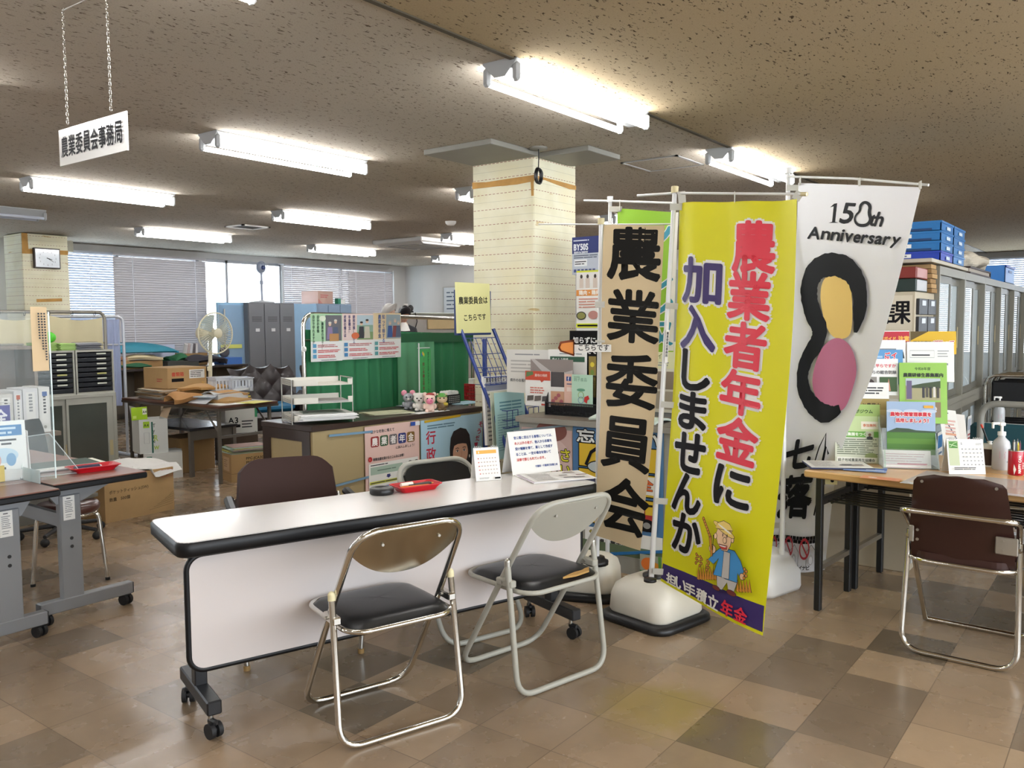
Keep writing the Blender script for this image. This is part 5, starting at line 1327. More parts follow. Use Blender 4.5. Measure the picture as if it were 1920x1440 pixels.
# leaflet rack of black mesh with leaflets, on the grey counter
MESH = mat('1b1b1e', .4)
t = thing('mesh_leaflet_rack', 'black mesh leaflet rack with two tiers on the grey counter', 'leaflet rack', (4.26, 2.63, ZK))
yw = .31
mb = MB()
for x, z0, z1 in ((0, .012, .075), (.10, .05, .24)):
    for k in range(int((z1 - z0) / .009)): mb.tube([(x, -yw, z0 + k * .009), (x, yw, z0 + k * .009)], .0013, MESH, 4)
    for k in range(54): y = -yw + k * 2 * yw / 53; mb.box((x - .0007, y - .0014, z0), (x + .0007, y + .0014, z1), MESH)
    mb.tube([(x, -yw, z1), (x, yw, z1)], .004, MESH, 8)
mb.build('mesh_front', t)
for y in (-yw, yw):
    mb = MB(); mb.prism([(-.01, 0), (.2, 0), (.2, .36), (.17, .36), (.09, .24), (-.01, .08)], y - .002, y + .002, MESH, 'y'); mb.build('side_panel', t)
mb = MB(); mb.box((-.01, -yw, 0), (.2, yw, .004), MESH); mb.box((.196, -yw, 0), (.2, yw, .33), MESH); mb.build('tray', t)
def rackleaf(label, X, box, m, draw, name='leaflet', t_=.004): return xposter(name, label, 'leaflet', X, box, m, draw, 'leaflets in the black mesh rack', None, t_)
def red1(fl, w_, h):
    fl.rect(0, h * .74, w_, h, F('c8492f')); fl.poly([(w_ * .03, h * .82), (w_ * .33, h * .9), (w_ * .3, h * .99), (w_ * .05, h * .97)], F('587a4a')); fl.text('農地の相続', w_ * .38, h * .85, w_ * .1, F('f2d8ce'), .0003); fl.poly([(w_ * .6, h * .74), (w_ * .75, h * .74), (w_ * .66, h * .68)], F('c8492f'))
    for k in range(3): fl.bars(w_ * .2, h * (.5 - .07 * k), w_ * .8, h * (.55 - .07 * k), 1, F('d27a6c'), .7, .1, k, 2)
    for k in range(3): fl.poly([(w_ * (.07 + .3 * k), h * .14), (w_ * (.33 + .3 * k), h * .17), (w_ * (.34 + .3 * k), h * .31), (w_ * (.09 + .3 * k), h * .29)], F(('56504c', '6b625c', '4c4a4c')[k]))
    fl.rect(w_ * .65, h * .03, w_ * .93, h * .08, F('c8492f'))
rackleaf('white leaflet with a red headed band in the front of the black mesh rack', 4.285, (985, 695, 1032, 760), PAPER, red1)
def pot(fl, w_, h): fl.rect(0, h * .55, w_, h, F('4a4648')); fl.rect(0, h * .42, w_, h * .55, F('e6e4e0')); fl.rect(0, 0, w_, h * .42, F('c79a7c')); [fl.ell(w_ * (.2 + .2 * k), h * (.12 + .09 * (k % 3)), w_ * .14, h * .06, F('a85a62')) for k in range(4)]
rackleaf('dark leaflet with a picture of potatoes in the front of the black mesh rack', 4.29, (1032, 697, 1058, 759), F('d9d6d0'), pot)
def fbk(fl, w_, h): fl.rect(w_ * .25, h * .78, w_ * .8, h * .92, F('2f4a8c')); fl.text('f', w_ * .42, h * .79, w_ * .55, F('f0f0f0'), .0006); fl.rect(w_ * .3, h * .45, w_ * .95, h * .58, F('ead5cb')); fl.bars(w_ * .3, h * .65, w_ * .9, h * .72, 1, F('5a5a80'))
rackleaf('salmon pink leaflet with a blue square mark in the black mesh rack', 4.285, (1058, 701, 1074, 760), F('e0b9a8'), fbk)
def mintl(fl, w_, h):
    fl.bars(w_ * .1, h * .9, w_ * .4, h * .95, 1, F('7fa88e')); fl.text('銚子産品', w_ * .1, h * .8, w_ * .16, F('6a9a80')); fl.ell(w_ * .45, h * .52, w_ * .2, h * .045, F('5f9a7e')); fl.ring(w_ * .45, h * .36, w_ * .13, .003, F('8fb04a')); fl.ring(w_ * .45, h * .2, w_ * .13, .003, F('5f7fb0'))
    fl.poly([(w_ * .62, h * .3), (w_ * .8, h * .36), (w_ * .86, h * .25), (w_ * .76, h * .2), (w_ * .74, h * .1), (w_ * .6, h * .16)], F('c22a26')); fl.bars(w_ * .3, h * .03, w_ * .9, h * .07, 1, F('7fa88e'))
rackleaf('mint green leaflet with a red map shape in the black mesh rack', 4.28, (1072, 702, 1111, 761), F('b9dcc6'), mintl)
def doc(fl, w_, h): fl.bars(w_ * .2, h * .86, w_ * .8, h * .92, 1, TXL); fl.bars(w_ * .1, h * .45, w_ * .9, h * .78, 4, F('b5b3ae'), .4); fl.text('県外のお客様を訪問した', w_ * .08, h * .26, w_ * .068, TX, .0003)
rackleaf('large pale printed sheet at the left back of the black mesh rack', 4.43, (950, 655, 1030, 735), F('dedcd6'), doc)
def green2(fl, w_, h): fl.rect(w_ * .05, h * .72, w_ * .95, h * .84, F('2f5a44')); fl.text('食べよう地域', w_ * .1, h * .745, h * .075, F('e4ebe2'), .0003); fl.bars(w_ * .3, h * .88, w_ * .9, h * .93, 1, TXL)
rackleaf('white sheet with a dark green bar at the back of the black mesh rack', 4.42, (1028, 655, 1100, 735), PAPER, green2)
def stairs(fl, w_, h): fl.rect(0, 0, w_, h, F('8f8480')); fl.poly([(0, h), (w_ * .5, h * .35), (w_, h * .5), (w_, h * .7), (w_ * .6, h * .55), (w_ * .1, h)], F('bfb8b6')); fl.poly([(0, 0), (w_ * .4, h * .35), (w_ * .6, h * .3), (w_ * .5, 0)], F('5f5450')); fl.rect(w_ * .6, 0, w_, h * .25, F('c9c6c0'))
rackleaf('grey photo card of a staircase in the middle of the black mesh rack', 4.36, (995, 673, 1074, 735), F('9a918c'), stairs)
def yel3(fl, w_, h): fl.ell(w_ * .5, h * .8, w_ * .3, h * .06, F('d8c23a')); fl.ell(w_ * .5, h * .6, w_ * .25, h * .08, F('6f8a3a'))
rackleaf('narrow yellow pamphlet at the right end of the black mesh rack', 4.36, (1104, 668, 1117, 745), F('8f7a3a'), yel3)
mb = MB(); mb.grid(lambda u, v: (4.14 + .22 * v + .01 * math.sin(u * 9), 2.56 - .42 * u, ZK + .014 + .016 * math.sin(PI * v) + .004 * math.sin(u * 5)), 16, 8, mat('cfdcd2', .5), .012)
tag(mb.build('paper_roll'), 'loosely folded pale green papers on the grey counter edge beside the beige banner', 'paper')

# --- tall cabinet with boxes and posters
t = thing('steel_cabinet', 'tall grey steel cabinet with posters, just right of the middle pillar', 'cabinet', (4.93, 1.95, 0))
mb = MB(); mb.box((0, 0, 0), (.42, 1.10, 1.74), mat('8f908c', .45, .1), .004); mb.build('body', t)
mb = MB(); mb.box((-.004, .55, .08), (0, .553, 1.7), DARK); mb.build('door_gap', t)
XT = 4.924
def ups(t_):
    o, w_, h = on_x(XT, 1073, 437, 1128, 507); fl = Flat(.0003)
    return o, w_, h
o, w_, h = on_x(XT + .02, 1073, 437, 1128, 507)
t = thing('carton', 'blue and white product box with large letters on top of the tall grey cabinet', 'box', (XT + .02, o.y - w_, 1.74))
mb = MB(); mb.box((0, 0, 0), (.3, w_ * 1.6 - w_ * .6, h), mat('8a97a8', .4)); mb.build('box', t)
fl = Flat(.0003); fl.rect(0, 0, w_, h, F('b5bcc8')); fl.rect(0, h * .56, w_, h, F('24306c')); fl.text('BY50S', w_ * .05, h * .65, h * .235, F('dfe3ea'), .0022, wd=.7); fl.text('500VA/300W', w_ * .06, h * .565, h * .075, F('dfe3ea'), .0008); fl.bars(w_ * .05, h * .88, w_ * .6, h * .93, 1, F('c9cede'), .6)
fl.bars(w_ * .06, h * .42, w_ * .9, h * .53, 2, F('4f566a')); fl.rect(w_ * .08, h * .22, w_ * .52, h * .4, F('e2e4e6')); fl.bars(w_ * .1, h * .25, w_ * .5, h * .37, 2, TX)
for k in range(6): fl.rect(w_ * (.06 + .13 * k), h * .06, w_ * (.15 + .13 * k), h * .14, F('3d4a80'))
sheet('front_face', fl, on_plane((-.0012, w_, 0), (0, -1, 0), (0, 0, 1)), w_, h, F('b5bcc8'), None, None, parent=t)
def chick(fl, w_, h):
    fl.rect(0, h * .70, w_, h * .97, F('e4e1dc')); fl.rect(0, h * .97, w_, h, F('c9d02e'))
    for x in (.2, .45, .75): fl.ell(w_ * x, h * .9, w_ * .05, h * .035, F('33281f')); fl.rect(w_ * (x - .08), h * .71, w_ * (x + .08), h * .87, F('cfc0b4'))
    fl.rect(0, h * .58, w_, h * .68, F('d88a3a')); fl.text('鶏肉・鶏卵', w_ * .1, h * .60, w_ * .17, F('f3ece2'), .0012); fl.bars(w_ * .1, h * .37, w_ * .9, h * .55, 4, F('c78a7a'), .45)
    fl.ell(w_ * .2, h * .25, w_ * .2, h * .07, F('2c2a26')); fl.ell(w_ * .2, h * .25, w_ * .16, h * .055, F('8a8a4a')); fl.ell(w_ * .68, h * .26, w_ * .2, h * .07, F('b9837c')); fl.rect(0, h * .05, w_, h * .12, F('d9e02e')); fl.bars(w_ * .05, h * .06, w_ * .9, h * .11, 1, INK, .6)
xposter('poster', 'white food poster with an orange band on the tall grey cabinet', 'poster', XT, (1081, 508, 1128, 620), PAPER, chick, 'posters on the tall cabinet')
def blackp(fl, w_, h):
    fl.text('知らずに', w_ * .1, h * .68, w_ * .17, F('f0efec'), .0015); fl.text('与えてい', w_ * .3, h * .4, w_ * .17, F('f0efec'), .0015); fl.rr(w_ * .82, h * .66, w_ * .98, h * .9, .01, F('d88aa8'))
xposter('poster', 'black warning poster with white writing below the food poster', 'poster', XT - .004, (1068, 620, 1132, 690), INK, blackp, 'posters on the tall cabinet')
def photos(fl, w_, h):
    fl.rect(w_ * .05, h * .62, w_ * .95, h * .98, F('d8d6a8')); fl.text('農業ガイド', w_ * .12, h * .76, w_ * .14, F('5a6a40')); fl.bars(w_ * .12, h * .65, w_ * .85, h * .72, 2, TXL)
    for k, c in enumerate(('6f5a48', '8a7a68', '5a4c40', 'a89c88')): fl.rect(w_ * (.06 + .46 * (k % 2)), h * (.33 - .28 * (k // 2)), w_ * (.48 + .46 * (k % 2)), h * (.58 - .28 * (k // 2)), F(c))
xposter('poster', 'pale yellow poster with small photos seen between the beige and yellow flags', 'poster', XT, (1190, 640, 1268, 770), F('d9d3c0'), photos, 'posters on the tall cabinet')
# ================================================================ the right: table, chair, leaflets, cabinets
WOOD = mat('cfa671', .3, coat=.25, var=.07, scale=4); BLKL = mat('1a1b1d', .42)
def long_table(name, label, loc, rz, L, D, H, topm, th=.035, group=None, shelf=True):
    """meeting table: x along the length, y the depth, black folding legs"""
    t = thing(name, label, 'table', loc, rz, group)
    mb = MB(); mb.box((0, 0, H - th), (L, D, H), topm, .006); mb.build('tabletop', t)
    for x in (.07, L - .07):
        for y in (.03, D - .03): mb = MB(); mb.box((x - .016, y - .016, 0), (x + .016, y + .016, H - th), BLKL, .004); mb.build('leg', t)
        mb = MB(); mb.box((x - .012, .03, .20), (x + .012, D - .03, .225), STEEL); mb.box((x - .014, .03, H - th - .035), (x + .014, D - .03, H - th), BLKL); mb.box((x - .01, .04, H - .17), (x + .01, D - .04, H - .13), BLKL); mb.build('leg_frame', t)
    if shelf:
        mb = MB()
        for k in range(7): y = .06 + (D - .12) * k / 6; mb.tube([(.1, y, H - .15), (L - .1, y, H - .15)], .005, BLKL, 6)
        for x in (.12, L / 2, L - .12): mb.tube([(x, .05, H - .155), (x, D - .05, H - .155)], .005, BLKL, 6)
        mb.build('wire_shelf', t)
    return t
ZR = .69
TA = R(-95)
RT = long_table('folding_table', 'light wood table with black legs in front of the leaflet stands on the right', (4.11, 1.315, 0), TA, 1.8, .45, ZR, WOOD)
long_table('folding_table', 'second light wood table with black legs behind the first one on the right', (4.565, 1.265, 0), TA, 1.8, .45, ZR, WOOD)
fl = Flat(.0003); fl.ell(.052, .018, .008, .008, INK)
o = sheet('masking_tape', fl, on_plane((4.152, 1.245, .622), (.25, -.95, 0), (0, .02, 1)), .075, .034, mat('d8cf9a', .7), 'piece of cream masking tape on the corner leg of the right table', 'tape')
o = sheet('plastic_film', None, on_plane((4.02, .86, ZR + .0008), (-.087, -.996, 0), (.996, -.087, 0)), .9, .4, clear('f4f8fa', .05, .08), 'clear glossy plastic film spread over the right table', 'film')
# brown folding chair
BRD = mat('361d18', .38, var=.08)
t = thing('folding_chair', 'dark brown board-backed chair with chrome tubes at the right table', 'chair', (4.055, .575, 0), R(-92))
r = .0115
mb = MB(); mb.tube([(-.222, .225, r), (.222, .225, r), (.205, -.12, .42), (.205, -.20, .50)], r, CHROME, 12, False, .09, 8)
mb.tube([(-.222, .225, r), (-.205, -.12, .42), (-.205, -.20, .50)], r, CHROME, 12, False, .09, 8); mb.build('front_legs', t)
mb = MB(); mb.tube([(-.205, -.185, .52), (-.218, -.235, r), (.218, -.235, r), (.205, -.185, .52)], r, CHROME, 12, False, .09, 8); mb.build('rear_legs', t)
mb = MB(); mb.tube([(-.2, -.16, .52), (-.212, -.25, .61), (-.205, -.335, .633), (.205, -.335, .633), (.212, -.25, .61), (.2, -.16, .52)], r, CHROME, 12, False, .06, 8); mb.build('back_bar', t)
mb = MB(); mb.tube([(a, b_, .405) for a, b_ in rrect(-.205, -.235, .205, .2, .09, 7)], .0105, CHROME, 10, True); mb.build('seat_rim', t)
mb = MB(); mb.prism(rrect(-.195, -.225, .195, .195, .08, 7), .408, .44, mat('3a1f1a', .45, var=.06)); mb.build('seat', t)
def bb(u, v):
    z = .785 + (.415 - .785) * v; hw = .165 + .028 * min(1, v * 1.6); e = u * 2 - 1
    k = max(0, (.10 - v) / .10); hw2 = hw - .075 * (1 - math.sqrt(max(0, 1 - k * k)))
    z2 = z - (.02 * max(0, (v - .8) / .2) * (1 - e * e))
    return (e * hw2, -.215 - .105 * (z - .415) / .37 - .022 * (1 - e * e) + .02, z2)
mb = MB(); mb.grid(bb, 24, 22, BRD, -.012); b_ = mb.build('backrest', t)
for x in (-.135, .135):
    mb = MB(); y = -.215 - .105 * (.755 - .415) / .37 - .022 * (1 - (x / .17) ** 2) + .02; mb.cyl((x, y + .002, .752), (x, y - .004, .752), .006, STEEL, n=12); mb.build('rivet', b_)
for q in (-1, 1):
    mb = MB(); mb.box((q * .15 - .02, -.262, .485), (q * .2 + .01, -.254, .555), mat('b5b2aa', .3, .8), .004)
    for z in (.5, .54): mb.cyl((q * .155, -.262, z), (q * .155, -.267, z), .006, STEEL, n=10)
    mb.build('bracket', t)
# --- leaflet stands
d4 = Vector((.4, -.917, 0)); n4 = Vector((d4.y, -d4.x, 0))
def stleaf(label, X, box, m, draw, group, name='leaflet', tk=.003, lean=.16):
    p0 = Vector((X, 1.1, 0)); o, d, w_, h = on_dir(p0, d4, *box); fl = Flat(.0003)
    if draw: draw(fl, w_, h)
    n = Vector((d.y, -d.x, 0))
    return sheet(name, fl, on_plane(o + n * (h * lean * .5), d, Vector((0, 0, 1)) - n * lean), w_, h, m, label, 'leaflet', group, t=tk)
LG, RG = 'leaflets in the left clear stand', 'leaflets in the right clear stand'
def symp(fl, w_, h):
    fl.rect(0, h * .8, w_, h, F('a9c774')); fl.rect(0, h * .54, w_, h * .8, F('c5d79f')); fl.rect(0, h * .44, w_, h * .54, F('6fae4a')); fl.rect(0, 0, w_, h * .44, F('d9dccb'))
    fl.text('農地シンポジウム', w_ * .06, h * .855, w_ * .098, F('2f4a24'), .0006); fl.text('8:23', w_ * .1, h * .69, w_ * .1, F('2f4a24'), .0005); fl.rect(w_ * .58, h * .58, w_ * .97, h * .71, F('e8e4d2')); fl.text('参加無料', w_ * .62, h * .625, w_ * .075, F('c8602a'), .0004)
    fl.text('で共同農園をつくる', w_ * .02, h * .47, w_ * .085, F('eef4e2'), .0006); fl.rect(w_ * .68, h * .41, w_ * .86, h * .54, F('b9bfa8')); fl.ell(w_ * .77, h * .485, w_ * .035, h * .026, F('6a5040')); fl.ell(w_ * .77, h * .43, w_ * .07, h * .03, F('2a2a2c'))
    fl.bars(w_ * .04, h * .14, w_ * .95, h * .42, 8, F('6f7a64'), .4); fl.ell(w_ * .8, h * .12, w_ * .14, h * .06, F('9aa874')); fl.rect(w_ * .04, h * .02, w_ * .92, h * .1, F('eeeee6')); fl.text('銚子地域農業再生協議会', w_ * .06, h * .035, w_ * .075, F('5a5f58'), .0004)
stleaf('green agricultural symposium leaflet in front of the left clear stand', 4.50, (1567, 757, 1650, 866), mat('d3dcb9', .5, var=.02), symp, LG, tk=.006)
def farmer(fl, w_, h): fl.rect(0, h * .4, w_, h * .64, F('a58f52')); fl.text('農業士と農業士', w_ * .08, h * .46, w_ * .105, F('3f3418'), .0006); fl.rect(w_ * .12, h * .70, w_ * .95, h * .94, F('efede6')); fl.bars(w_ * .16, h * .73, w_ * .9, h * .91, 3, TX, .5); fl.rect(0, 0, w_, h * .4, F('b8a468'))
stleaf('olive banded leaflet, second row of the left clear stand', 4.57, (1584, 716, 1667, 800), PAPER, farmer, LG)
def boujo(fl, w_, h):
    fl.text('たんぼは', w_ * .05, h * .76, w_ * .1, F('3a3a3e'), .0004); fl.text('平らですか', w_ * .45, h * .77, w_ * .1, F('d8606a'), .0008); fl.text('手', w_ * .12, h * .58, w_ * .12, F('d8606a'), .0008); fl.text('からの総合防除', w_ * .26, h * .59, w_ * .1, F('3a3a3e'), .0004)
    fl.rect(w_ * .05, h * .1, w_ * .48, h * .5, F('8f8a82')); fl.ell(w_ * .28, h * .3, w_ * .15, h * .15, F('3a2c2a')); fl.rect(w_ * .55, h * .1, w_ * .97, h * .5, F('3f5a34')); fl.poly([(w_ * .7, h * .12), (w_ * .82, h * .12), (w_ * .77, h * .46)], F('c98a72'))
stleaf('white pest control leaflet with two photos, third row of the left clear stand', 4.63, (1608, 672, 1684, 740), PAPER, boujo, LG)
def rice4(fl, w_, h): fl.rect(0, 0, w_, h, F('5f9acb')); fl.bars(w_ * .05, h * .5, w_ * .5, h * .85, 3, F('a9c9e2'), .5); fl.text('イネ', w_ * .78, h * .92, w_ * .15, F('d83a4a'), .002, vert=True, out=.004, outm=F('f0f0f0')); fl.text('ご協', w_ * .6, h * .92, w_ * .15, F('d83a4a'), .002, vert=True, out=.004, outm=F('f0f0f0'))
stleaf('blue leaflet with red outlined letters, fourth row of the left clear stand', 4.68, (1620, 655, 1693, 720), F('5f9acb'), rice4, LG)
def letter(fl, w_, h): fl.bars(w_ * .1, h * .6, w_ * .75, h * .72, 1, TXL, .6); fl.bars(w_ * .03, h * .38, w_ * .8, h * .52, 1, TX, .7); fl.poly([(w_ * .78, h * .35), (w_ * .97, h * .35), (w_ * .93, h * .6), (w_ * .83, h * .58)], F('2a2a2a'))
stleaf('white letter with a small black drawing, fifth row of the left clear stand', 4.72, (1634, 637, 1698, 690), PAPER, letter, LG)
def warn(fl, w_, h): fl.rect(0, h * .55, w_, h * .97, F('b92a3a')); fl.text('散布ガイド', w_ * .03, h * .64, w_ * .12, F('e8b04a'), .001); fl.text('注意', w_ * .68, h * .62, w_ * .16, F('e8b04a'), .0016)
stleaf('red headed notice at the top back of the left clear stand', 4.78, (1640, 620, 1705, 668), PAPER, warn, LG)
def mow(fl, w_, h): fl.rect(0, 0, w_, h, F('d9b02a')); fl.poly([(0, h), (w_ * .4, h), (0, h * .6)], F('5a4a1e')); fl.text('耕作放棄地を', w_ * .06, h * .45, w_ * .08, INK, .0008); fl.text('刈払って', w_ * .50, h * .42, w_ * .115, F('b92a2a'), .0016, out=.004, outm=F('f2e8d8')); fl.rect(w_ * .1, 0, w_ * .9, h * .35, F('55481f'))
stleaf('yellow mowing poster at the top back of the right clear stand', 4.80, (1708, 621, 1793, 664), F('d9b02a'), mow, RG)
def lett2(fl, w_, h): fl.line([(w_ * .06, h * .6), (w_ * .58, h * .6), (w_ * .58, h * .78), (w_ * .06, h * .78)], .002, TXL, True); fl.bars(w_ * .1, h * .63, w_ * .5, h * .7, 1, TX, .5); fl.bars(w_ * .65, h * .6, w_ * .9, h * .8, 3, TXL, .3); fl.bars(w_ * .1, h * .25, w_ * .9, h * .5, 2, TXL, .4)
stleaf('white typed letters in the upper row of the right clear stand', 4.72, (1702, 640, 1789, 715), PAPER, lett2, RG, tk=.02)
def train(fl, w_, h):
    fl.text('令和8年度', w_ * .32, h * .88, w_ * .075, F('2a4a1e'), .0003); fl.text('農業研修生募集案内', w_ * .08, h * .77, w_ * .094, F('1e2a18'), .0012); fl.rect(w_ * .13, h * .38, w_ * .86, h * .74, F('a9a27c')); fl.rect(w_ * .13, h * .62, w_ * .86, h * .74, F('b9c4c9')); fl.poly([(w_ * .25, h * .62), (w_ * .5, h * .66), (w_ * .86, h * .7), (w_ * .86, h * .58), (w_ * .13, h * .58)], F('3f4f34')); fl.rect(w_ * .15, h * .4, w_ * .26, h * .70, F('6b5f80'))
    for k in range(5): fl.rect(w_ * (.48 + .075 * k), h * (.42 + .01 * (k % 2)), w_ * (.53 + .075 * k), h * .6, F(('3a3a3e', '555048', '2f2f33', 'd8d4cc', '4a4640')[k]))
    fl.rect(w_ * .12, h * .1, w_ * .47, h * .35, F('5a5048')); fl.ell(w_ * .3, h * .2, w_ * .1, h * .06, F('2a2420')); fl.rect(w_ * .5, h * .1, w_ * .86, h * .35, F('8a7458')); fl.ell(w_ * .68, h * .24, w_ * .1, h * .05, F('cfc6b8'))
stleaf('bright green trainee recruitment booklet in the middle of the right clear stand', 4.60, (1688, 679, 1776, 792), mat('8fc04a', .4, var=.02), train, RG, tk=.012)
def field(fl, w_, h):
    fl.rect(0, 0, w_, h * .42, F('4f7f34')); fl.rect(0, h * .2, w_, h * .3, F('5f8f3a')); fl.rect(0, h * .42, w_, h, F('9fb6d6'))
    for k in range(5): fl.ell(w_ * (.15 + .18 * k), h * (.82 - .05 * (k % 2)), w_ * .16, h * .035, F('c3cfe2'))
    fl.poly([(0, h * .42), (w_ * .2, h * .5), (w_ * .45, h * .49), (w_ * .6, h * .46), (w_, h * .445), (w_, h * .42)], F('3a4f3a'))
    fl.text('農地中間管理事業を', w_ * .07, h * .73, w_ * .095, F('c8283a'), .0012, out=.0035, outm=F('f2e9e6')); fl.text('活用しましょう！', w_ * .18, h * .615, w_ * .092, F('c8283a'), .0012, out=.0035, outm=F('f2e9e6')); fl.rr(w_ * .76, h * .88, w_ * .96, h * .93, .004, F('e0a83a'))
stleaf('flyer with a blue sky over a green field in front of the right clear stand', 4.43, (1664, 752, 1754, 850), mat('9fb6d6', .35, var=0), field, RG, tk=.01)
def forms(fl, w_, h):
    fl.bars(w_ * .05, h * .55, w_ * .9, h * .9, 4, F('c9a3a8'), .25); fl.rect(w_ * .3, h * .48, w_ * .92, h * .51, F('c84a6a')); fl.line([(w_ * .04, h * .03), (w_ * .9, h * .03), (w_ * .9, h * .46), (w_ * .04, h * .46)], .0015, F('d79aa8'), True); fl.bars(w_ * .08, h * .08, w_ * .8, h * .4, 4, F('d9b9bd'), .2); fl.rect(w_ * .03, 0, w_ * .06, h, F('cbe0cc'))
stleaf('white and pink application forms in the lowest pocket of the right clear stand', 4.36, (1656, 842, 1746, 892), PAPER, forms, RG, tk=.006, lean=.3)
CLR = clear('eef4f4', .07, .03)
def stand(label, x0, px, zb, n, w_, loc_off=(0, 0)):
    c = G(px, 880, ZR) + Vector((.04, .0, 0)); t = thing('leaflet_stand', label, 'leaflet stand', (x0, c.y, ZR), math.atan2(d4.y, d4.x))
    mb = MB(); mb.box((-w_ / 2, .0, 0), (w_ / 2, .34, .004), CLR); mb.build('base', t)
    for q in (-1, 1):
        pts = [(-.01, 0), (.34, 0), (.37, .40), (.33, .40)] + [(.33 - .34 * k / n, .40 - .33 * k / n) for k in range(1, n)]
        mb = MB(); mb.prism(pts, q * w_ / 2 - .0015, q * w_ / 2 + .0015, CLR, 'x'); mb.build('side_panel', t)
    mb = MB()
    for k in range(n): y = .02 + .30 * k / n; z = .02 + .30 * k / n; mb.box((-w_ / 2, y - .002, z), (w_ / 2, y, z + .075), CLR)
    mb.build('pockets', t)
stand('clear acrylic leaflet stand with stepped pockets, left one on the right tables', 4.50, 1606, 0, 5, .24)
stand('clear acrylic leaflet stand with stepped pockets, right one on the right tables', 4.42, 1708, 0, 4, .25)
# flat things on the table
leaflet('clipboard', 'white papers on a navy clipboard at the left corner of the right table', (4.30, 1.21, ZR + .004), R(-62), .30, .22, mat('1f2a5a', .4), None, t=.004)
leaflet('paper', 'white printed paper on top of the navy clipboard at the table corner', (4.31, 1.215, ZR + .0092), R(-60), .29, .21, PAPER, grey_print(.29, .21, 9), t=.001, cat='paper')
fl = Flat(.0003); fl.rect(0, .05, .19, .10, F('4f6fb8')); fl.rect(.02, .10, .17, .125, F('d9c98a')); fl.rect(.1, .02, .18, .05, F('b9c8e2'))
leaflet('booklet', 'blue booklet lying beside the clipboard on the right table', (4.27, 1.07, ZR + .004), R(-80), .19, .135, mat('7f9ad0', .4), fl, cat='booklet')
fl = Flat(.0003); fl.ell(.05, .04, .02, .012, F('f0e2d8')); fl.rect(.08, .03, .15, .05, F('d98a6a'))
leaflet('card', 'orange card under the plastic film at the front of the right table', (4.08, .955, ZR + .001), R(-90), .17, .08, mat('d9926a', .5), fl, t=.0005, cat='card')
def magf(fl, w_, h): fl.line([(w_ * .15, h * .93), (w_ * .55, h * .93)], .006, F('3a2f5a')); fl.line([(w_ * .15, h * .93), (w_ * .9, h * .3)], .005, F('3a2f5a')); fl.bars(w_ * .25, h * .5, w_ * .9, h * .8, 4, F('d9b0a8'), .5); fl.rect(w_ * .2, h * .45, w_ * .8, h * .5, F('e0a88a')); fl.bars(w_ * .2, h * .1, w_ * .8, h * .4, 4, F('c9c9d0'), .4)
p = G(1800, 858, ZR)
t = thing('magazine_file', 'slim white leaflets standing aslant behind the right desk calendar', 'leaflet', (p.x + .06, p.y + .02, ZR), R(-72))
fl = Flat(.0003); magf(fl, .085, .25); sheet('front_leaflet', fl, on_plane((-.06, -.012, .002), (1, 0, -.1), (-.16, .12, 1)), .085, .25, PAPER, None, None, parent=t)
sheet('back_leaflet', None, on_plane((-.03, .012, .002), (1, 0, -.1), (-.1, .12, 1)), .085, .225, mat('e6e2dd', .6), None, None, parent=t, t=.01)
mb = MB(); mb.box((-.06, -.02, 0), (.06, .05, .006), WHITE); mb.build('foot', t)
def deco2(fl):
    fl.rect(.006, .04, .052, .158, F('c3cba8')); fl.rect(.010, .122, .048, .154, F('4f8a3a')); fl.line([(.015, .126), (.03, .145), (.045, .15)], .003, F('a9cf8a')); fl.line([(.012, .14), (.03, .135), (.046, .13)], .002, F('dfeecb'))
    fl.text('5', .062, .138, .016, TXL, .0002); fl.bars(.13, .136, .158, .146, 2, TXL)
    for r_ in range(5):
        for c_ in range(6): fl.rect(.064 + c_ * .0165, .115 - r_ * .0185, .070 + c_ * .0165, .120 - r_ * .0185, TXL)
    fl.bars(.02, .018, .12, .032, 2, TX, .5)
c = G(1804, 888, ZR)
desk_calendar('white desk calendar with a green leaf photo on the right table', (c.x + .03, c.y, ZR), R(-58), .165, .165, deco2)
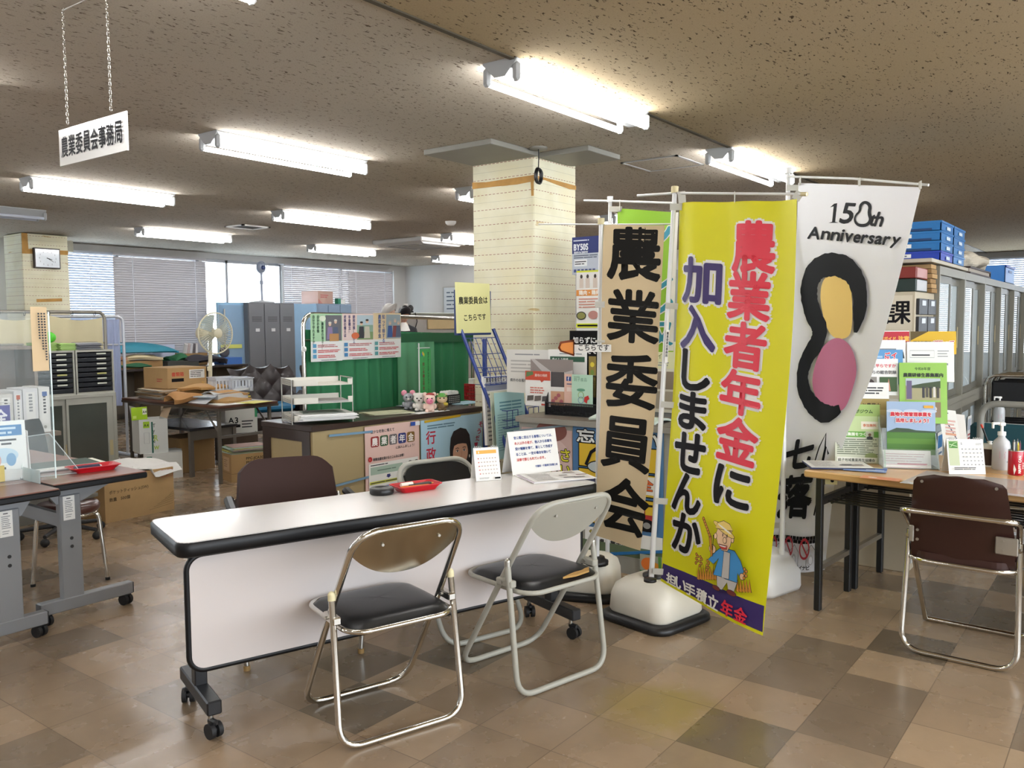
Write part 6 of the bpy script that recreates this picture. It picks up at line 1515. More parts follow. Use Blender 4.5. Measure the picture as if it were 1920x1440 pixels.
# coffee cup, sanitizer, pens
c = G(1855, 878, ZR); t = thing('coffee_cup', 'dark brown paper cup with a white lid behind the desk calendar', 'cup', (c.x + .06, c.y + .01, ZR))
mb = MB(); mb.lathe([(.026, 0), (.037, .09)], mat('3a2a26', .5), n=24); mb.build('cup', t)
mb = MB(); mb.lathe([(.039, .09), (.039, .1), (.034, .104), (.033, .112), (0, .112)], WHITE, n=24); mb.build('lid', t)
SAN = mat('e6e8ea', .25, trans=.35, var=.02)
def sanitizer(label, loc, s=1.0, rz=0.0):
    t = thing('sanitizer_bottle', label, 'hand sanitizer', loc, rz)
    mb = MB(); mb.lathe([(.03 * s, 0), (.034 * s, .006 * s), (.034 * s, .10 * s), (.03 * s, .118 * s), (.014 * s, .135 * s), (.013 * s, .145 * s)], SAN, n=24); mb.build('bottle', t)
    mb = MB(); mb.lathe([(.016 * s, .143 * s), (.016 * s, .158 * s), (.006 * s, .16 * s), (.006 * s, .185 * s)], WHITE, n=16); mb.box((-.012 * s, -.009 * s, .183 * s), (.012 * s, .009 * s, .197 * s), WHITE, .003); mb.box((-.042 * s, -.006 * s, .188 * s), (-.01 * s, .006 * s, .198 * s), WHITE, .002); mb.box((-.042 * s, -.005 * s, .172 * s), (-.034 * s, .005 * s, .19 * s), WHITE, .002); mb.build('pump', t)
    fl = Flat(.0003); fl.bars(.006, .03, .03, .06, 4, F('c98a9a'), .5); fl.rect(.034, .012, .042, .02, TXL)
    mb = MB(); fl.emit(mb, lambda a, b_, z: ((.0342 * s + z) * math.sin((a - .02) / .034 - .3), -(.0342 * s + z) * math.cos((a - .02) / .034 - .3), .02 * s + b_ * s)); mb.build('label_print', t)
c = G(1876, 880, ZR); sanitizer('clear hand sanitizer bottle with a white pump on the right table', (c.x, c.y, ZR), 1.16, R(-52))
c = G(1901, 891, ZR); t = thing('pen_can', 'red tin can with white lettering holding pens on the right table', 'pen holder', (c.x + .015, c.y - .005, ZR), R(-50))
CANR = mat('b5122a', .3, coat=.3)
mb = MB(); mb.lathe([(.028, 0), (.033, .005), (.033, .112), (.031, .116), (.029, .112), (.029, .01), (0, .008)], CANR, n=28); mb.lathe([(.0325, .113), (.0335, .117), (.031, .117)], STEEL, n=28); mb.build('can', t)
fl = Flat(.0003); WL = F('e9e6e0'); fl.text('HAPPY CAN', .035, .012, .0165, WL, .0008, rot=PI / 2, wd=.86); fl.text('アキリ', .052, .03, .0125, WL, .0006, rot=PI / 2, wd=.9); fl.poly([(.008, .005), (.015, .03), (.006, .055), (.004, .03)], WL)
mb = MB(); fl.emit(mb, lambda a, b_, z: ((.0332 + z) * math.sin((a - .033) / .033), -(.0332 + z) * math.cos((a - .033) / .033), b_)); mb.build('label_print', t)
tl = t.location
for k, (a, r_, cc, cap, l) in enumerate(((.3, .018, '2f6fb0', '2a2a2c', 'blue pen in the red tin can'), (1.4, .02, '3a3a40', '1c1c1e', 'dark grey pen in the red tin can'), (2.6, .019, 'd8d8d2', '8a8a86', 'whitish pen in the red tin can'), (3.8, .02, 'c9b23a', 'd9d23a', 'yellow marker in the red tin can'), (5.0, .019, '7a3a4a', '2a2a2c', 'maroon pen in the red tin can'), (5.8, .008, 'b9bcc0', '5a5a5e', 'silver pen in the middle of the red tin can'))):
    pen((tl.x + r_ * .75 * math.cos(a), tl.y + r_ * .75 * math.sin(a), ZR + .084 + .006 * (k % 3)), 0, mat(cc, .35), l, mat(cap, .35), .145, r=.0042, up=(.10 * math.sin(a), -PI / 2 + .10 * math.cos(a), 0))
c = G(1838, 880, ZR); t = thing('pen_stand', 'pen with a red end standing in a white chain holder behind the desk calendar', 'pen stand', (c.x + .12, c.y - .02, ZR))
mb = MB(); mb.lathe([(.03, 0), (.03, .008), (.012, .014), (.01, .12), (.014, .125), (0, .126)], WHITE, n=16); mb.build('base', t)
mb = MB(); mb.cyl((0, 0, .1), (-.012, .03, .19), .005, BLACK, n=10); mb.cyl((-.012, .03, .19), (-.015, .037, .208), .0055, mat('c83a22', .4), n=10); mb.build('pen', t)

# --- bench, second sanitizer and folded chairs behind
TEALB = mat('12464f', .6, var=.05); TUBG = mat('8f8e86', .4)
t = thing('waiting_bench', 'teal padded bench back with a grey tube frame at the right edge', 'bench', (5.6, .1, 0))
mb = MB(); mb.box((-.02, -1.1, .5), (.04, .72, .81), TEALB, .02); mb.build('backrest', t)
mb = MB(); mb.box((.04, -1.1, .36), (.5, .72, .44), TEALB, .02); mb.build('seat', t)
mb = MB(); mb.tube([(-.05, .66, .0), (-.05, .66, .93), (-.05, -1.0, .93), (-.05, -1.0, 0)], .019, TUBG, 12, False, .09); mb.build('back_frame', t)
for y in (-1.0, .6): mb = MB(); mb.tube([(-.03, y, .35), (.46, y, .35), (.46, y, 0)], .016, TUBG, 10, False, .05); mb.build('leg', t)
q = AX(1873, 797, 6.3); t = thing('side_stand', 'small stand carrying the sanitizer bottle behind the teal bench', 'stand', (6.3, q.y, 0))
mb = MB(); mb.box((-.13, -.13, q.z - .02), (.13, .13, q.z), WHITE, .004); mb.build('top', t); mb = MB(); mb.cyl((0, 0, .02), (0, 0, q.z - .02), .018, STEEL); mb.build('post', t); mb = MB(); mb.lathe([(.15, 0), (.15, .01), (.02, .03)], STEEL, n=20); mb.build('base', t)
sanitizer('hand sanitizer bottle further back on a stand behind the teal bench', (6.3, q.y, q.z), .95, R(-52))
for k in range(3):
    t = thing('folded_chair', ('folded chrome chair leaning by the cabinets, first from the left', 'folded chrome chair leaning by the cabinets, middle of three', 'folded chrome chair leaning by the cabinets, nearest the photo edge')[k], 'chair', (7.2 + .16 * k, .74 - .02 * k, 0), R(8), 'folded chairs by the cabinets')
    mb = MB(); mb.tube([(0, -.22, .012), (0, .22, .012), (.02, .22, 1.0), (.02, -.22, 1.0)], .0115, CHROME, 10, True, .08); mb.build('front_frame', t)
    mb = MB(); mb.tube([(.05, -.2, .5), (.05, -.2, .012), (.05, .2, .012), (.05, .2, .5)], .0115, CHROME, 10, False, .08); mb.build('rear_frame', t)
    mb = MB(); mb.box((.015, -.18, .76), (.045, .18, .96), BLKV, .012); mb.build('backrest', t); mb = MB(); mb.box((.02, -.18, .28), (.055, .18, .66), BLKV, .014); mb.build('seat', t)

# --- sliding-door cabinets
STEELC = mat('8f8c80', .42, .15, var=.03); GLASSD = clear('cfd8da', .02, .02); DOORF = mat('76746a', .4, .2)
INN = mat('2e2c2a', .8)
def cabinet(x, z, label, full=(3, 2)):
    t = thing('sliding_cabinet', label, 'cabinet', (x, 1.0, z), 0, 'sliding-door cabinets')
    W, D, H = .878, .4, .868
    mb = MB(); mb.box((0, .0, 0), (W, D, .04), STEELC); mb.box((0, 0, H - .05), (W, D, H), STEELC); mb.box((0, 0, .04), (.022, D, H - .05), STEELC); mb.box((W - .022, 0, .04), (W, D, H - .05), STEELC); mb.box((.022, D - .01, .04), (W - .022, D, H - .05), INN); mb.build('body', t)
    for k in range(2):
        y = .012 + k * .022; x0 = .022 + k * .405; x1 = x0 + .43
        mb = MB(); f = .045
        mb.box((x0, y, .042), (x0 + f, y + .014, H - .052), DOORF); mb.box((x1 - f, y, .042), (x1, y + .014, H - .052), DOORF); mb.box((x0 + f, y, .042), (x1 - f, y + .014, .042 + f), DOORF); mb.box((x0 + f, y, H - .052 - f), (x1 - f, y + .014, H - .052), DOORF)
        d = mb.build('door', t); mb = MB(); mb.box((x0 + f, y + .005, .042 + f), (x1 - f, y + .008, H - .052 - f), GLASSD); mb.build('pane', d)
        mb = MB(); mb.box((x0 + .014 if k == 0 else x1 - .03, y - .003, .36), (x0 + .03 if k == 0 else x1 - .014, y, .50), mat('c9bb93', .5)); mb.build('handle', d)
    mb = MB()
    for zz in (.3, .56): mb.box((.022, .06, zz), (W - .022, D - .01, zz + .015), STEELC)
    mb.build('shelf', t)
    return t
c0 = cabinet(5.56, .866, 'upper glass-door cabinet below the blue trays, first in the row')
for k in range(1, 5): dup(c0, ('', 'upper glass-door cabinet, second from the blue trays', 'upper glass-door cabinet, third from the blue trays', 'upper glass-door cabinet under the crumpled paper, fourth in the row', 'upper glass-door cabinet, last one at the photo edge')[k], (5.56 + .88 * k, 1.0, .866))
for k in range(5): dup(c0, ('lower glass-door cabinet behind the bench, first in the row', 'lower glass-door cabinet, second from the letter drawers', 'lower glass-door cabinet, third from the letter drawers', 'lower glass-door cabinet, fourth behind the folded chairs', 'lower glass-door cabinet, last one at the photo edge')[k], (5.56 + .88 * k, 1.0, 0))
for k, (x, c, l) in enumerate(((5.70, '3f7fb8', 'pale blue notice stuck inside the first lower cabinet door'), (6.78, 'b9c3cf', 'white notice with red letters on the second lower cabinet door'), (7.5, 'c9d3d8', 'small pale notice on the third lower cabinet door'))):
    fl = Flat(.0003); fl.rect(.01, .2, .15, .28, F(c)); fl.bars(.015, .02, .15, .18, 6, F('b85a5a' if k == 1 else '6a84a8'), .5)
    sheet('notice', fl, on_plane((x, .9985 + .012 + (0.0 if k != 9 else 0) - .0, .42), (1, 0, 0), (0, 0, 1)), .165, .3, PAPER, l, 'notice', 'notices on the cabinet doors', t=.001)
# letter drawer cabinet with the department notice
LC = mat('b9ae97', .5, var=.03)
t = thing('letter_drawer_cabinet', 'beige cabinet of letter drawers at the left end of the glass-door cabinets', 'cabinet', (5.05, 1.02, 0))
mb = MB(); mb.box((0, 0.006, 0), (.5, .62, 1.57), LC, .003); mb.build('body', t)
mb = MB(); mb.box((.02, -.004, .05), (.48, .006, .78), mat('c9c9c6', .4)); mb.build('lower_door', t)
for c in range(2):
    for k in range(7):
        x0, z0 = .02 + c * .24, .85 + k * .099
        mb = MB(); mb.box((x0, -.012, z0), (x0 + .215, .006, z0 + .088), mat('2c2d31', .4), .002); d = mb.build('drawer', t)
        mb = MB(); mb.box((x0 + .06, -.0145, z0 + .05), (x0 + .155, -.012, z0 + .078), mat('c9ced2', .4)); mb.build('label_plate', d)
fl = Flat(.0003); w_, h = .40, .62
fl.text('農産課', .395, .475, .14, INK, .0024, al='r'); fl.text('受付', .39, .27, .14, INK, .0024, al='r')
sheet('department_notice', fl, on_plane((-.0015, .42, .93), (0, -1, 0), (0, 0, 1)), w_, h, mat('cfc5b0', .6), None, None, parent=t)
for z, c, l, w_ in ((1.572, '1f2f2a', 'dark green document box on the letter drawer cabinet', .07), (1.645, '7a2a22', 'red-brown document box on top of the dark green one', .062)):
    t = thing('document_box', l, 'box', (5.07, 1.03, z)); mb = MB(); mb.box((0, 0, 0), (.30, .46, w_), mat(c, .4), .003); mb.build('box', t); mb = MB(); mb.box((.02, -.002, .006), (.28, 0.0, w_ - .006), mat('b9babc' if 'dark' in l and 'top' not in l else 'b98a86', .4)); mb.build('end_label', t)
t = thing('cardboard_stack', 'flattened brown cardboard under the blue trays', 'cardboard', (5.39, 1.01, 1.572)); mb = MB()
for k in range(6): mb.box((.0 + .006 * (k % 2), .0 + .004 * (k % 3), k * .028), (.155, .45, k * .028 + .024), KRAFT if k % 2 else KRAFTD)
mb.build('sheets', t)
mb = MB(); mb.box((5.3, .995, 1.7435), (6.5, 1.46, 1.765), mat('b9b2a2', .5), .002); tag(mb.build('shelf_board'), 'thin grey board carrying the blue trays across the cabinet tops', 'board')
BT = mat('246fae', .35, var=.03); BT2 = mat('2340a8', .35, var=.03)
def tray(x, z, m, label):
    t = thing('plastic_tray', label, 'tray', (x, 1.0, z), 0, 'blue trays on the cabinets')
    W, D, H = .385, .46, .0585
    mb = MB(); mb.box((0, 0, 0), (W, D, .004), m); mb.box((0, 0, 0), (W, .006, H), m); mb.box((0, D - .006, 0), (W, D, H), m); mb.box((0, 0, 0), (.006, D, H), m); mb.box((W - .006, 0, 0), (W, D, H), m); mb.box((-.004, -.004, H - .012), (W + .004, 0, H), m); mb.box((-.004, 0, H - .012), (0, D, H), m); mb.box((.006, .006, H - .008), (W - .006, D - .006, H - .004), m); mb.build('body', t)
    mb = MB(); mb.box((.15, -.006, .012), (.26, -.004, .032), mat('c3d0da', .4)); mb.build('label_plate', t)
    fl = Flat(.0003); fl.bars(.02, .006, .18, .016, 1, F('6a7480'), .8, 0, 4, 1); sheet('name_label', fl, on_plane((-.0045, .36, .022), (0, -1, 0), (0, 0, 1)), .2, .022, PAPER, None, None, parent=t)
    mb = MB(); mb.box((-.0055, .05, .002), (-.0042, .30, .016), mat('123a66', .5)); mb.build('grip_slot', t)
for c in range(2):
    for k in range(4):
        tray(5.56 + c * .41, 1.7655 + k * .0590, BT2 if k == 0 and c == 0 else BT, '%s blue tray of the %s stack on the cabinets' % (('bottom, darkest' if c == 0 else 'bottom', 'second', 'third', 'topmost')[k], ('front-left', 'right-hand')[c]))
t = thing('plastic_crate', 'blue plastic crate on the last cabinet at the photo edge', 'crate', (8.4, 1.0, 1.735)); CR = mat('3f7fc8', .35)
mb = MB(); mb.box((0, 0, 0), (.6, .006, .15), CR); mb.box((0, .39, 0), (.6, .4, .15), CR); mb.box((0, 0, 0), (.006, .4, .15), CR); mb.box((.594, 0, 0), (.6, .4, .15), CR); mb.box((0, 0, 0), (.6, .4, .005), CR); mb.box((-.008, -.008, .13), (.608, .0, .15), mat('2340a8', .35)); mb.box((.2, -.004, .09), (.4, 0, .11), mat('1f4f90', .4)); mb.build('body', t)
t = thing('document_binder', 'dark brown binder lying under the crumpled paper bag on the cabinets', 'binder', (6.62, 1.0, 1.735)); mb = MB(); mb.box((0, 0, 0), (.95, .32, .012), mat('3a2c28', .5)); mb.box((0, 0, .038), (.95, .32, .05), mat('3a2c28', .5)); mb.box((.94, 0, 0), (.95, .32, .05), mat('3a2c28', .5)); mb.build('cover', t); mb = MB(); mb.box((.01, .008, .012), (.93, .31, .038), mat('a9a094', .6)); mb.build('pages', t)
def crumple(fx, fy, fz, seed):
    rng = random.Random(seed); ph = [rng.uniform(0, 6) for _ in range(8)]
    def f(u, v):
        a = u * 2 * PI; t_ = v * PI
        r_ = 1 + .10 * math.sin(3 * a + ph[0] + 2 * t_) + .08 * math.sin(5 * a + ph[1] - 3 * t_) + .06 * math.sin(9 * a + 4 * t_ + ph[2])
        return (fx * r_ * math.sin(t_) * math.cos(a), fy * r_ * math.sin(t_) * math.sin(a), fz + fz * max(-.98, r_ * -math.cos(t_)))
    return f
mb = MB(); mb.grid(crumple(.62, .17, .07, 4), 40, 20, mat('cfc6b4', .8, var=.05), 0, False)
tag(place(mb.build('paper_bag'), (7.35, 1.19, 1.787)), 'crumpled cream paper bag lying on top of the cabinets', 'paper bag')
# ================================================================ the left: tables, shelf, cabinet
RBR = mat('7d5347', .35, coat=.2, var=.06, scale=4); LEGG = mat('8b8d90', .4, .2, var=.03)
def flip_table(label, x0, y0, W, lx, L=1.8, H=.70):
    t = thing('flip_top_table', label, 'table', (x0, y0, 0), 0, 'grey legged tables on the left')
    mb = MB(); mb.box((.004, .004, H - .006), (W - .004, L - .004, H), RBR, .002); mb.build('tabletop', t)
    mb = MB(); mb.box((0, 0, H - .034), (W, L, H - .005), EDGE, .006); mb.build('edge_band', t)
    for y in (.20, L - .2):
        mb = MB(); mb.box((lx - .05, y - .02, .10), (lx + .05, y + .02, H - .09), LEGG, .004); l = mb.build('leg', t)
        for z in (.36, .40): mb = MB(); mb.cyl((lx, y - .02, z), (lx, y - .0225, z), .008, DARK, n=12); mb.build('bolt_cap', l)
        mb = MB(); mb.prism([(W / 2 - .2, H - .034), (W / 2 + .2, H - .034), (lx + .06, H - .13), (lx - .06, H - .13)], y - .012, y + .012, LEGG, 'y'); mb.build('bracket', t)
        mb = MB(); mb.box((0.0, y - .024, .055), (W, y + .024, .115), LEGG, .004); mb.box((-.003, y - .022, .058), (.0, y + .022, .112), DARK); mb.box((W, y - .022, .058), (W + .003, y + .022, .112), DARK); mb.build('foot_bar', t)
        for x in (.03, W - .03): caster(t, x, y, .3, .06)
    mb = MB(); mb.box((lx - .012, .22, H - .26), (lx + .012, L - .22, H - .19), LEGG, .003); mb.build('crossbar', t)
    fl = Flat(.0003); fl.bars(.008, .035, .046, .095, 7, TXL, .4); fl.bars(.016, .1, .036, .107, 1, TX, .6); fl.bars(.01, .01, .04, .03, 2, TXL, .3)
    sheet('instruction_label', fl, on_plane((lx - .034, .1785, H - .21), (1, 0, 0), (0, 0, 1)), .054, .115, PAPER, None, None, parent=t, t=.0006)
    return t
flip_table('reddish-brown flip-top table with grey legs at the left photo edge, nearest', 1.295, 3.79, .45, .30)
flip_table('reddish-brown flip-top table with grey legs carrying the red pen tray', 1.762, 3.90, .45, .156)
ZL = .7005
o = sheet('acrylic_screen', None, on_plane((1.15, 4.065, ZL + .001), (1, 0, 0), (0, 0, 1)), .70, .775, clear('eaf4f4', .03, .02), 'tall clear acrylic screen standing on the left tables', 'screen', t=.005)
mb = MB(); mb.box((1.848, 4.06, ZL + .001), (1.852, 4.066, ZL + .775), mat('dfeeee', .2, emit=0)); e = mb.build('polished_edge', o)
for x in (1.35, 1.74): mb = MB(); mb.box((x, 3.98, ZL), (x + .004, 4.15, ZL + .06), clear('eaf4f4', .08, .02)); mb.build('foot', o)
a, b_ = AY(58, 575, 4.05), AY(94, 695, 4.05)
fl = Flat(.0004); w_, h = b_.x - a.x, a.z - b_.z
for k in range(3):
    x0 = w_ * (.78 - .22 * k); fl.P.append(([(x0, h * (.12 + .1 * k)), (x0 + .006, h * (.12 + .1 * k)), (x0 + .006, h * .9), (x0, h * .9)], [], 0, TX))
    for j in range(18 - 4 * k): fl.rect(x0, h * (.88 - .042 * j), x0 + .008, h * (.905 - .042 * j), TX)
fl.P = [p for p in fl.P if p[1]]
sheet('hanging_note', fl, on_plane((a.x, 4.058, b_.z), (1, 0, 0), (0, 0, 1)), w_, h, mat('d9bf98', .7), 'tan paper strip with columns of print taped to the acrylic screen', 'note')
mb = MB(); q = .15
mb.tube([(1.735, 4.16, ZL + .004), (1.79, 4.22, ZL + .19), (1.90, 4.22, ZL + .195), (1.985, 4.10, ZL + .004)], .0025, clear('f4fbfb', .35, .02), 6, True)
mb.add([(1.735, 4.16, ZL + .002), (1.985, 4.10, ZL + .002), (1.90, 4.22, ZL + .195), (1.79, 4.22, ZL + .19)], [(0, 1, 2, 3)], clear('eef6f6', .04, .02))
mb.add([(1.79, 4.30, ZL + .002), (1.93, 4.28, ZL + .002), (1.90, 4.22, ZL + .195), (1.79, 4.22, ZL + .19)], [(0, 1, 2, 3)], clear('eef6f6', .04, .02))
tag(mb.build('acrylic_easel'), 'small empty clear acrylic easel on the left table', 'easel')
pen_tray('pen_tray', 'red plastic tray on the reddish-brown table at the left', (2.06, 4.13, ZL), R(-8), RED, .22, .12)
pen((2.04, 4.14, ZL + .006), R(-5), mat('2a2440', .4), 'dark navy stapler-like pen case in the red tray at the left', mat('c9c9c9', .3), .13, r=.012)
pen((2.07, 4.12, ZL + .004), R(12), mat('d9d9d6', .4), 'white pen in the red tray at the left', None, .14)
paper_stack('paper_pile', 'pile of white papers and envelopes behind the red tray at the left', (2.0, 4.36, ZL), R(-10), .36, .2, 8, ('dfe0d2', 'e9e9e4', '3a4a40', 'efeeea', 'd9d9cf'), 0, None, .02, 12)
t = thing('flyer_box', 'white holder with flyers and a yellow pamphlet at the left photo edge', 'leaflet holder', (1.70, 4.2, ZL), R(-14))
mb = MB(); mb.box((-.11, -.03, 0), (.09, .1, .004), WHITE); mb.box((-.11, -.03, 0), (.09, -.027, .05), WHITE); mb.prism([(-.03, 0), (.1, 0), (.1, .22), (.02, .22)], .087, .09, WHITE, 'x'); mb.build('holder', t)
fl = Flat(.0003); fl.rect(.02, .2, .17, .25, F('4f86b8')); fl.bars(.04, .205, .15, .245, 2, F('c9dcea'), .5); fl.bars(.02, .155, .15, .19, 2, TX, .5); fl.ell(.09, .11, .06, .035, F('c6dbe8')); fl.ell(.06, .09, .02, .03, F('d8a8a0')); fl.ell(.12, .09, .02, .03, F('7fa8cc')); fl.bars(.02, .01, .1, .06, 3, TX, .6, .3)
sheet('flyer', fl, on_plane((-.105, -.015, .006), (1, 0, 0), (0, .14, 1)), .185, .27, PAPER, None, None, parent=t, t=.02)
mb = MB(); mb.box((-.1, -.045, .002), (-.02, -.032, .075), mat('d8b83a', .5)); mb.build('pamphlet', t)
t = thing('table_flag', 'tiny purple flag with white writing on a white pole at the left photo edge', 'flag', (1.80, 4.53, ZL), 0)
mb = MB(); mb.cyl((-.055, 0, 0), (-.055, 0, .36), .005, POLEM, n=8); mb.tube([(-.065, 0, .35), (.06, 0, .33)], .003, POLEM, 6); mb.build('pole', t)
mb = MB(); mb.lathe([(.04, 0), (.04, .006), (.01, .014)], WHITE, (-.055, 0, 0), 16); mb.build('base', t)
fl = Flat(.0003)
for k, ch in enumerate('全国'): fl.glyphs(ch, .035, .17 - .075 * k, .09, .24 - .075 * k, F('e6e6ee'), .0022)
fl.bars(.008, .02, .028, .25, 9, F('c9a24a'), .5, 0); sheet('flag_cloth', fl, on_plane((-.05, -.004, .06), (1, 0, 0), (0, 0, 1)), .105, .26, mat('3b3a8c', .5), None, None, parent=t)
# round stool
t = thing('round_stool', 'round brown stool with chrome legs under the left tables', 'stool', (2.19, 4.69, 0), .2)
mb = MB(); mb.lathe([(0, .40), (.15, .40), (.16, .41), (.162, .43), (.15, .448), (.1, .455), (0, .457)], mat('55302a', .35, coat=.2), n=32); mb.build('seat', t)
mb = MB(); mb.lathe([(.13, .385), (.15, .385), (.15, .40), (.13, .40)], CHROME, n=32); mb.build('seat_ring', t)
for k in range(4):
    a = PI / 4 + k * PI / 2; c, s_ = math.cos(a), math.sin(a)
    mb = MB(); mb.tube([(.06 * c, .06 * s_, .39), (.15 * c, .15 * s_, .385), (.185 * c, .185 * s_, .0)], .011, CHROME, 10, False, .04); mb.cyl((.184 * c, .184 * s_, .0), (.184 * c, .184 * s_, .015), .013, RUB, n=10); mb.build('leg', t)
leaflet('notebook', 'grey notebook lying on the round brown stool', (2.24, 4.72, .457), .3, .2, .14, mat('6a665c', .6), None, t=.02, cat='notebook')
# office chair at the far end
t = thing('office_chair', 'black office chair behind the left tables in front of the steel cabinet', 'chair', (2.66, 5.76, 0), R(-140))
mb = MB(); mb.grid(lambda u, v: ((u * 2 - 1) * (.21 - .03 * (abs(v * 2 - 1)) ** 3), -.2 - .03 * math.cos((u * 2 - 1) * 1.2) - .05 * v, .47 + .31 * v), 14, 10, BLKV, .05); mb.build('backrest', t)
mb = MB(); mb.prism(rrect(-.23, -.22, .23, .24, .07), .39, .46, BLKV); mb.build('seat', t)
mb = MB(); mb.cyl((0, 0, .08), (0, 0, .39), .025, DARK); mb.box((-.03, -.27, .36), (.03, -.1, .39), DARK); mb.box((-.03, -.29, .37), (.03, -.26, .6), DARK); mb.build('post', t)
for k in range(5):
    a = k * 2 * PI / 5; mb = MB(); mb.cyl((0, 0, .09), (.26 * math.cos(a), .26 * math.sin(a), .065), .018, DARK, .012); mb.ball((.26 * math.cos(a), .26 * math.sin(a), .028), .028, RUB, n=12); mb.build('leg', t)

# binder shelves
SHB = mat('7b6d60', .5); PB = mat('d4d5d6', .5)
t = thing('binder_shelf', 'brown shelf of binders at the left photo edge below the beige screen', 'shelf', (1.84, 6.85, 0))
mb = MB(); mb.box((0, 0, 1.235), (1.18, .34, 1.26), SHB); mb.box((0, 0, .86), (1.18, .34, .885), SHB); mb.box((0, 0, .02), (1.18, .34, .05), SHB); mb.build('boards', t)
mb = MB(); mb.box((1.155, 0, 0), (1.18, .34, 1.26), SHB); mb.build('side_panel', t); mb = MB(); mb.box((0, 0, 0), (.02, .34, 1.26), SHB); mb.build('side_panel', t); mb = MB(); mb.box((0, .33, 0), (1.18, .34, 1.25), SHB); mb.build('back_panel', t)
def binder(label, x, y, z, w_, h, c, seed, group):
    t = thing('ring_binder', label, 'binder', (x, y, z), 0, group); mb = MB(); mb.box((0, 0, 0), (w_, .26, h), mat(c, .45), .003); mb.build('cover', t)
    fl = Flat(.0003); rng = random.Random(seed)
    fl.rect(w_ * .2, h * .2, w_ * .8, h * .92, F('e2e2de'))
    for k in range(rng.randint(5, 8)): fl.rect(w_ * .38, h * (.84 - .07 * k), w_ * .62, h * (.88 - .07 * k), TX if seed % 3 else TXL)
    if seed % 4 == 1: fl.rect(w_ * .3, h * .8, w_ * .75, h * .9, F('b8583a' if seed % 8 == 1 else '3a5fa0'))
    sheet('spine_label', fl, on_plane((0, -.0008, 0), (1, 0, 0), (0, 0, 1)), w_, h, mat(c, .45), None, None, parent=t, t=.0005)
    mb = MB(); mb.lathe([(.008, -.0012), (.011, -.0012), (.011, -.0002)], STEEL, (w_ / 2, 0, h * .12), 14, 'y'); mb.build('finger_ring', t)
x = 2.36
for k, (w_, c, l) in enumerate(((.055, 'c9c9c4', 'pale grey binder on the shelf, farthest left in view'), (.06, 'a9b0a2', 'greyish green binder on the shelf, second in view'), (.045, 'd0d0cc', 'narrow white binder on the shelf, third in view'), (.08, 'd6d9dc', 'wide white binder on the shelf, fourth in view'), (.04, 'd9dad6', 'thin white binder on the shelf, fifth in view'), (.03, 'b9868a', 'thin pinkish file at the right end of the shelf binders'))):
    binder(l, x, 6.87, .886, w_, .31, c, k + 1, 'binders on the shelf'); x += w_ + .008
t = thing('low_desk', 'grey desk carrying the front row of binders at the left', 'desk', (1.9, 6.3, 0)); mb = MB(); mb.box((0, 0, .62), (1.02, .5, .65), SHB); mb.build('desktop', t); mb = MB(); mb.box((.02, .02, 0), (.98, .48, .62), mat('77746c', .5)); mb.build('body', t)
x = 2.44
for k, (w_, h, c, l) in enumerate(((.075, .28, 'cfd3dc', 'white binder with a blue mark in the front row, leftmost in view'), (.09, .29, 'cdccc6', 'white binder partly behind the tiny purple flag'), (.055, .31, 'd3d4d6', 'white binder with a small orange mark in the front row'), (.10, .32, 'd6d7d8', 'very wide white binder in the front row beside the letter cases'), (.075, .325, 'dadad6', 'white binder at the right end of the front row'))):
    binder(l, x, 6.32, .651, w_, h, c, (5, 2, 9, 3, 13)[k], 'binders in the front row'); x += w_ + .006

# steel cabinet with glass doors and the letter cases on it
GRC = mat('a7a69c', .42, .1, var=.03)
t = thing('glass_cabinet', 'low grey steel cabinet with a dark sliding glass door under the letter cases', 'cabinet', (3.17, 7.62, 0))
W, D, H = .87, .42, .80
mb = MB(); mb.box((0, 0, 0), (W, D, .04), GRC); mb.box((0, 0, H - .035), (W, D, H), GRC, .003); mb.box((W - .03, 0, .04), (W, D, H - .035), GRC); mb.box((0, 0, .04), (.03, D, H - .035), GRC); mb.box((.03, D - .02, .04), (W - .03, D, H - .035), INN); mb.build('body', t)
DG = clear('5a5f58', .25, .05); DKG = mat('4c4e49', .12, spec=.6, var=.1)
for x0, x1, y in ((.03, .45, .03), (.42, W - .03, .008)):
    mb = MB(); f = .055
    mb.box((x0, y, .04), (x0 + .02, y + .016, H - .035), GRC); mb.box((x1 - f, y, .04), (x1, y + .016, H - .035), GRC); mb.box((x0 + .02, y, .04), (x1 - f, y + .016, .1), GRC); mb.box((x0 + .02, y, H - .09), (x1 - f, y + .016, H - .035), GRC); d = mb.build('door', t)
    mb = MB(); mb.box((x0 + .02, y + .006, .1), (x1 - f, y + .01, H - .09), DKG); mb.build('pane', d)
    mb = MB(); mb.box((x1 - .042, y - .003, .22), (x1 - .012, y, .36), mat('b9ab84', .5)); mb.build('handle', d)
def lettercase(label, x):
    t = thing('letter_case', label, 'letter case', (x, 7.63, .8), 0, 'letter cases on the steel cabinet'); W = .345
    mb = MB(); mb.box((0, 0, 0), (W, .34, .015), GRC); mb.box((0, 0, .378), (W, .34, .395), GRC); mb.box((0, 0, .015), (.014, .34, .378), GRC); mb.box((W - .014, 0, .015), (W, .34, .378), GRC); mb.box((.014, .33, .015), (W - .014, .34, .378), GRC); mb.build('shell', t)
    for k in range(8):
        z = .018 + k * .045; mb = MB(); mb.box((.016, .004, z), (W - .016, .32, z + .036), mat('16181f', .4), .004); d = mb.build('drawer', t)
        if k != 0: mb = MB(); mb.box((W * .55, .002, z + .02), (W * .80, .004, z + .033), mat('c9ccbe' if k != 3 else 'b9b870', .5)); mb.build('label_plate', d)
    return t
lettercase('black letter case of eight drawers beside the binders', 3.335); lettercase('black letter case of eight drawers at the right end of the steel cabinet', 3.69)
GRP = mat('8fb25a', .7); 
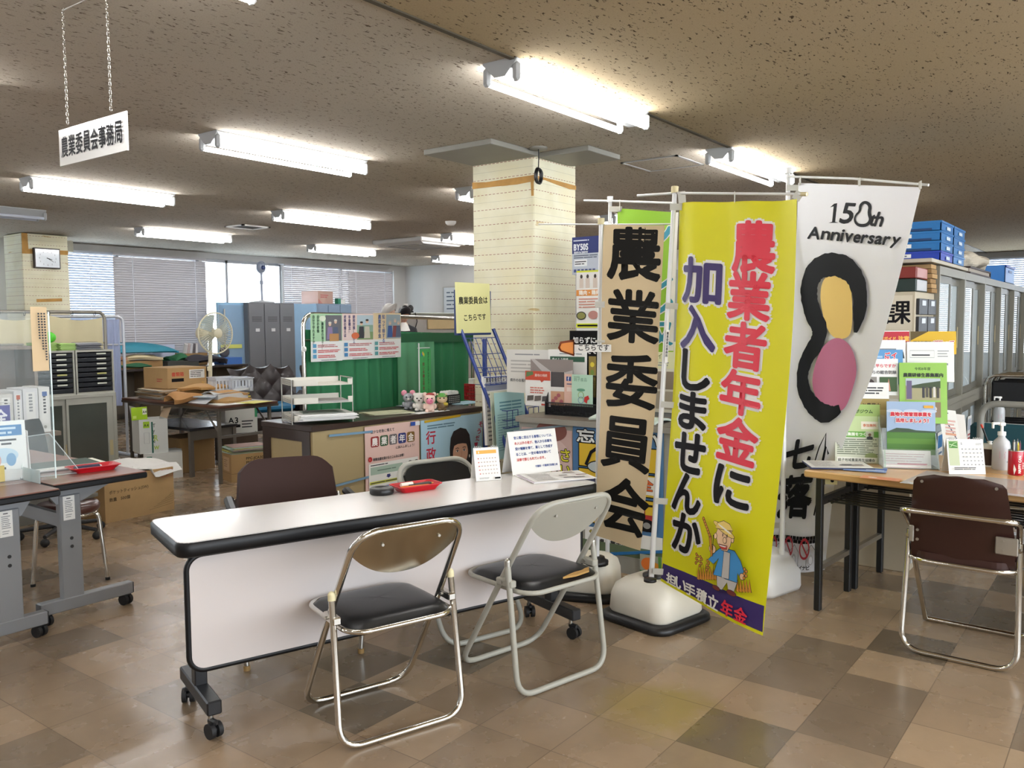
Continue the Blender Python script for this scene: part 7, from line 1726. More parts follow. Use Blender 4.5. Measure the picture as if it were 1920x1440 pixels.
for x, c, l, sd in ((3.47, ('9dbd6a', '8aaa52', 'a9c67a'), 'green paper bundle under the bright green ball', 21), (3.64, ('9dbd6a', 'b3cf86'), 'green paper bundle beside the bright green ball', 22)):
    paper_stack('paper_bundle', l, (x, 7.78, 1.1955), R(10), .15, .2, 26, c, 0, 'paper bundles on the letter cases', .008, sd)
paper_stack('paper_bundle', 'grey folders with white paper on top of the right letter case', (3.85, 7.78, 1.1955), R(-6), .22, .2, 24, ('6a6a70', '55555c', '75757a', 'cfd0d2'), 0, 'paper bundles on the letter cases', .02, 23)
mb = MB()
def gb(u, v):
    a = u * 2 * PI; t_ = v * PI; r_ = .058 * (1 + .10 * math.cos(5 * a))
    return (r_ * math.sin(t_) * math.cos(a), r_ * .8 * math.sin(t_) * math.sin(a), .05 - .05 * math.cos(t_))
mb.grid(lambda u, v: (gb(u, v)[0], gb(u, v)[1], gb(u, v)[2]), 40, 14, mat('4fc02a', .5)); tag(place(mb.build('green_ball'), (3.52, 7.75, 1.262)), 'bright green lobed ball lying on the green paper bundle', 'ball')

# screens
CUR = mat('d3c8a2', .8, back=.35, var=.05); SCB = mat('b9c3e0', .7, back=.45, var=.02); TUBB = mat('8b867c', .4, .4)
def screen(label, x0, x1, y, z1, m, tm, bottom=.5, hooks=True, rad=.08):
    t = thing('curtain_screen', label, 'folding screen', ((x0 + x1) / 2, y, 0)); h = (x1 - x0) / 2
    mb = MB(); mb.tube([(-h, 0, .03), (-h, 0, z1), (h, 0, z1), (h, 0, .03)], .016, tm, 10, False, rad); mb.tube([(-h, 0, z1 - .30), (h, 0, z1 - .30)], .011, tm, 8); mb.build('frame', t)
    for q in (-h, h): mb = MB(); mb.box((q - .02, -.22, 0), (q + .02, .22, .03), tm, .006); mb.build('foot', t)
    sag = lambda u: .03 + .05 * abs(math.sin(u * 9)) * (1 if hooks else .0)
    mb = MB(); mb.grid(lambda u, v: (-h + .03 + u * (2 * h - .06), .018 * math.sin(u * (30 if hooks else 70)) + .004, z1 - sag(u) - v * (z1 - sag(u) - bottom)), 90, 10, m); mb.build('cloth', t)
    if hooks:
        for k in range(8):
            x = -h + .1 + k * (2 * h - .2) / 7; mb = MB(); mb.tube([(x, .0 + .02 * math.cos(a), z1 - .012 + .024 * math.sin(a)) for a in [j * PI / 5 for j in range(10)]], .003, DARK, 6, True); mb.build('hook', t)
    return t
screen('beige cloth screen on a grey tube frame with hooks at the left', 2.6, 4.315, 8.3, 1.545, CUR, TUBB, .9)
screen('pale blue gathered cloth screen next to the beige one', 4.0, 4.80, 8.85, 1.51, SCB, mat('c9ccd2', .35, .5), .55, False)

# clock, speakers
t = thing('wall_clock', 'square black-framed clock on the wallpapered pillar', 'clock', (5.198, 11.42, 2.283))
mb = MB(); mb.box((-.163, -.05, -.13), (.163, 0, .13), mat('2c201e', .35), .006); mb.build('frame', t)
fl = Flat(.0004); 
for k in range(12):
    a = k * PI / 6; s_ = .085 if k % 3 == 0 else .088; fl.rect(.147 + 1.2 * s_ * math.sin(a) - (.010 if k % 3 == 0 else .003), .114 + s_ * math.cos(a) - .010, .147 + 1.2 * s_ * math.sin(a) + (.010 if k % 3 == 0 else .003), .114 + s_ * math.cos(a) + .010, F('8a8f96')) if k % 3 else fl.text(('12', '3', '6', '9')[k // 3], .147 + 1.2 * s_ * math.sin(a), .114 + s_ * math.cos(a) - .012, .032, F('6f747c'), al='c')
sheet('dial', fl, on_plane((-.147, -.0515, -.114), (1, 0, 0), (0, 0, 1)), .294, .228, mat('d9e0e6', .15, coat=.3), None, None, parent=t)
for a, L, w_ in ((R(107), .06, .01), (R(122), .085, .007)):
    mb = MB(); c, s_ = math.sin(a), math.cos(a); mb.add([(x * s_ * 1 + y * c, -.053, -x * c + y * s_) for x, y in ((-w_ / 2, -.012), (w_ / 2, -.012), (w_ / 3, L), (-w_ / 3, L))], [(0, 1, 2, 3)], INK); mb.build('hand', t)
def wallbox(label, loc, s, rz=0.0):
    t = thing('wall_speaker', label, 'speaker', loc, rz); mb = MB(); mb.box((-s / 2, -s * .6, 0), (s / 2, 0, s * 1.25), mat('b9b6a6', .5), .005); mb.build('case', t); mb = MB(); mb.box((-s / 2 + .008, -s * .6 - .002, .01), (s / 2 - .008, -s * .6, s * 1.25 - .01), mat('a5a292', .7)); mb.build('front_cloth', t)
wallbox('small beige box under the ceiling beside the clock pillar', (5.56, 11.62, 2.40), .12); wallbox('small beige box under the ceiling at the right side of the middle pillar', (5.50, 3.60, 2.485), .085)

# ceiling fittings
GP = mat('8a8880', .6); 
for x0, y0, x1, y1, l in ((4.36, 3.43, 4.89, 4.02, 'grey ceiling panel at the left of the middle pillar top'), (4.93, 3.05, 5.36, 3.46, 'grey ceiling panel at the right of the middle pillar top')):
    t = thing('ceiling_panel', l, 'ceiling panel', (x0, y0, ZC), 0, 'grey ceiling panels round the pillar'); mb = MB(); mb.box((0, 0, -.035), (x1 - x0, y1 - y0, 0), GP, .003); mb.build('panel', t)
t = thing('ceiling_hatch', 'square ceiling hatch with a silver frame beside the pillar', 'hatch', (5.61, 2.73, ZC)); mb = MB()
for a in ((0, 0, .46, .02), (0, .44, .46, .46), (0, 0, .02, .46), (.44, 0, .46, .46)): mb.box((a[0], a[1], -.008), (a[2], a[3], 0), mat('b9bbbd', .35, .6))
mb.build('frame', t); mb = MB(); mb.box((.02, .02, -.004), (.44, .44, 0), CEIL); mb.build('panel', t)
t = thing('ceiling_vent', 'square dark vent with a white frame between the ceiling lights', 'vent', (6.17, 8.6, ZC)); mb = MB()
for a in ((0, 0, .4, .03), (0, .32, .4, .35), (0, 0, .03, .35), (.37, 0, .4, .35)): mb.box((a[0], a[1], -.015), (a[2], a[3], 0), WHITE)
mb.build('frame', t); mb = MB(); mb.box((.03, .03, -.004), (.37, .32, 0), mat('3a3836', .8)); mb.build('grille', t)
t = thing('air_conditioner', 'white ceiling cassette air conditioner in front of the end wall', 'air conditioner', (8.55, 7.95, ZC)); ACW = mat('c9c7c4', .4)
mb = MB(); mb.box((0, 0, -.06), (.95, .95, 0), ACW, .01); mb.prism([(.05, -.06), (.9, -.06), (.85, -.085), (.1, -.085)], .05, .9, ACW, 'y'); mb.build('panel', t)
mb = MB(); mb.box((.25, .25, -.092), (.7, .7, -.085), mat('a9a7a2', .5)); mb.build('grille', t)
for a in ((.12, .2, .17, .75), (.78, .2, .83, .75), (.2, .12, .75, .17), (.2, .78, .75, .83)): mb = MB(); mb.box((a[0], a[1], -.089), (a[2], a[3], -.083), mat('8a8884', .5)); mb.build('air_slot', t)
t = thing('cable_coil', 'coil of black cable hanging from a round ceiling plate at the middle pillar', 'cable', (4.79, 3.36, ZC)); mb = MB(); mb.lathe([(0, -.012), (.06, -.012), (.063, 0)], GP, n=24); mb.build('ceiling_plate', t)
mb = MB(); mb.tube([(0, 0, -.01), (.003, 0, -.07), (-.002, 0, -.14)], .004, BLACK, 6)
for k in range(6):
    mb.tube([((.036 + .003 * math.sin(k * 2)) * math.cos(a) * .9, .008 * math.sin(k + a), -.19 + (.05 + .003 * math.cos(k)) * math.sin(a)) for a in [j * PI / 9 for j in range(18)]], .007, BLACK, 6, True)
mb.build('coil', t)
t = thing('smoke_detector', 'small white dome detector on the ceiling left of the middle pillar', 'detector', (7.55, 6.55, ZC)); mb = MB(); mb.lathe([(0, -.05), (.04, -.045), (.06, -.025), (.065, 0)], WHITE, n=20); mb.build('dome', t)
# ================================================================ the office behind
def carton(label, loc, rz, w_, d, h, m=KRAFT, draw=None, side=None, flaps=0, group=None, name='carton', lid=True):
    """a cardboard box, its front towards -y"""
    t = thing(name, label, 'box', loc, rz, group); mb = MB(); e = .005
    mb.box((-w_ / 2, 0, 0), (w_ / 2, e, h), m); mb.box((-w_ / 2, d - e, 0), (w_ / 2, d, h), m); mb.box((-w_ / 2, e, 0), (-w_ / 2 + e, d - e, h), m); mb.box((w_ / 2 - e, e, 0), (w_ / 2, d - e, h), m); mb.box((-w_ / 2 + e, e, 0), (w_ / 2 - e, d - e, e), m)
    if lid: mb.box((-w_ / 2 + e, e, h - e), (w_ / 2 - e, d - e, h), m)
    mb.build('box', t)
    if draw: fl = Flat(.0004); draw(fl, w_, h); sheet('front_print', fl, on_plane((-w_ / 2, -.0008, 0), (1, 0, 0), (0, 0, 1)), w_, h, m, None, None, parent=t, t=.0004)
    if side: fl = Flat(.0004); side(fl, d, h); sheet('side_print', fl, on_plane((-w_ / 2 - .0008, d, 0), (0, -1, 0), (0, 0, 1)), d, h, m, None, None, parent=t, t=.0004)
    if flaps:
        for q in (-1, 1):
            mb = MB(); a = R(50 if q < 0 else 110); L = d * .45; x = q * w_ / 2
            mb.add([(x, 0, h), (x, d, h), (x + q * L * math.cos(a) * (-1 if q > 0 else 1) * -1, d, h + L * math.sin(a)), (x + q * L * math.cos(a) * (-1 if q > 0 else 1) * -1, 0, h + L * math.sin(a))], [(0, 1, 2, 3)], m); mb.build('flap', t)
    return t
# tissue carton beside the left tables
def tis(fl, w_, h): fl.text('ポケットティッシュ(SW)', w_ * .06, h * .62, w_ * .052, F('5a4628'), .0008, wd=.95); fl.text('数量　500個', w_ * .06, h * .46, w_ * .052, F('5a4628'), .0008) ; [fl.line([(w_ * (.62 + .06 * k), h * (.10 + .05 * k)), (w_ * .98, h * (.16 + .055 * k))], .002, F('6a5432')) for k in range(6)]; [fl.line([(w_ * (.82 + .09 * k), h * .8), (w_ * (.89 + .09 * k), h * .8), (w_ * (.89 + .09 * k), h * .96), (w_ * (.82 + .09 * k), h * .96)], .004, F('b0463a'), True) for k in range(2)]
TC = carton('large cardboard carton of tissue packs beside the left tables', (3.30, 5.93, 0), R(4), .56, .62, .33, KRAFT, tis)
mb = MB(); mb.grid(lambda u, v: (-.27 + .6 * u, -.03 + .5 * v + .02 * math.sin(u * 7), .335 + .02 * abs(math.sin(u * 5 + v * 4)) + .05 * math.exp(-((u - .5) ** 2 + (v - .55) ** 2) * 14) - (.06 * max(0, .12 - v) / .12 if .55 < u else 0)), 24, 14, mat('dedbd6', .8), .004, False)
tag(place(mb.build('wrapping_paper'), (3.33, 5.95, .0), R(4)), 'crumpled white wrapping on top of the tissue carton', 'wrapping')
# copy paper boxes
GRA = F('9cc21e'); BXW = mat('cfd0cc', .6, var=.02)
def rwf(fl, w_, h):
    fl.text('Type', w_ * .12, h * .28, w_ * .17, F('3a4a44'), .0008); fl.text('Rw', w_ * .38, h * .42, w_ * .26, F('a9c23a'), .0006); fl.rect(w_ * .05, h * .44, w_ * .93, h * .48, F('1f5a4a')); fl.rr(w_ * .07, h * .78, w_ * .22, h * .88, .008, F('2f6f5a')); [fl.rect(w_ * (.64 + .05 * k), h * .16, w_ * (.66 + .05 * k), h * .32, F('b9b9b4')) for k in range(3)]
def rws(fl, w_, h): fl.rect(0, 0, w_, h, GRA); fl.rect(w_ * .05, h * .75, w_ * .3, h * .93, F('3f4a1e'))
carton('white and green copy paper box, the lower of the two stacked by the steel cabinet', (4.25, 7.22, 0), R(-30), .33, .30, .24, BXW, rwf, rws, name='paper_box', group='copy paper boxes')
def rwu(fl, w_, h):
    fl.rect(w_ * .42, 0, w_ * .48, h * .93, F('1f5a4a')); fl.text('Type', w_ * .55, h * .9, w_ * .19, F('3a4a44'), .0006, vert=True, wd=.8); fl.text('Rw', w_ * .62, h * .58, w_ * .32, F('a9c23a'), .0006, vert=True, wd=.8); fl.rect(w_ * .14, h * .76, w_ * .36, h * .95, GRA); fl.text('A4', w_ * .16, h * .8, w_ * .14, F('2f3a1e'), .0008); fl.line([(w_ * .16, h * .3), (w_ * .34, h * .3), (w_ * .34, h * .62), (w_ * .16, h * .62)], .003, TXL, True)
UP = carton('opened white copy paper box with a green flap on top of the other one', (4.20, 7.28, .2405), R(-15), .25, .25, .31, BXW, rwu, None, name='paper_box', group='copy paper boxes', lid=False)
mb = MB(); mb.add([(-.125, 0, .31), (-.125, .25, .31), (-.145, .25, .43), (-.145, 0, .43)], [(0, 1, 2, 3)], BXW); fl = Flat(.0005); fl.rect(.0, 0, .15, .115, GRA); fl.rect(.105, .045, .145, .1, F('e2e6d2')); fl.text('A4', .107, .058, .03, INK, .0008); fl.rect(.012, .015, .045, .04, F('c3d86a'))
fl.emit(mb, on_plane((-.19, -.02, .315), (1, .25, 0), (0, .1, 1))); mb.add([(-.19, -.018, .315), (-.045, .018, .315), (-.045, .03, .43), (-.19, -.006, .43)], [(0, 1, 2, 3)], GRA); mb.build('green_flap', UP)
mb = MB(); mb.add([(.125, 0, .31), (.125, .24, .31), (.18, .24, .45), (.18, 0, .45)], [(0, 1, 2, 3)], mat('b9a184', .7)); mb.build('flap', UP)
carton('small brown carton on the floor behind the copy paper boxes', (4.30, 8.43, 0.06), R(-6), .26, .28, .22, KRAFTD, lambda fl, w_, h: (fl.bars(w_ * .1, h * .55, w_ * .4, h * .75, 2, F('4a3a22')), fl.bars(w_ * .5, h * .3, w_ * .9, h * .5, 3, F('4a3a22'))))
carton('white box lying under the small brown carton', (4.32, 8.41, 0), R(-6), .3, .3, .058, mat('c9cbd0', .6))
mb = MB(); mb.grid(lambda u, v: (-.16 + .32 * u, -.02 + .32 * v, .285 + .07 * (1 - abs(2 * u - 1)) * (1 - .5 * v) + .015 * math.sin(9 * u + 5 * v)), 16, 10, mat('cfc3b2', .8), .004, False); tag(place(mb.build('wrapping_paper'), (4.30, 8.43, 0), R(-6)), 'cream folded paper on top of the small brown carton', 'wrapping')
# brown long table and everything on it
BRT = mat('5a3a2c', .4, coat=.1, var=.08); LEGB = mat('6b645c', .45, .3)
t = thing('folding_table', 'long brown folding table heaped with envelopes in the office behind', 'table', (4.36, 6.50, 0))
mb = MB(); mb.box((0, 0, .675), (.64, 1.62, .70), BRT, .004); mb.box((-.002, -.002, .655), (.642, 1.622, .676), mat('4a4038', .5)); mb.build('tabletop', t)
for y in (.07, 1.55):
    for x in (.05, .59): mb = MB(); mb.box((x - .014, y - .014, 0), (x + .014, y + .014, .66), LEGB, .003); mb.build('leg', t)
    mb = MB(); mb.box((.05, y - .01, .40), (.59, y + .01, .425), LEGB); mb.build('stretcher', t)
    for x in (.05, .59): mb = MB(); mb.tube([(x, y, .45), (x, y + (.22 if y < 1 else -.22), .655)], .009, LEGB, 8); mb.build('brace', t)
ZT2 = .7005
def ontab(x, y, z=ZT2): p = G(x, y, z); return p
def env(label, x, y, z, rz, w_, d, h, c, seed, group='envelopes on the brown table', name='envelope'):
    rng = random.Random(seed); p1, p2 = rng.uniform(0, 6), rng.uniform(0, 6); mb = MB()
    mb.grid(lambda u, v: (-w_ / 2 + w_ * u, -d / 2 + d * v, h * (.55 + .45 * math.sin(PI * u) ** .5 * math.sin(PI * v) ** .5 + .18 * math.sin(6 * u + p1) * math.sin(5 * v + p2))), 14, 10, mat(c, .75, var=.08), h * .45, False)
    return tag(place(mb.build(name), (x, y, z), rz), label, 'envelope', group)
env('big creased brown envelope at the left front of the brown table', 4.43, 7.1, ZT2, R(-15), .30, .34, .10, 'ad7f4e', 1)
env('brown envelope lying under the others in the middle of the brown table', 4.66, 6.78, ZT2, R(18), .33, .26, .045, 'a8834f', 2)
env('brown envelope with a white address label in the middle of the brown table', 4.70, 6.90, ZT2 + .05, R(-8), .34, .26, .05, 'b58d5c', 3)
env('flat brown envelope on top of the heap on the brown table', 4.63, 7.12, ZT2 + .105, R(12), .36, .3, .05, 'b98f56', 4)
env('light brown padded envelope behind the heap on the brown table', 4.66, 7.26, ZT2 + .06, R(-20), .34, .28, .06, 'c39a62', 5)
env('yellow envelope at the right back of the brown table, lower', 4.90, 7.16, ZT2, R(4), .3, .34, .03, 'cdb44a', 6); env('yellow envelope at the right back of the brown table, upper', 4.90, 7.16, ZT2 + .032, R(-6), .3, .34, .03, 'd8bf58', 7)
env('brown envelope with a white sheet on the yellow envelopes', 4.90, 7.5, ZT2 + .01, R(-8), .2, .22, .05, 'b5875a', 8)
leaflet('paper', 'yellow sheet hanging at the near end of the brown table', (4.76, 6.53, ZT2 + .004), R(14), .26, .2, mat('d8cf6a', .6), None, t=.002, cat='paper'); leaflet('paper', 'white sheet under the white tray near the table end', (4.62, 6.62, ZT2 + .001), R(-6), .42, .24, PAPER, None, t=.003, cat='paper')
paper_stack('paper_pile', 'bluish papers between the envelopes on the brown table', (4.55, 6.88, ZT2 + .055), R(16), .26, .2, 5, ('9fb0bc', 'd3d6da', '7f94a4'), 0, None, .015, 31)
t = thing('document_tray', 'white shallow box with crumpled paper at the near end of the brown table', 'tray', (4.68, 6.88, ZT2 + .004), R(4)); WB_ = mat('c9cacc', .5)
mb = MB(); mb.box((-.17, -.13, 0), (.17, -.126, .075), WB_); mb.box((-.17, .126, 0), (.17, .13, .075), WB_); mb.box((-.17, -.13, 0), (-.166, .13, .075), WB_); mb.box((.166, -.13, 0), (.17, .13, .075), WB_); mb.box((-.17, -.13, 0), (.17, .13, .004), WB_); mb.add([(-.168, -.13, .075), (-.168, .13, .075), (-.30, .13, .0), (-.30, -.13, .0)], [(0, 1, 2, 3)], WB_); mb.build('box', t)
mb = MB(); mb.grid(lambda u, v: (-.19 + .40 * u, -.11 + .22 * v, .07 + .03 * math.sin(5 * u + 2) * math.sin(4 * v) + .025 * u + .03 * math.exp(-((u - .75) ** 2 + (v - .4) ** 2) * 20)), 18, 12, mat('c6c8c8', .7), .004, False); tag(place(mb.build('plastic_bag'), (4.68, 6.89, ZT2 + .01), R(4)), 'crumpled whitish plastic lying over the white tray', 'plastic bag')
def basket_w(label, x, y, z, rz, w_, d, h, slots):
    t = thing('plastic_basket', label, 'basket', (x, y, z), rz, 'white plastic baskets'); m = mat('d3d8e2', .35); mb = MB(); 
    mb.box((-w_ / 2, -d / 2, 0), (w_ / 2, d / 2, .004), m)
    for z0, z1 in ((0, h * .3), (h * .8, h)):
        for a in ((-w_ / 2, -d / 2, w_ / 2, -d / 2 + .004), (-w_ / 2, d / 2 - .004, w_ / 2, d / 2), (-w_ / 2, -d / 2, -w_ / 2 + .004, d / 2), (w_ / 2 - .004, -d / 2, w_ / 2, d / 2)): mb.box((a[0], a[1], z0), (a[2], a[3], z1), m)
    n = slots
    for k in range(n + 1):
        x_ = -w_ / 2 + (w_ - .012) * k / n; mb.box((x_, -d / 2, 0), (x_ + .012, -d / 2 + .004, h), m); mb.box((x_, d / 2 - .004, 0), (x_ + .012, d / 2, h), m)
        y_ = -d / 2 + (d - .012) * k / n; mb.box((-w_ / 2, y_, 0), (-w_ / 2 + .004, y_ + .012, h), m); mb.box((w_ / 2 - .004, y_, 0), (w_ / 2, y_ + .012, h), m)
    mb.box((-w_ / 2 - .008, -d / 2 - .008, h - .008), (w_ / 2 + .008, -d / 2, h), m); mb.box((-w_ / 2 - .008, d / 2, h - .008), (w_ / 2 + .008, d / 2 + .008, h), m); mb.build('basket', t)
basket_w('white perforated basket standing nearest on the brown table', 4.78, 7.02, ZT2 + .055, R(-10), .24, .18, .165, 7); basket_w('second white basket with wide slots just right of the first', 4.89, 6.93, ZT2 + .083, R(-20), .2, .2, .13, 6)
def bigc(fl, w_, h): fl.text('書類箱', w_ * .1, h * .6, h * .22, F('b8402a'), .001); fl.bars(w_ * .1, h * .3, w_ * .42, h * .5, 1, INK, .8); fl.rect(w_ * .55, h * .45, w_ * .95, h * .88, F('e0e0de')); fl.bars(w_ * .58, h * .5, w_ * .92, h * .84, 4, TX, .4)
carton('long cardboard box with a white label behind the envelopes on the brown table', (4.71, 7.52, ZT2 + .10), R(0), .42, .42, .20, KRAFT, bigc, lambda fl, w_, h: fl.bars(w_ * .55, h * .3, w_ * .8, h * .5, 2, F('a8463a')))
paper_stack('paper_pile', 'pile of papers under the long cardboard box on the brown table', (4.70, 7.74, ZT2), R(-4), .5, .46, 38, ('cfc8ba', 'b9976a', 'd8d4cc', 'a98554'), 0, None, .03, 33)
env('kraft files leaning at the right of the cardboard box', 4.86, 7.66, ZT2 + .11, R(-30), .2, .24, .08, 'cda868', 11)
# electric fan
FANC = mat('d8d2b8', .4, var=.02); FANB = clear('cfdde0', .18, .1)
t = thing('electric_fan', 'cream desk fan on the brown table, turned to the right', 'fan', (4.90, 7.43, ZT2), 0)
mb = MB(); mb.lathe([(0, 0), (.10, 0), (.10, .012), (.09, .03), (.03, .045), (.024, .06)], FANC, n=28); mb.build('base', t)
mb = MB(); mb.cyl((0, 0, .05), (.06, .06, .60), .019, FANC); mb.cyl((0, 0, .26), (0, 0, .30), .024, FANC); mb.build('pole', t)
fd = Vector((.08, -1, .0)).normalized(); c = Vector((.06, -.03, .63)); fm = Matrix.Translation(c) @ Matrix.Scale(1.22, 4) @ frame(Vector((-fd.y, fd.x, 0)), Vector((0, 0, 1)), fd)
mb = MB(); mb.T = fm; mb.lathe([(0, -.20), (.04, -.20), (.056, -.18), (.06, -.08), (.045, -.05), (0, -.05)], FANC, n=20); mb.build('motor', t)
mb = MB(); mb.T = fm
for k in range(44):
    a = 2 * PI * k / 44; q = a + .35
    mb.tube([(.035 * math.cos(a), .035 * math.sin(a), .035), (.12 * math.cos((a + q) / 2), .12 * math.sin((a + q) / 2), .038), (.165 * math.cos(q), .165 * math.sin(q), .0)], .0016, FANC, 4)
    mb.tube([(.045 * math.cos(a), .045 * math.sin(a), -.062), (.12 * math.cos(a), .12 * math.sin(a), -.055), (.165 * math.cos(a), .165 * math.sin(a), .0)], .0016, FANC, 4)
mb.tube([(.166 * math.cos(k * PI / 20), .166 * math.sin(k * PI / 20), 0) for k in range(40)], .006, FANC, 8, True); mb.lathe([(0, .045), (.03, .043), (.04, .034), (.04, .028), (0, .028)], FANC, n=20); mb.build('guard', t)
for k in range(3):
    mb = MB(); mb.T = fm @ Matrix.Rotation(k * 2 * PI / 3, 4, 'Z'); mb.grid(lambda u, v: ((.03 + .12 * v) * math.cos((u - .5) * 1.5), (.03 + .12 * v) * math.sin((u - .5) * 1.5), -.03 + .035 * (u - .5)), 8, 6, FANB, .002); mb.build('blade', t)
mb = MB(); mb.T = fm; mb.cyl((0, 0, -.05), (0, 0, .01), .03, FANC); mb.build('hub', t)
# low dark table, boxes under it
t = thing('low_table', 'low dark table with a shiny top under the brown folding table', 'table', (4.42, 7.05, 0)); DKT = mat('26262c', .25, coat=.3)
mb = MB(); mb.box((0, 0, .43), (.52, .95, .455), DKT, .004); mb.build('tabletop', t)
for x in (.03, .49):
    for y in (.03, .92): mb = MB(); mb.box((x - .018, y - .018, 0), (x + .018, y + .018, .43), LEGB); mb.build('leg', t)
mb = MB(); mb.box((.03, .02, .34), (.49, .04, .43), LEGB); mb.box((.48, .03, .34), (.5, .92, .43), LEGB); mb.build('apron', t)
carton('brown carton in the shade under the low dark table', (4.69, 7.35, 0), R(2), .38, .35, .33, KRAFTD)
def ppc(fl, w_, h): fl.text('PPC-JCA3G', w_ * .36, h * .78, h * .13, F('3a2c1a'), .001); fl.text('PPCカラー用紙・A3', w_ * .36, h * .63, h * .13, F('3a2c1a'), .001, wd=.9); fl.text('グリーン・500枚', w_ * .36, h * .48, h * .13, F('3a2c1a'), .001, wd=.9); fl.text('3冊', w_ * .36, h * .35, h * .12, F('3a2c1a'), .001); fl.rect(0, h * .30, w_, h * .312, F('7a5e38'))
def ppcs(fl, w_, h): fl.rect(w_ * .35, h * .38, w_ * .85, h * .88, F('c6a47e')); fl.bars(w_ * .4, h * .5, w_ * .7, h * .8, 4, F('8a6a4a'), .3); fl.bars(w_ * .05, h * .6, w_ * .3, h * .8, 2, F('4a3a22')); fl.rect(0, h * .30, w_, h * .312, F('7a5e38'))
carton('open brown copy paper carton full of pale green papers before the brown table', (4.67, 6.47, 0), R(-15), .38, .30, .25, KRAFT, ppc, ppcs, lid=False)
paper_stack('paper_pile', 'pale green and yellow papers heaped in the open copy paper carton', (4.70, 6.63, .245), R(-15), .32, .24, 24, ('b9cfc4', 'cfdcd2', 'd8cf7a', 'd9b9b0', 'c2d6cc'), 0, None, .03, 41)
def a3(fl, w_, h): fl.text('A3', w_ * .1, h * .35, h * .28, INK, .002); fl.rect(w_ * .1, h * .2, w_ * .5, h * .3, INK); fl.bars(w_ * .55, h * .15, w_ * .95, h * .45, 3, TX)
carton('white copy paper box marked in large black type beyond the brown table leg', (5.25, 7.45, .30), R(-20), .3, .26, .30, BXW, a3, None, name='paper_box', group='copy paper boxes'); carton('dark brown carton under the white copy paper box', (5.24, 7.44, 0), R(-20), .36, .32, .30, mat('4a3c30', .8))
carton('white and green paper box with a green cap beside the dark counter end', (5.52, 7.72, 0), R(-14), .24, .22, .58, mat('c9cdc8', .6), lambda fl, w_, h: (fl.rect(0, h * .72, w_, h, F('2f8a5a')), fl.ell(w_ * .5, h * .70, w_ * .3, h * .06, F('d3d9d2')), fl.text('A4', w_ * .2, h * .45, w_ * .3, TXL, .001)))
# dark green bag on the left end
mb = MB(); mb.grid(crumple(.17, .2, .30, 8), 36, 18, mat('26312a', .35, var=.1), 0, False); tag(place(mb.build('rubbish_bag'), (4.18, 8.32, .42)), 'dark green plastic bag beside the steel cabinet', 'bag')
t = thing('storage_crate', 'grey crate carrying the dark green plastic bag', 'crate', (4.04, 8.3, 0)); mb = MB(); mb.box((-.0, -.12, 0), (.3, .14, .43), mat('5a5650', .6), .004); mb.build('body', t)

# --- back desk with its heap
t = thing('office_desk', 'dark-topped office desk heaped with things below the window', 'desk', (4.95, 10.6, 0)); 
mb = MB(); mb.box((0, 0, .81), (2.69, .75, .84), mat('2c2422', .35), .004); mb.build('desktop', t)
for x in (0.02, 1.3, 2.61): mb = MB(); mb.box((x, .03, 0), (x + .06, .72, .81), mat('8a7c66', .5)); mb.build('pedestal', t)
mb = MB(); mb.box((.08, .68, .2), (2.6, .7, .8), mat('6b6358', .5)); mb.build('back_panel', t)
ZD = .8405
def desk_at(x, y, z=ZD): return AY(x, y, 10.8)
mb = MB(); mb.grid(lambda u, v: (-.62 + 1.24 * u, -.2 + .4 * v, .02 + .13 * (math.sin(PI * u) ** .5) * (math.sin(PI * v) ** .5)), 30, 12, mat('2a7f95', .6, var=.05), .03); tag(place(mb.build('cushion'), (5.98, 10.92, 1.04)), 'long teal cushion on top of the heap below the blinds', 'cushion')
for k, (x, y, w_, d, h, c, l) in enumerate(((5.55, 10.85, .6, .36, .11, 'a58050', 'brown paper parcel under the teal cushion at the left of the heap'), (6.12, 10.88, .5, .36, .10, 'b08a5a', 'brown carton under the right end of the teal cushion'), (6.62, 10.80, .46, .3, .08, '3a3a36', 'dark folders with cream edges in the heap on the desk'))):
    carton(l, (x, y - .15, ZD), R((-6, 4, -3)[k]), w_, d, h, mat(c, .7, var=.08))
env('pinkish brown parcel paper under the teal cushion', 5.56, 10.85, ZD + .112, R(4), .55, .34, .08, 'b08468', 51, 'parcels on the back desk', 'parcel'); env('cream parcel paper under the middle of the teal cushion', 6.1, 10.86, ZD + .102, R(-8), .5, .34, .08, 'cdbd98', 52, 'parcels on the back desk', 'parcel')
env('white parcel lying at the front left of the back desk', 5.25, 10.75, ZD, R(6), .35, .26, .08, 'd9d6cf', 56, 'parcels on the back desk', 'parcel')
env('dark green cloth lying in front on the back desk', 5.86, 10.66, ZD + .001, R(2), .55, .09, .07, '1f5a3a', 53, 'cloths on the back desk', 'cloth'); env('green cloth beside the teal cushion', 6.78, 11.02, ZD, R(10), .36, .3, .17, '2a6a44', 54, 'cloths on the back desk', 'cloth')
carton('white and blue printed box behind the green cloth on the back desk', (6.62, 11.16, ZD), R(-4), .36, .16, .30, mat('b9bfd6', .5), lambda fl, w_, h: fl.bars(w_ * .1, h * .6, w_ * .7, h * .8, 2, F('5a6a9a'), .4))
carton('brown carton holding paper rolls on the back desk', (7.04, 10.98, ZD), R(3), .36, .3, .17, KRAFTD, lid=False)
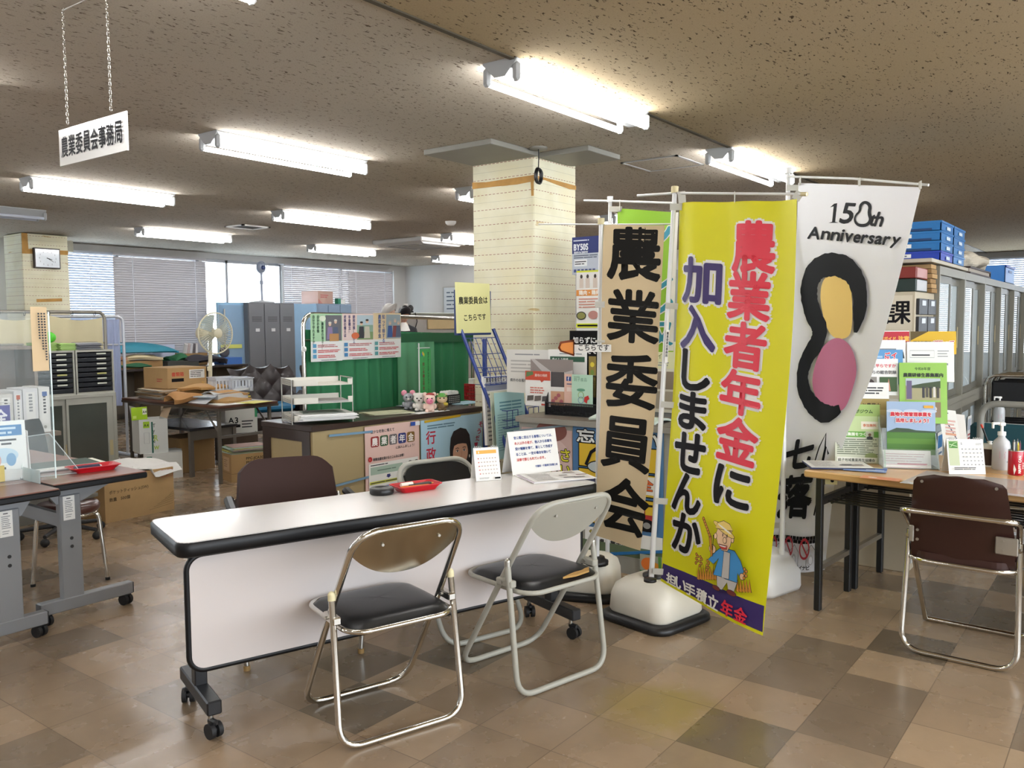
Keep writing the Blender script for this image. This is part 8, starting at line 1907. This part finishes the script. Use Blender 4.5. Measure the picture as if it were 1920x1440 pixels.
for k in range(5):
    mb = MB(); a = (k - 2) * .25; mb.cyl((-.03 + .05 * (k - 2), .1, .02), (.06 * (k - 2) - .02, .0 + .03 * k, .30), .028, mat(('d8d4d4', 'c9b9b9', 'd9d9dc', '5a5458', 'cfcacb')[k], .5), n=14); tag(place(mb.build('paper_roll'), (7.04, 11.02, ZD + .008)), ('white paper roll, first in the brown carton on the back desk', 'pinkish paper roll, second in the brown carton on the back desk', 'white paper roll in the middle of the brown carton on the back desk', 'dark paper roll, fourth in the brown carton on the back desk', 'whitish paper roll, last in the brown carton on the back desk')[k], 'paper roll', 'paper rolls on the back desk')
env('dark jacket slung over things at the right of the back desk', 7.0, 10.72, ZD, R(-4), .6, .2, .15, '2c2a33', 55, 'cloths on the back desk', 'jacket')
carton('blue plastic box at the right end of the back desk', (7.42, 10.66, ZD), R(-3), .3, .26, .10, mat('3f6fb8', .4)); t = thing('tape_dispenser', 'grey tape roll standing in the blue plastic box', 'tape', (7.36, 10.78, ZD + .101)); mb = MB(); mb.lathe([(.04, -.02), (.075, -.02), (.075, .02), (.04, .02)], mat('4a4a50', .4), (0, 0, .075), 20, 'y'); mb.build('roll', t)
# lockers
LKR = mat('73757a', .42, .25, var=.03); LKB = mat('8ba0b8', .45, .15)
def locker(label, x, y, n, W, H, m):
    t = thing('locker', label, 'locker', (x, y, 0), 0, 'lockers by the window'); mb = MB(); mb.box((0, .012, 0), (W, .5, H), m, .003); mb.build('body', t)
    w_ = W / n
    for k in range(n):
        mb = MB(); x0 = k * w_ + .006; mb.box((x0, -.004, .06), (x0 + w_ - .012, .012, H - .02), m, .004); d = mb.build('door', t)
        mb = MB(); 
        for j in range(4): mb.box((x0 + w_ * .2, -.006, H - .30 + j * .022), (x0 + w_ * .8, -.003, H - .288 + j * .022), mat('4c4e52', .5))
        mb.build('vent', d); mb = MB(); mb.box((x0 + w_ * .4, -.007, H - .46), (x0 + w_ * .65, -.004, H - .41), mat('d3d4d6', .4)); mb.build('name_plate', d); mb = MB(); mb.cyl((x0 + w_ * .15, -.004, H - 1.16), (x0 + w_ * .15, -.012, H - 1.16), .016, STEEL, n=12); mb.box((x0 + w_ * .12, -.012, H - 1.11), (x0 + w_ * .18, -.004, H - 1.04), DARK); mb.build('lock', d)
    return t
locker('dark grey three-door locker in front of the uncovered window', 8.17, 11.3, 3, .90, 1.765, LKR); locker('pale blue-grey three-door locker with a carton on top, by the blinds', 9.78, 11.6, 3, .82, 1.775, LKB)
t = thing('partition_panel', 'pale blue panel wrapped in clear film left of the dark lockers', 'partition', (7.70, 11.42, 0)); mb = MB(); mb.box((0, 0, 0), (.50, .04, 1.76), mat('8fb9d8', .4), .004); mb.build('board', t); mb = MB(); mb.grid(lambda u, v: (.02 + .45 * u, -.012 - .01 * math.sin(u * 11 + v * 5), .1 + 1.62 * v), 20, 16, clear('e6f2fa', .16, .12)); mb.build('film', t); mb = MB(); mb.cyl((.1, -.03, .35), (.1, -.03, 1.66), .012, STEEL); mb.build('post', t); mb = MB(); mb.box((.02, -.03, 1.05), (.4, -.024, 1.11), mat('c9cf6a', .5)); mb.build('tape_strip', t)
t = thing('partition_panel', 'light blue panel between the dark and the pale lockers', 'partition', (9.10, 11.55, 0)); mb = MB(); mb.box((0, 0, 0), (.64, .04, 1.765), mat('93b7d6', .45), .004); mb.build('board', t)
def opx(fl, w_, h): fl.bars(w_ * .15, h * .45, w_ * .7, h * .75, 2, F('c86a6a'), .5); fl.poly([(0, 0), (w_ * .3, 0), (0, h * .4)], F('c98a82'))
carton('pinkish and brown carton on top of the pale lockers', (10.05, 11.66, 1.777), R(12), .42, .36, .22, mat('c9a698', .6), opx); t = thing('tissue_box', 'small green and white packet beside the carton on the pale lockers', 'packet', (10.40, 11.72, 1.777)); mb = MB(); mb.box((-.05, -.04, 0), (.02, .04, .10), mat('2f8a6a', .5)); mb.box((.02, -.04, 0), (.12, .04, .08), WHITE); mb.build('packet', t)
t = thing('pedestal_fan', 'round-headed fan on a thin pole on top of the dark lockers', 'fan', (8.62, 11.55, 1.767)); FG = mat('8f97a8', .4)
mb = MB(); mb.lathe([(0, 0), (.2, 0), (.2, .02), (.05, .035), (.02, .05)], mat('c9cbd0', .4), n=24); mb.build('base', t); mb = MB(); mb.cyl((0, 0, .04), (0, 0, .50), .018, FG); mb.cyl((0, 0, .3), (0, 0, .36), .03, FG); mb.build('pole', t); mb = MB(); mb.lathe([(0, -.05), (.06, -.04), (.09, .0), (.06, .05), (0, .06)], FG, (0, 0, .57), 20, 'y'); mb.ball((0, -.05, .57), .035, mat('3a4a7a', .3)); mb.build('head', t); mb = MB(); mb.tube([(.1 * math.cos(k * PI / 8), -.01, .57 + .1 * math.sin(k * PI / 8)) for k in range(16)], .006, FG, 6, True); mb.build('guard', t)
# leather armchairs
LEA = mat('221616', .36, coat=.1, var=.06)
def lounge(label, x, y, rz):
    t = thing('leather_armchair', label, 'armchair', (x, y, 0), rz, 'leather armchairs')
    def bk(u, v): return ((u * 2 - 1) * .33, .0 + .09 * v + .012 * math.cos(u * 20) * math.cos(v * 12) - .05 * math.sin(PI * u) , .38 + .53 * v - .05 * abs(u * 2 - 1) ** 3 * v)
    mb = MB(); mb.grid(bk, 30, 18, LEA, -.14); mb.build('backrest', t); mb = MB(); mb.box((-.3, -.55, .2), (.3, .04, .42), LEA, .05); mb.build('seat', t)
    for q in (-1, 1): mb = MB(); mb.box((q * .3, -.55, .1), (q * .42, .1, .6), LEA, .05); mb.build('armrest', t)
    mb = MB()
    for a in (-.36, .36):
        for b_ in (-.5, .05): mb2 = MB(); mb2.cyl((a, b_, 0), (a, b_, .12), .02, DARK); mb2.build('leg', t)
    return t
lounge('dark brown tufted leather armchair behind the brown table', 6.2, 8.38, R(-20)); lounge('second dark leather armchair partly hidden by the letter trays', 7.15, 8.3, R(-10))
mb = MB(); mb.box((-.28, -.22, 0), (.28, .22, .09), mat('1f6a92', .5), .03); tag(place(mb.build('cushion'), (6.09, 8.14, .422), R(-20)), 'blue seat cushion on the leather armchair beside the letter trays', 'cushion')

# --- green curtain partition with three pension posters
GCU = mat('2f7a50', .75, back=.15, var=.04); GCL = mat('6fb58a', .75, back=.3, var=.03)
t = thing('curtain_screen', 'green curtain on a chrome frame behind the dark counter', 'folding screen', (4.76, 4.72, 0))
mb = MB(); mb.tube([(-.90, 0, .03), (-.90, 0, 1.485), (.95, 0, 1.45), (.95, 0, .03)], .016, CHROME, 10, False, .10); mb.tube([(-.9, 0, 1.30), (.95, 0, 1.30)], .01, CHROME, 8); mb.build('frame', t)
for q in (-.90, .95): mb = MB(); mb.box((q - .02, -.2, 0), (q + .02, .2, .03), STEEL, .006); mb.build('foot', t)
mb = MB(); mb.grid(lambda u, v: (-.88 + 1.8 * u, .034 * math.sin(u * 78 + math.sin(u * 17)) * (.5 + .5 * v), 1.375 - .05 * u - v * 1.22), 220, 8, GCU); mb.build('curtain', t)
mb = MB(); mb.grid(lambda u, v: (-.005 + .42 * u, -.03 + .014 * math.sin(u * 24) * (.4 + .6 * v), 1.265 - v * .55), 50, 6, GCL); o = mb.build('curtain_patch', t); o['label'] = 'paler light green patch of the curtain'
mb = MB(); mb.box((-.005, -.024, 1.255), (.93, -.006, 1.335), mat('1f5a38', .75)); mb.build('curtain_hem', t)
mb = MB(); mb.cyl((-.915, -.012, 1.24), (-.9, -.012, 1.24), .02, WHITE, n=12); mb.build('knob', t)
def pens(k):
    bgc = ('cfe0cf', 'e4d3d0', 'e2d6c2')[k]
    def f(fl, w_, h):
        fl.rect(0, h * .42, w_, h, F(('a9cfa8', 'e6cfc9', 'e6cfa8')[k])); fl.rect(0, 0, w_, h * .42, F('e6e6e4'))
        x0 = w_ * .46
        fl.rect(x0, h * .43, w_ * .98, h * .97, F(('6a6a70', '8fae9a', '9aa8b0')[k]))
        if k == 1: fl.rect(x0, h * .75, w_ * .98, h * .97, F('b9cbd6')); fl.rect(x0, h * .43, w_ * .98, h * .6, F('7f9a6a'))
        for j, (px, c1, c2) in enumerate(((.60, ('8a7aa0', '3a3a42', '3a5a96')[k], 'd9b8a0'), (.78, ('55617a', 'c9c2b2', '8a4a4a')[k], 'd9b8a0'), (.9, (None, None, '55607a')[k], 'd9b8a0'))):
            if not c1: continue
            fl.poly([(w_ * (px - .1), h * .46), (w_ * (px + .1), h * .46), (w_ * (px + .07), h * .72), (w_ * (px - .07), h * .72)], F(c1)); fl.ell(w_ * px, h * (.78 + .05 * (j % 2)), w_ * .045, h * .04, F(c2)); fl.ell(w_ * px, h * (.81 + .05 * (j % 2)), w_ * .05, h * .022, F(('d3cfc2', '2c2626', 'b9b4ac')[k]))
        if k == 0: fl.rect(w_ * .58, h * .42, w_ * .88, h * .58, F('b98a5a'))
        cols = (('若い農業者の皆さん！', '自分の老後', '自分で守れますか？'), ('節税対策しながら', '年金積立！', '老後の備えは'), ('知って得する', '農業者年金'))[k]
        for j, s_ in enumerate(cols): fl.text(s_, w_ * (.36 - .14 * j), h * .97, w_ * (.086 if k < 2 else .12), F(('2a4a38', '3a3a70', '3a5a9a')[k]), .0006, vert=True, wd=.9)
        if k == 1: fl.ell(w_ * .4, h * .52, w_ * .12, h * .07, F('d8704a'))
        if k == 0: fl.ell(w_ * .36, h * .9, w_ * .1, h * .06, F('dfe8d2'))
        for j in range(3): fl.rect(w_ * .05, h * (.29 - .11 * j), w_ * .16, h * (.37 - .11 * j), F(('5a9ac0', '4a86b8', '5a9a9c')[k])); fl.bars(w_ * .2, h * (.29 - .11 * j), w_ * .95, h * (.36 - .11 * j), 2, F('c84a4a' if j else 'b86a6a'), .5, .3, j + k)
        fl.bars(w_ * .3, h * .015, w_ * .8, h * .04, 1, TXL, .6)
    return f, bgc
for k, (box, l) in enumerate((((581, 588, 641, 679), 'green pension poster with two farmers hanging on the green curtain, leftmost'), ((640, 588, 700, 675), 'white pension poster with an orange circle hanging in the middle of the green curtain'), ((698, 587, 751, 672), 'cream pension poster with a family picture at the right of the three'))):
    f, c = pens(k); o, d, w_, h = on_dir(Vector((4.0, 4.68, 0)), Vector((1, 0, 0)), *box); fl = Flat(.0003); f(fl, w_, h); sheet('poster', fl, on_plane(o + Vector((0, -.0, 0)), (1, 0, 0), (0, -.02, 1)), w_, h, mat(c, .5, var=0), l, 'poster', 'pension posters on the green curtain')

# --- end wall: board, rail, people
t = thing('whiteboard', 'whiteboard with small marks on the end wall beside the yellow paper sign', 'whiteboard', (12.84, 10.5, 1.62)); mb = MB(); mb.box((-.012, -.5, 0), (0, .85, .52), mat('cdd3d6', .25, coat=.2)); mb.box((-.02, .84, 0), (0, .86, .52), STEEL); mb.box((-.02, -.5, .51), (0, .86, .53), STEEL); mb.build('board', t)
fl = Flat(.0006); fl.bars(.06, .05, .5, .45, 5, F('4a5a6a'), .3, .5, 4, 2); sheet('notes', fl, on_plane((-.0135, .82, .0), (0, -1, 0), (0, 0, 1)), 1.3, .5, mat('cdd3d6', .25), None, None, parent=t, t=.0005)
mb = MB(); mb.box((12.82, 10.82, 1.42), (12.85, 10.92, 1.57), mat('b8323a', .4)); tag(mb.build('alarm_box'), 'small red box on the end wall above the metal rail', 'alarm box')
t = thing('office_partition', 'grey office partition with a metal top rail and a hanging cable before the end wall', 'partition', (9.95, 10.0, 0)); mb = MB(); mb.box((0, 0, 1.545), (2.2, .06, 1.60), mat('8f9088', .4, .4), .006); mb.build('rail', t); mb = MB(); mb.box((0, .01, .05), (2.2, .05, 1.545), mat('a8a49f', .7)); mb.build('panel', t); mb = MB(); mb.box((.0, .0, 0), (.05, .06, 1.58), mat('8f9088', .4, .4)); mb.build('post', t); mb = MB(); mb.tube([(.62, -.012, 1.60), (.66, -.015, 1.45), (.60, -.012, 1.3), (.66, -.012, 1.2)], .009, BLACK, 6); mb.build('cable', t)
mb = MB(); mb.box((10.88, 9.975, 1.32), (11.7, 9.999, 1.54), mat('cfb88c', .6)); tag(mb.build('notice_board'), 'tan board hanging on the grey office partition', 'board')
t = thing('desk_clock', 'small dark device on top of the partition rail', 'device', (10.50, 10.03, 1.60)); mb = MB(); mb.lathe([(0, -.02), (.05, -.02), (.06, 0), (.05, .02), (0, .02)], DARK, (0, 0, .075), 16, 'y'); mb.box((-.05, -.02, 0), (.05, .02, .03), DARK); mb.build('body', t); mb = MB(); mb.box((-.16, -.01, 0), (-.07, .01, .15), WHITE); mb.build('card', t)

def person(label, loc, rz, jacket, trousers, shirt, hairm, skin, bow=.35, cap=False):
    """a standing figure, facing -y, head bowed; the body is one skinned surface with its fingers grown from the palms"""
    t = thing('person', label, 'person', loc, rz)
    me = bpy.data.meshes.new('body'); V, E, Rr = [], [], []
    def v(p, r, prev=None):
        V.append(p); Rr.append(r); i = len(V) - 1
        if prev is not None: E.append((prev, i))
        return i
    pel = v((0, 0, .92), (.155, .115)); wa = v((0, .0, 1.08), (.135, .10), pel); ch = v((0, -.01, 1.26), (.16, .115), wa); ub = v((0, -.02, 1.37), (.13, .09), ch); nk = v((0, -.03, 1.45), (.055, .055), ub); v((0, -.045, 1.52), (.052, .055), nk)
    for q in (-1, 1):
        hp = v((q * .09, 0, .85), (.085, .09), pel); kn = v((q * .10, -.01, .48), (.058, .06), hp); an = v((q * .10, .01, .09), (.038, .042), kn); v((q * .105, -.12, .035), (.04, .03), an)
        sh = v((q * .17, -.015, 1.36), (.065, .06), ub); el = v((q * .235, .0, 1.09), (.045, .045), sh); wr = v((q * .20, -.20, 1.02), (.028, .028), el); pa = v((q * .19, -.27, 1.01), (.034, .02), wr)
        for k in range(4): b_ = v((q * (.165 + .018 * k), -.315, 1.005), (.0095, .0095), pa); c = v((q * (.164 + .019 * k), -.35 - (.008, .014, .01, .0)[k], .99), (.0085, .0085), b_); v((q * (.164 + .019 * k), -.372 - (.008, .014, .01, .0)[k], .968), (.0075, .0075), c)
        th = v((q * .150, -.27, 1.0), (.011, .011), pa); v((q * .135, -.305, .99), (.009, .009), th)
    me.from_pydata(V, E, []); o = bpy.data.objects.new('body', me); COL.objects.link(o); o.parent = t
    m = o.modifiers.new('skin', 'SKIN'); m.use_smooth_shade = True
    for i, r in enumerate(Rr): me.skin_vertices[0].data[i].radius = r
    me.skin_vertices[0].data[0].use_root = True
    o.modifiers.new('sub', 'SUBSURF').levels = 1
    dg = bpy.context.evaluated_depsgraph_get(); m2 = bpy.data.meshes.new_from_object(o.evaluated_get(dg)); o.modifiers.clear(); o.data = m2
    for x in (jacket, trousers, skin, shirt): m2.materials.append(x)
    for p in m2.polygons:
        c = p.center; p.use_smooth = True
        p.material_index = 2 if (c.z > 1.455 or (c.y < -.215 and .9 < c.z < 1.1)) else 3 if (abs(c.x) < .045 and c.y < -.06 and c.z > 1.2) else 1 if c.z < .93 else 0
    hd = Matrix.Translation((0, -.05, 1.50)) @ Matrix.Rotation(bow, 4, 'X')
    def hp(u, v_):
        a = u * 2 * PI; t_ = v_ * PI; x, y, z = math.sin(t_) * math.sin(a), -math.sin(t_) * math.cos(a), -math.cos(t_)
        jaw = 1 - .22 * max(0, -z) ** 1.5; f = max(0, -y)
        nose = .020 * math.exp(-((x / .16) ** 2 + ((z + .12) / .24) ** 2)) * (f > .5); eye = -.007 * (math.exp(-(((abs(x) - .36) / .16) ** 2 + ((z - .1) / .12) ** 2))) * (f > .3); lip = .005 * math.exp(-((x / .3) ** 2 + ((z + .52) / .1) ** 2)) * (f > .3)
        return (.074 * x * jaw, .095 * y - nose - lip - eye + (.012 if z < -.6 and f < .3 else 0), .115 * z + .10)
    mb = MB(); mb.T = hd; mb.grid(hp, 36, 26, skin); h = mb.build('head', t)
    for q in (-1, 1):
        mb = MB(); mb.T = hd; mb.ball((q * .074, .008, .10), .024, skin, (.4, .7, 1.1), 12); mb.build('ear', h)
        mb = MB(); mb.T = hd; mb.ball((q * .028, -.083, .114), .0105, mat('d9d4cf', .3), (1, .5, .6), 10); mb.ball((q * .028, -.0885, .113), .005, INK, (1, .4, 1), 8); mb.build('eye', h)
        mb = MB(); mb.T = hd; mb.tube([(q * .012, -.094, .132), (q * .03, -.092, .138), (q * .05, -.079, .132)], .0028, hairm, 6); mb.build('eyebrow', h)
    mb = MB(); mb.T = hd; mb.tube([(-.022, -.088, .044), (0, -.094, .042), (.022, -.088, .044)], .0035, mat('a86a5c', .5), 6); mb.build('mouth', h)
    def hr(u, v_):
        a = u * 2 * PI; t_ = v_ * PI * .60; x, y, z = math.sin(t_) * math.sin(a), -math.sin(t_) * math.cos(a), math.cos(t_)
        lift = .95 * max(0, -y) * (t_ > .9); k = 1.10 + .015 * math.sin(a * 17) * math.sin(t_)
        return (.076 * x * k, .099 * y * k + .004, .118 * (z + lift * .9) * k * (1 if z > 0 else 1) + .102)
    mb = MB(); mb.T = hd; mb.grid(hr, 44, 14, hairm, .006); mb.build('hair', t)
    return t
HB = mat('17151a', .5); SKP = mat('c99e86', .5)
p = AY(757, 598, 8.7); person('person with short black hair bowing, dark jacket over white shirt, behind the green curtain', (p.x + .02, 8.75, -.04), R(-28), mat('1c1c22', .7), mat('26262c', .7), WHITE, HB, SKP, .5)
p = AY(721, 590, 9.6); person('person with grey hair, only the top of the head showing above the posters', (p.x, 9.6, .0), R(20), mat('5a6a86', .7), mat('3a3a42', .7), WHITE, mat('a8a49f', .6), SKP, .25)
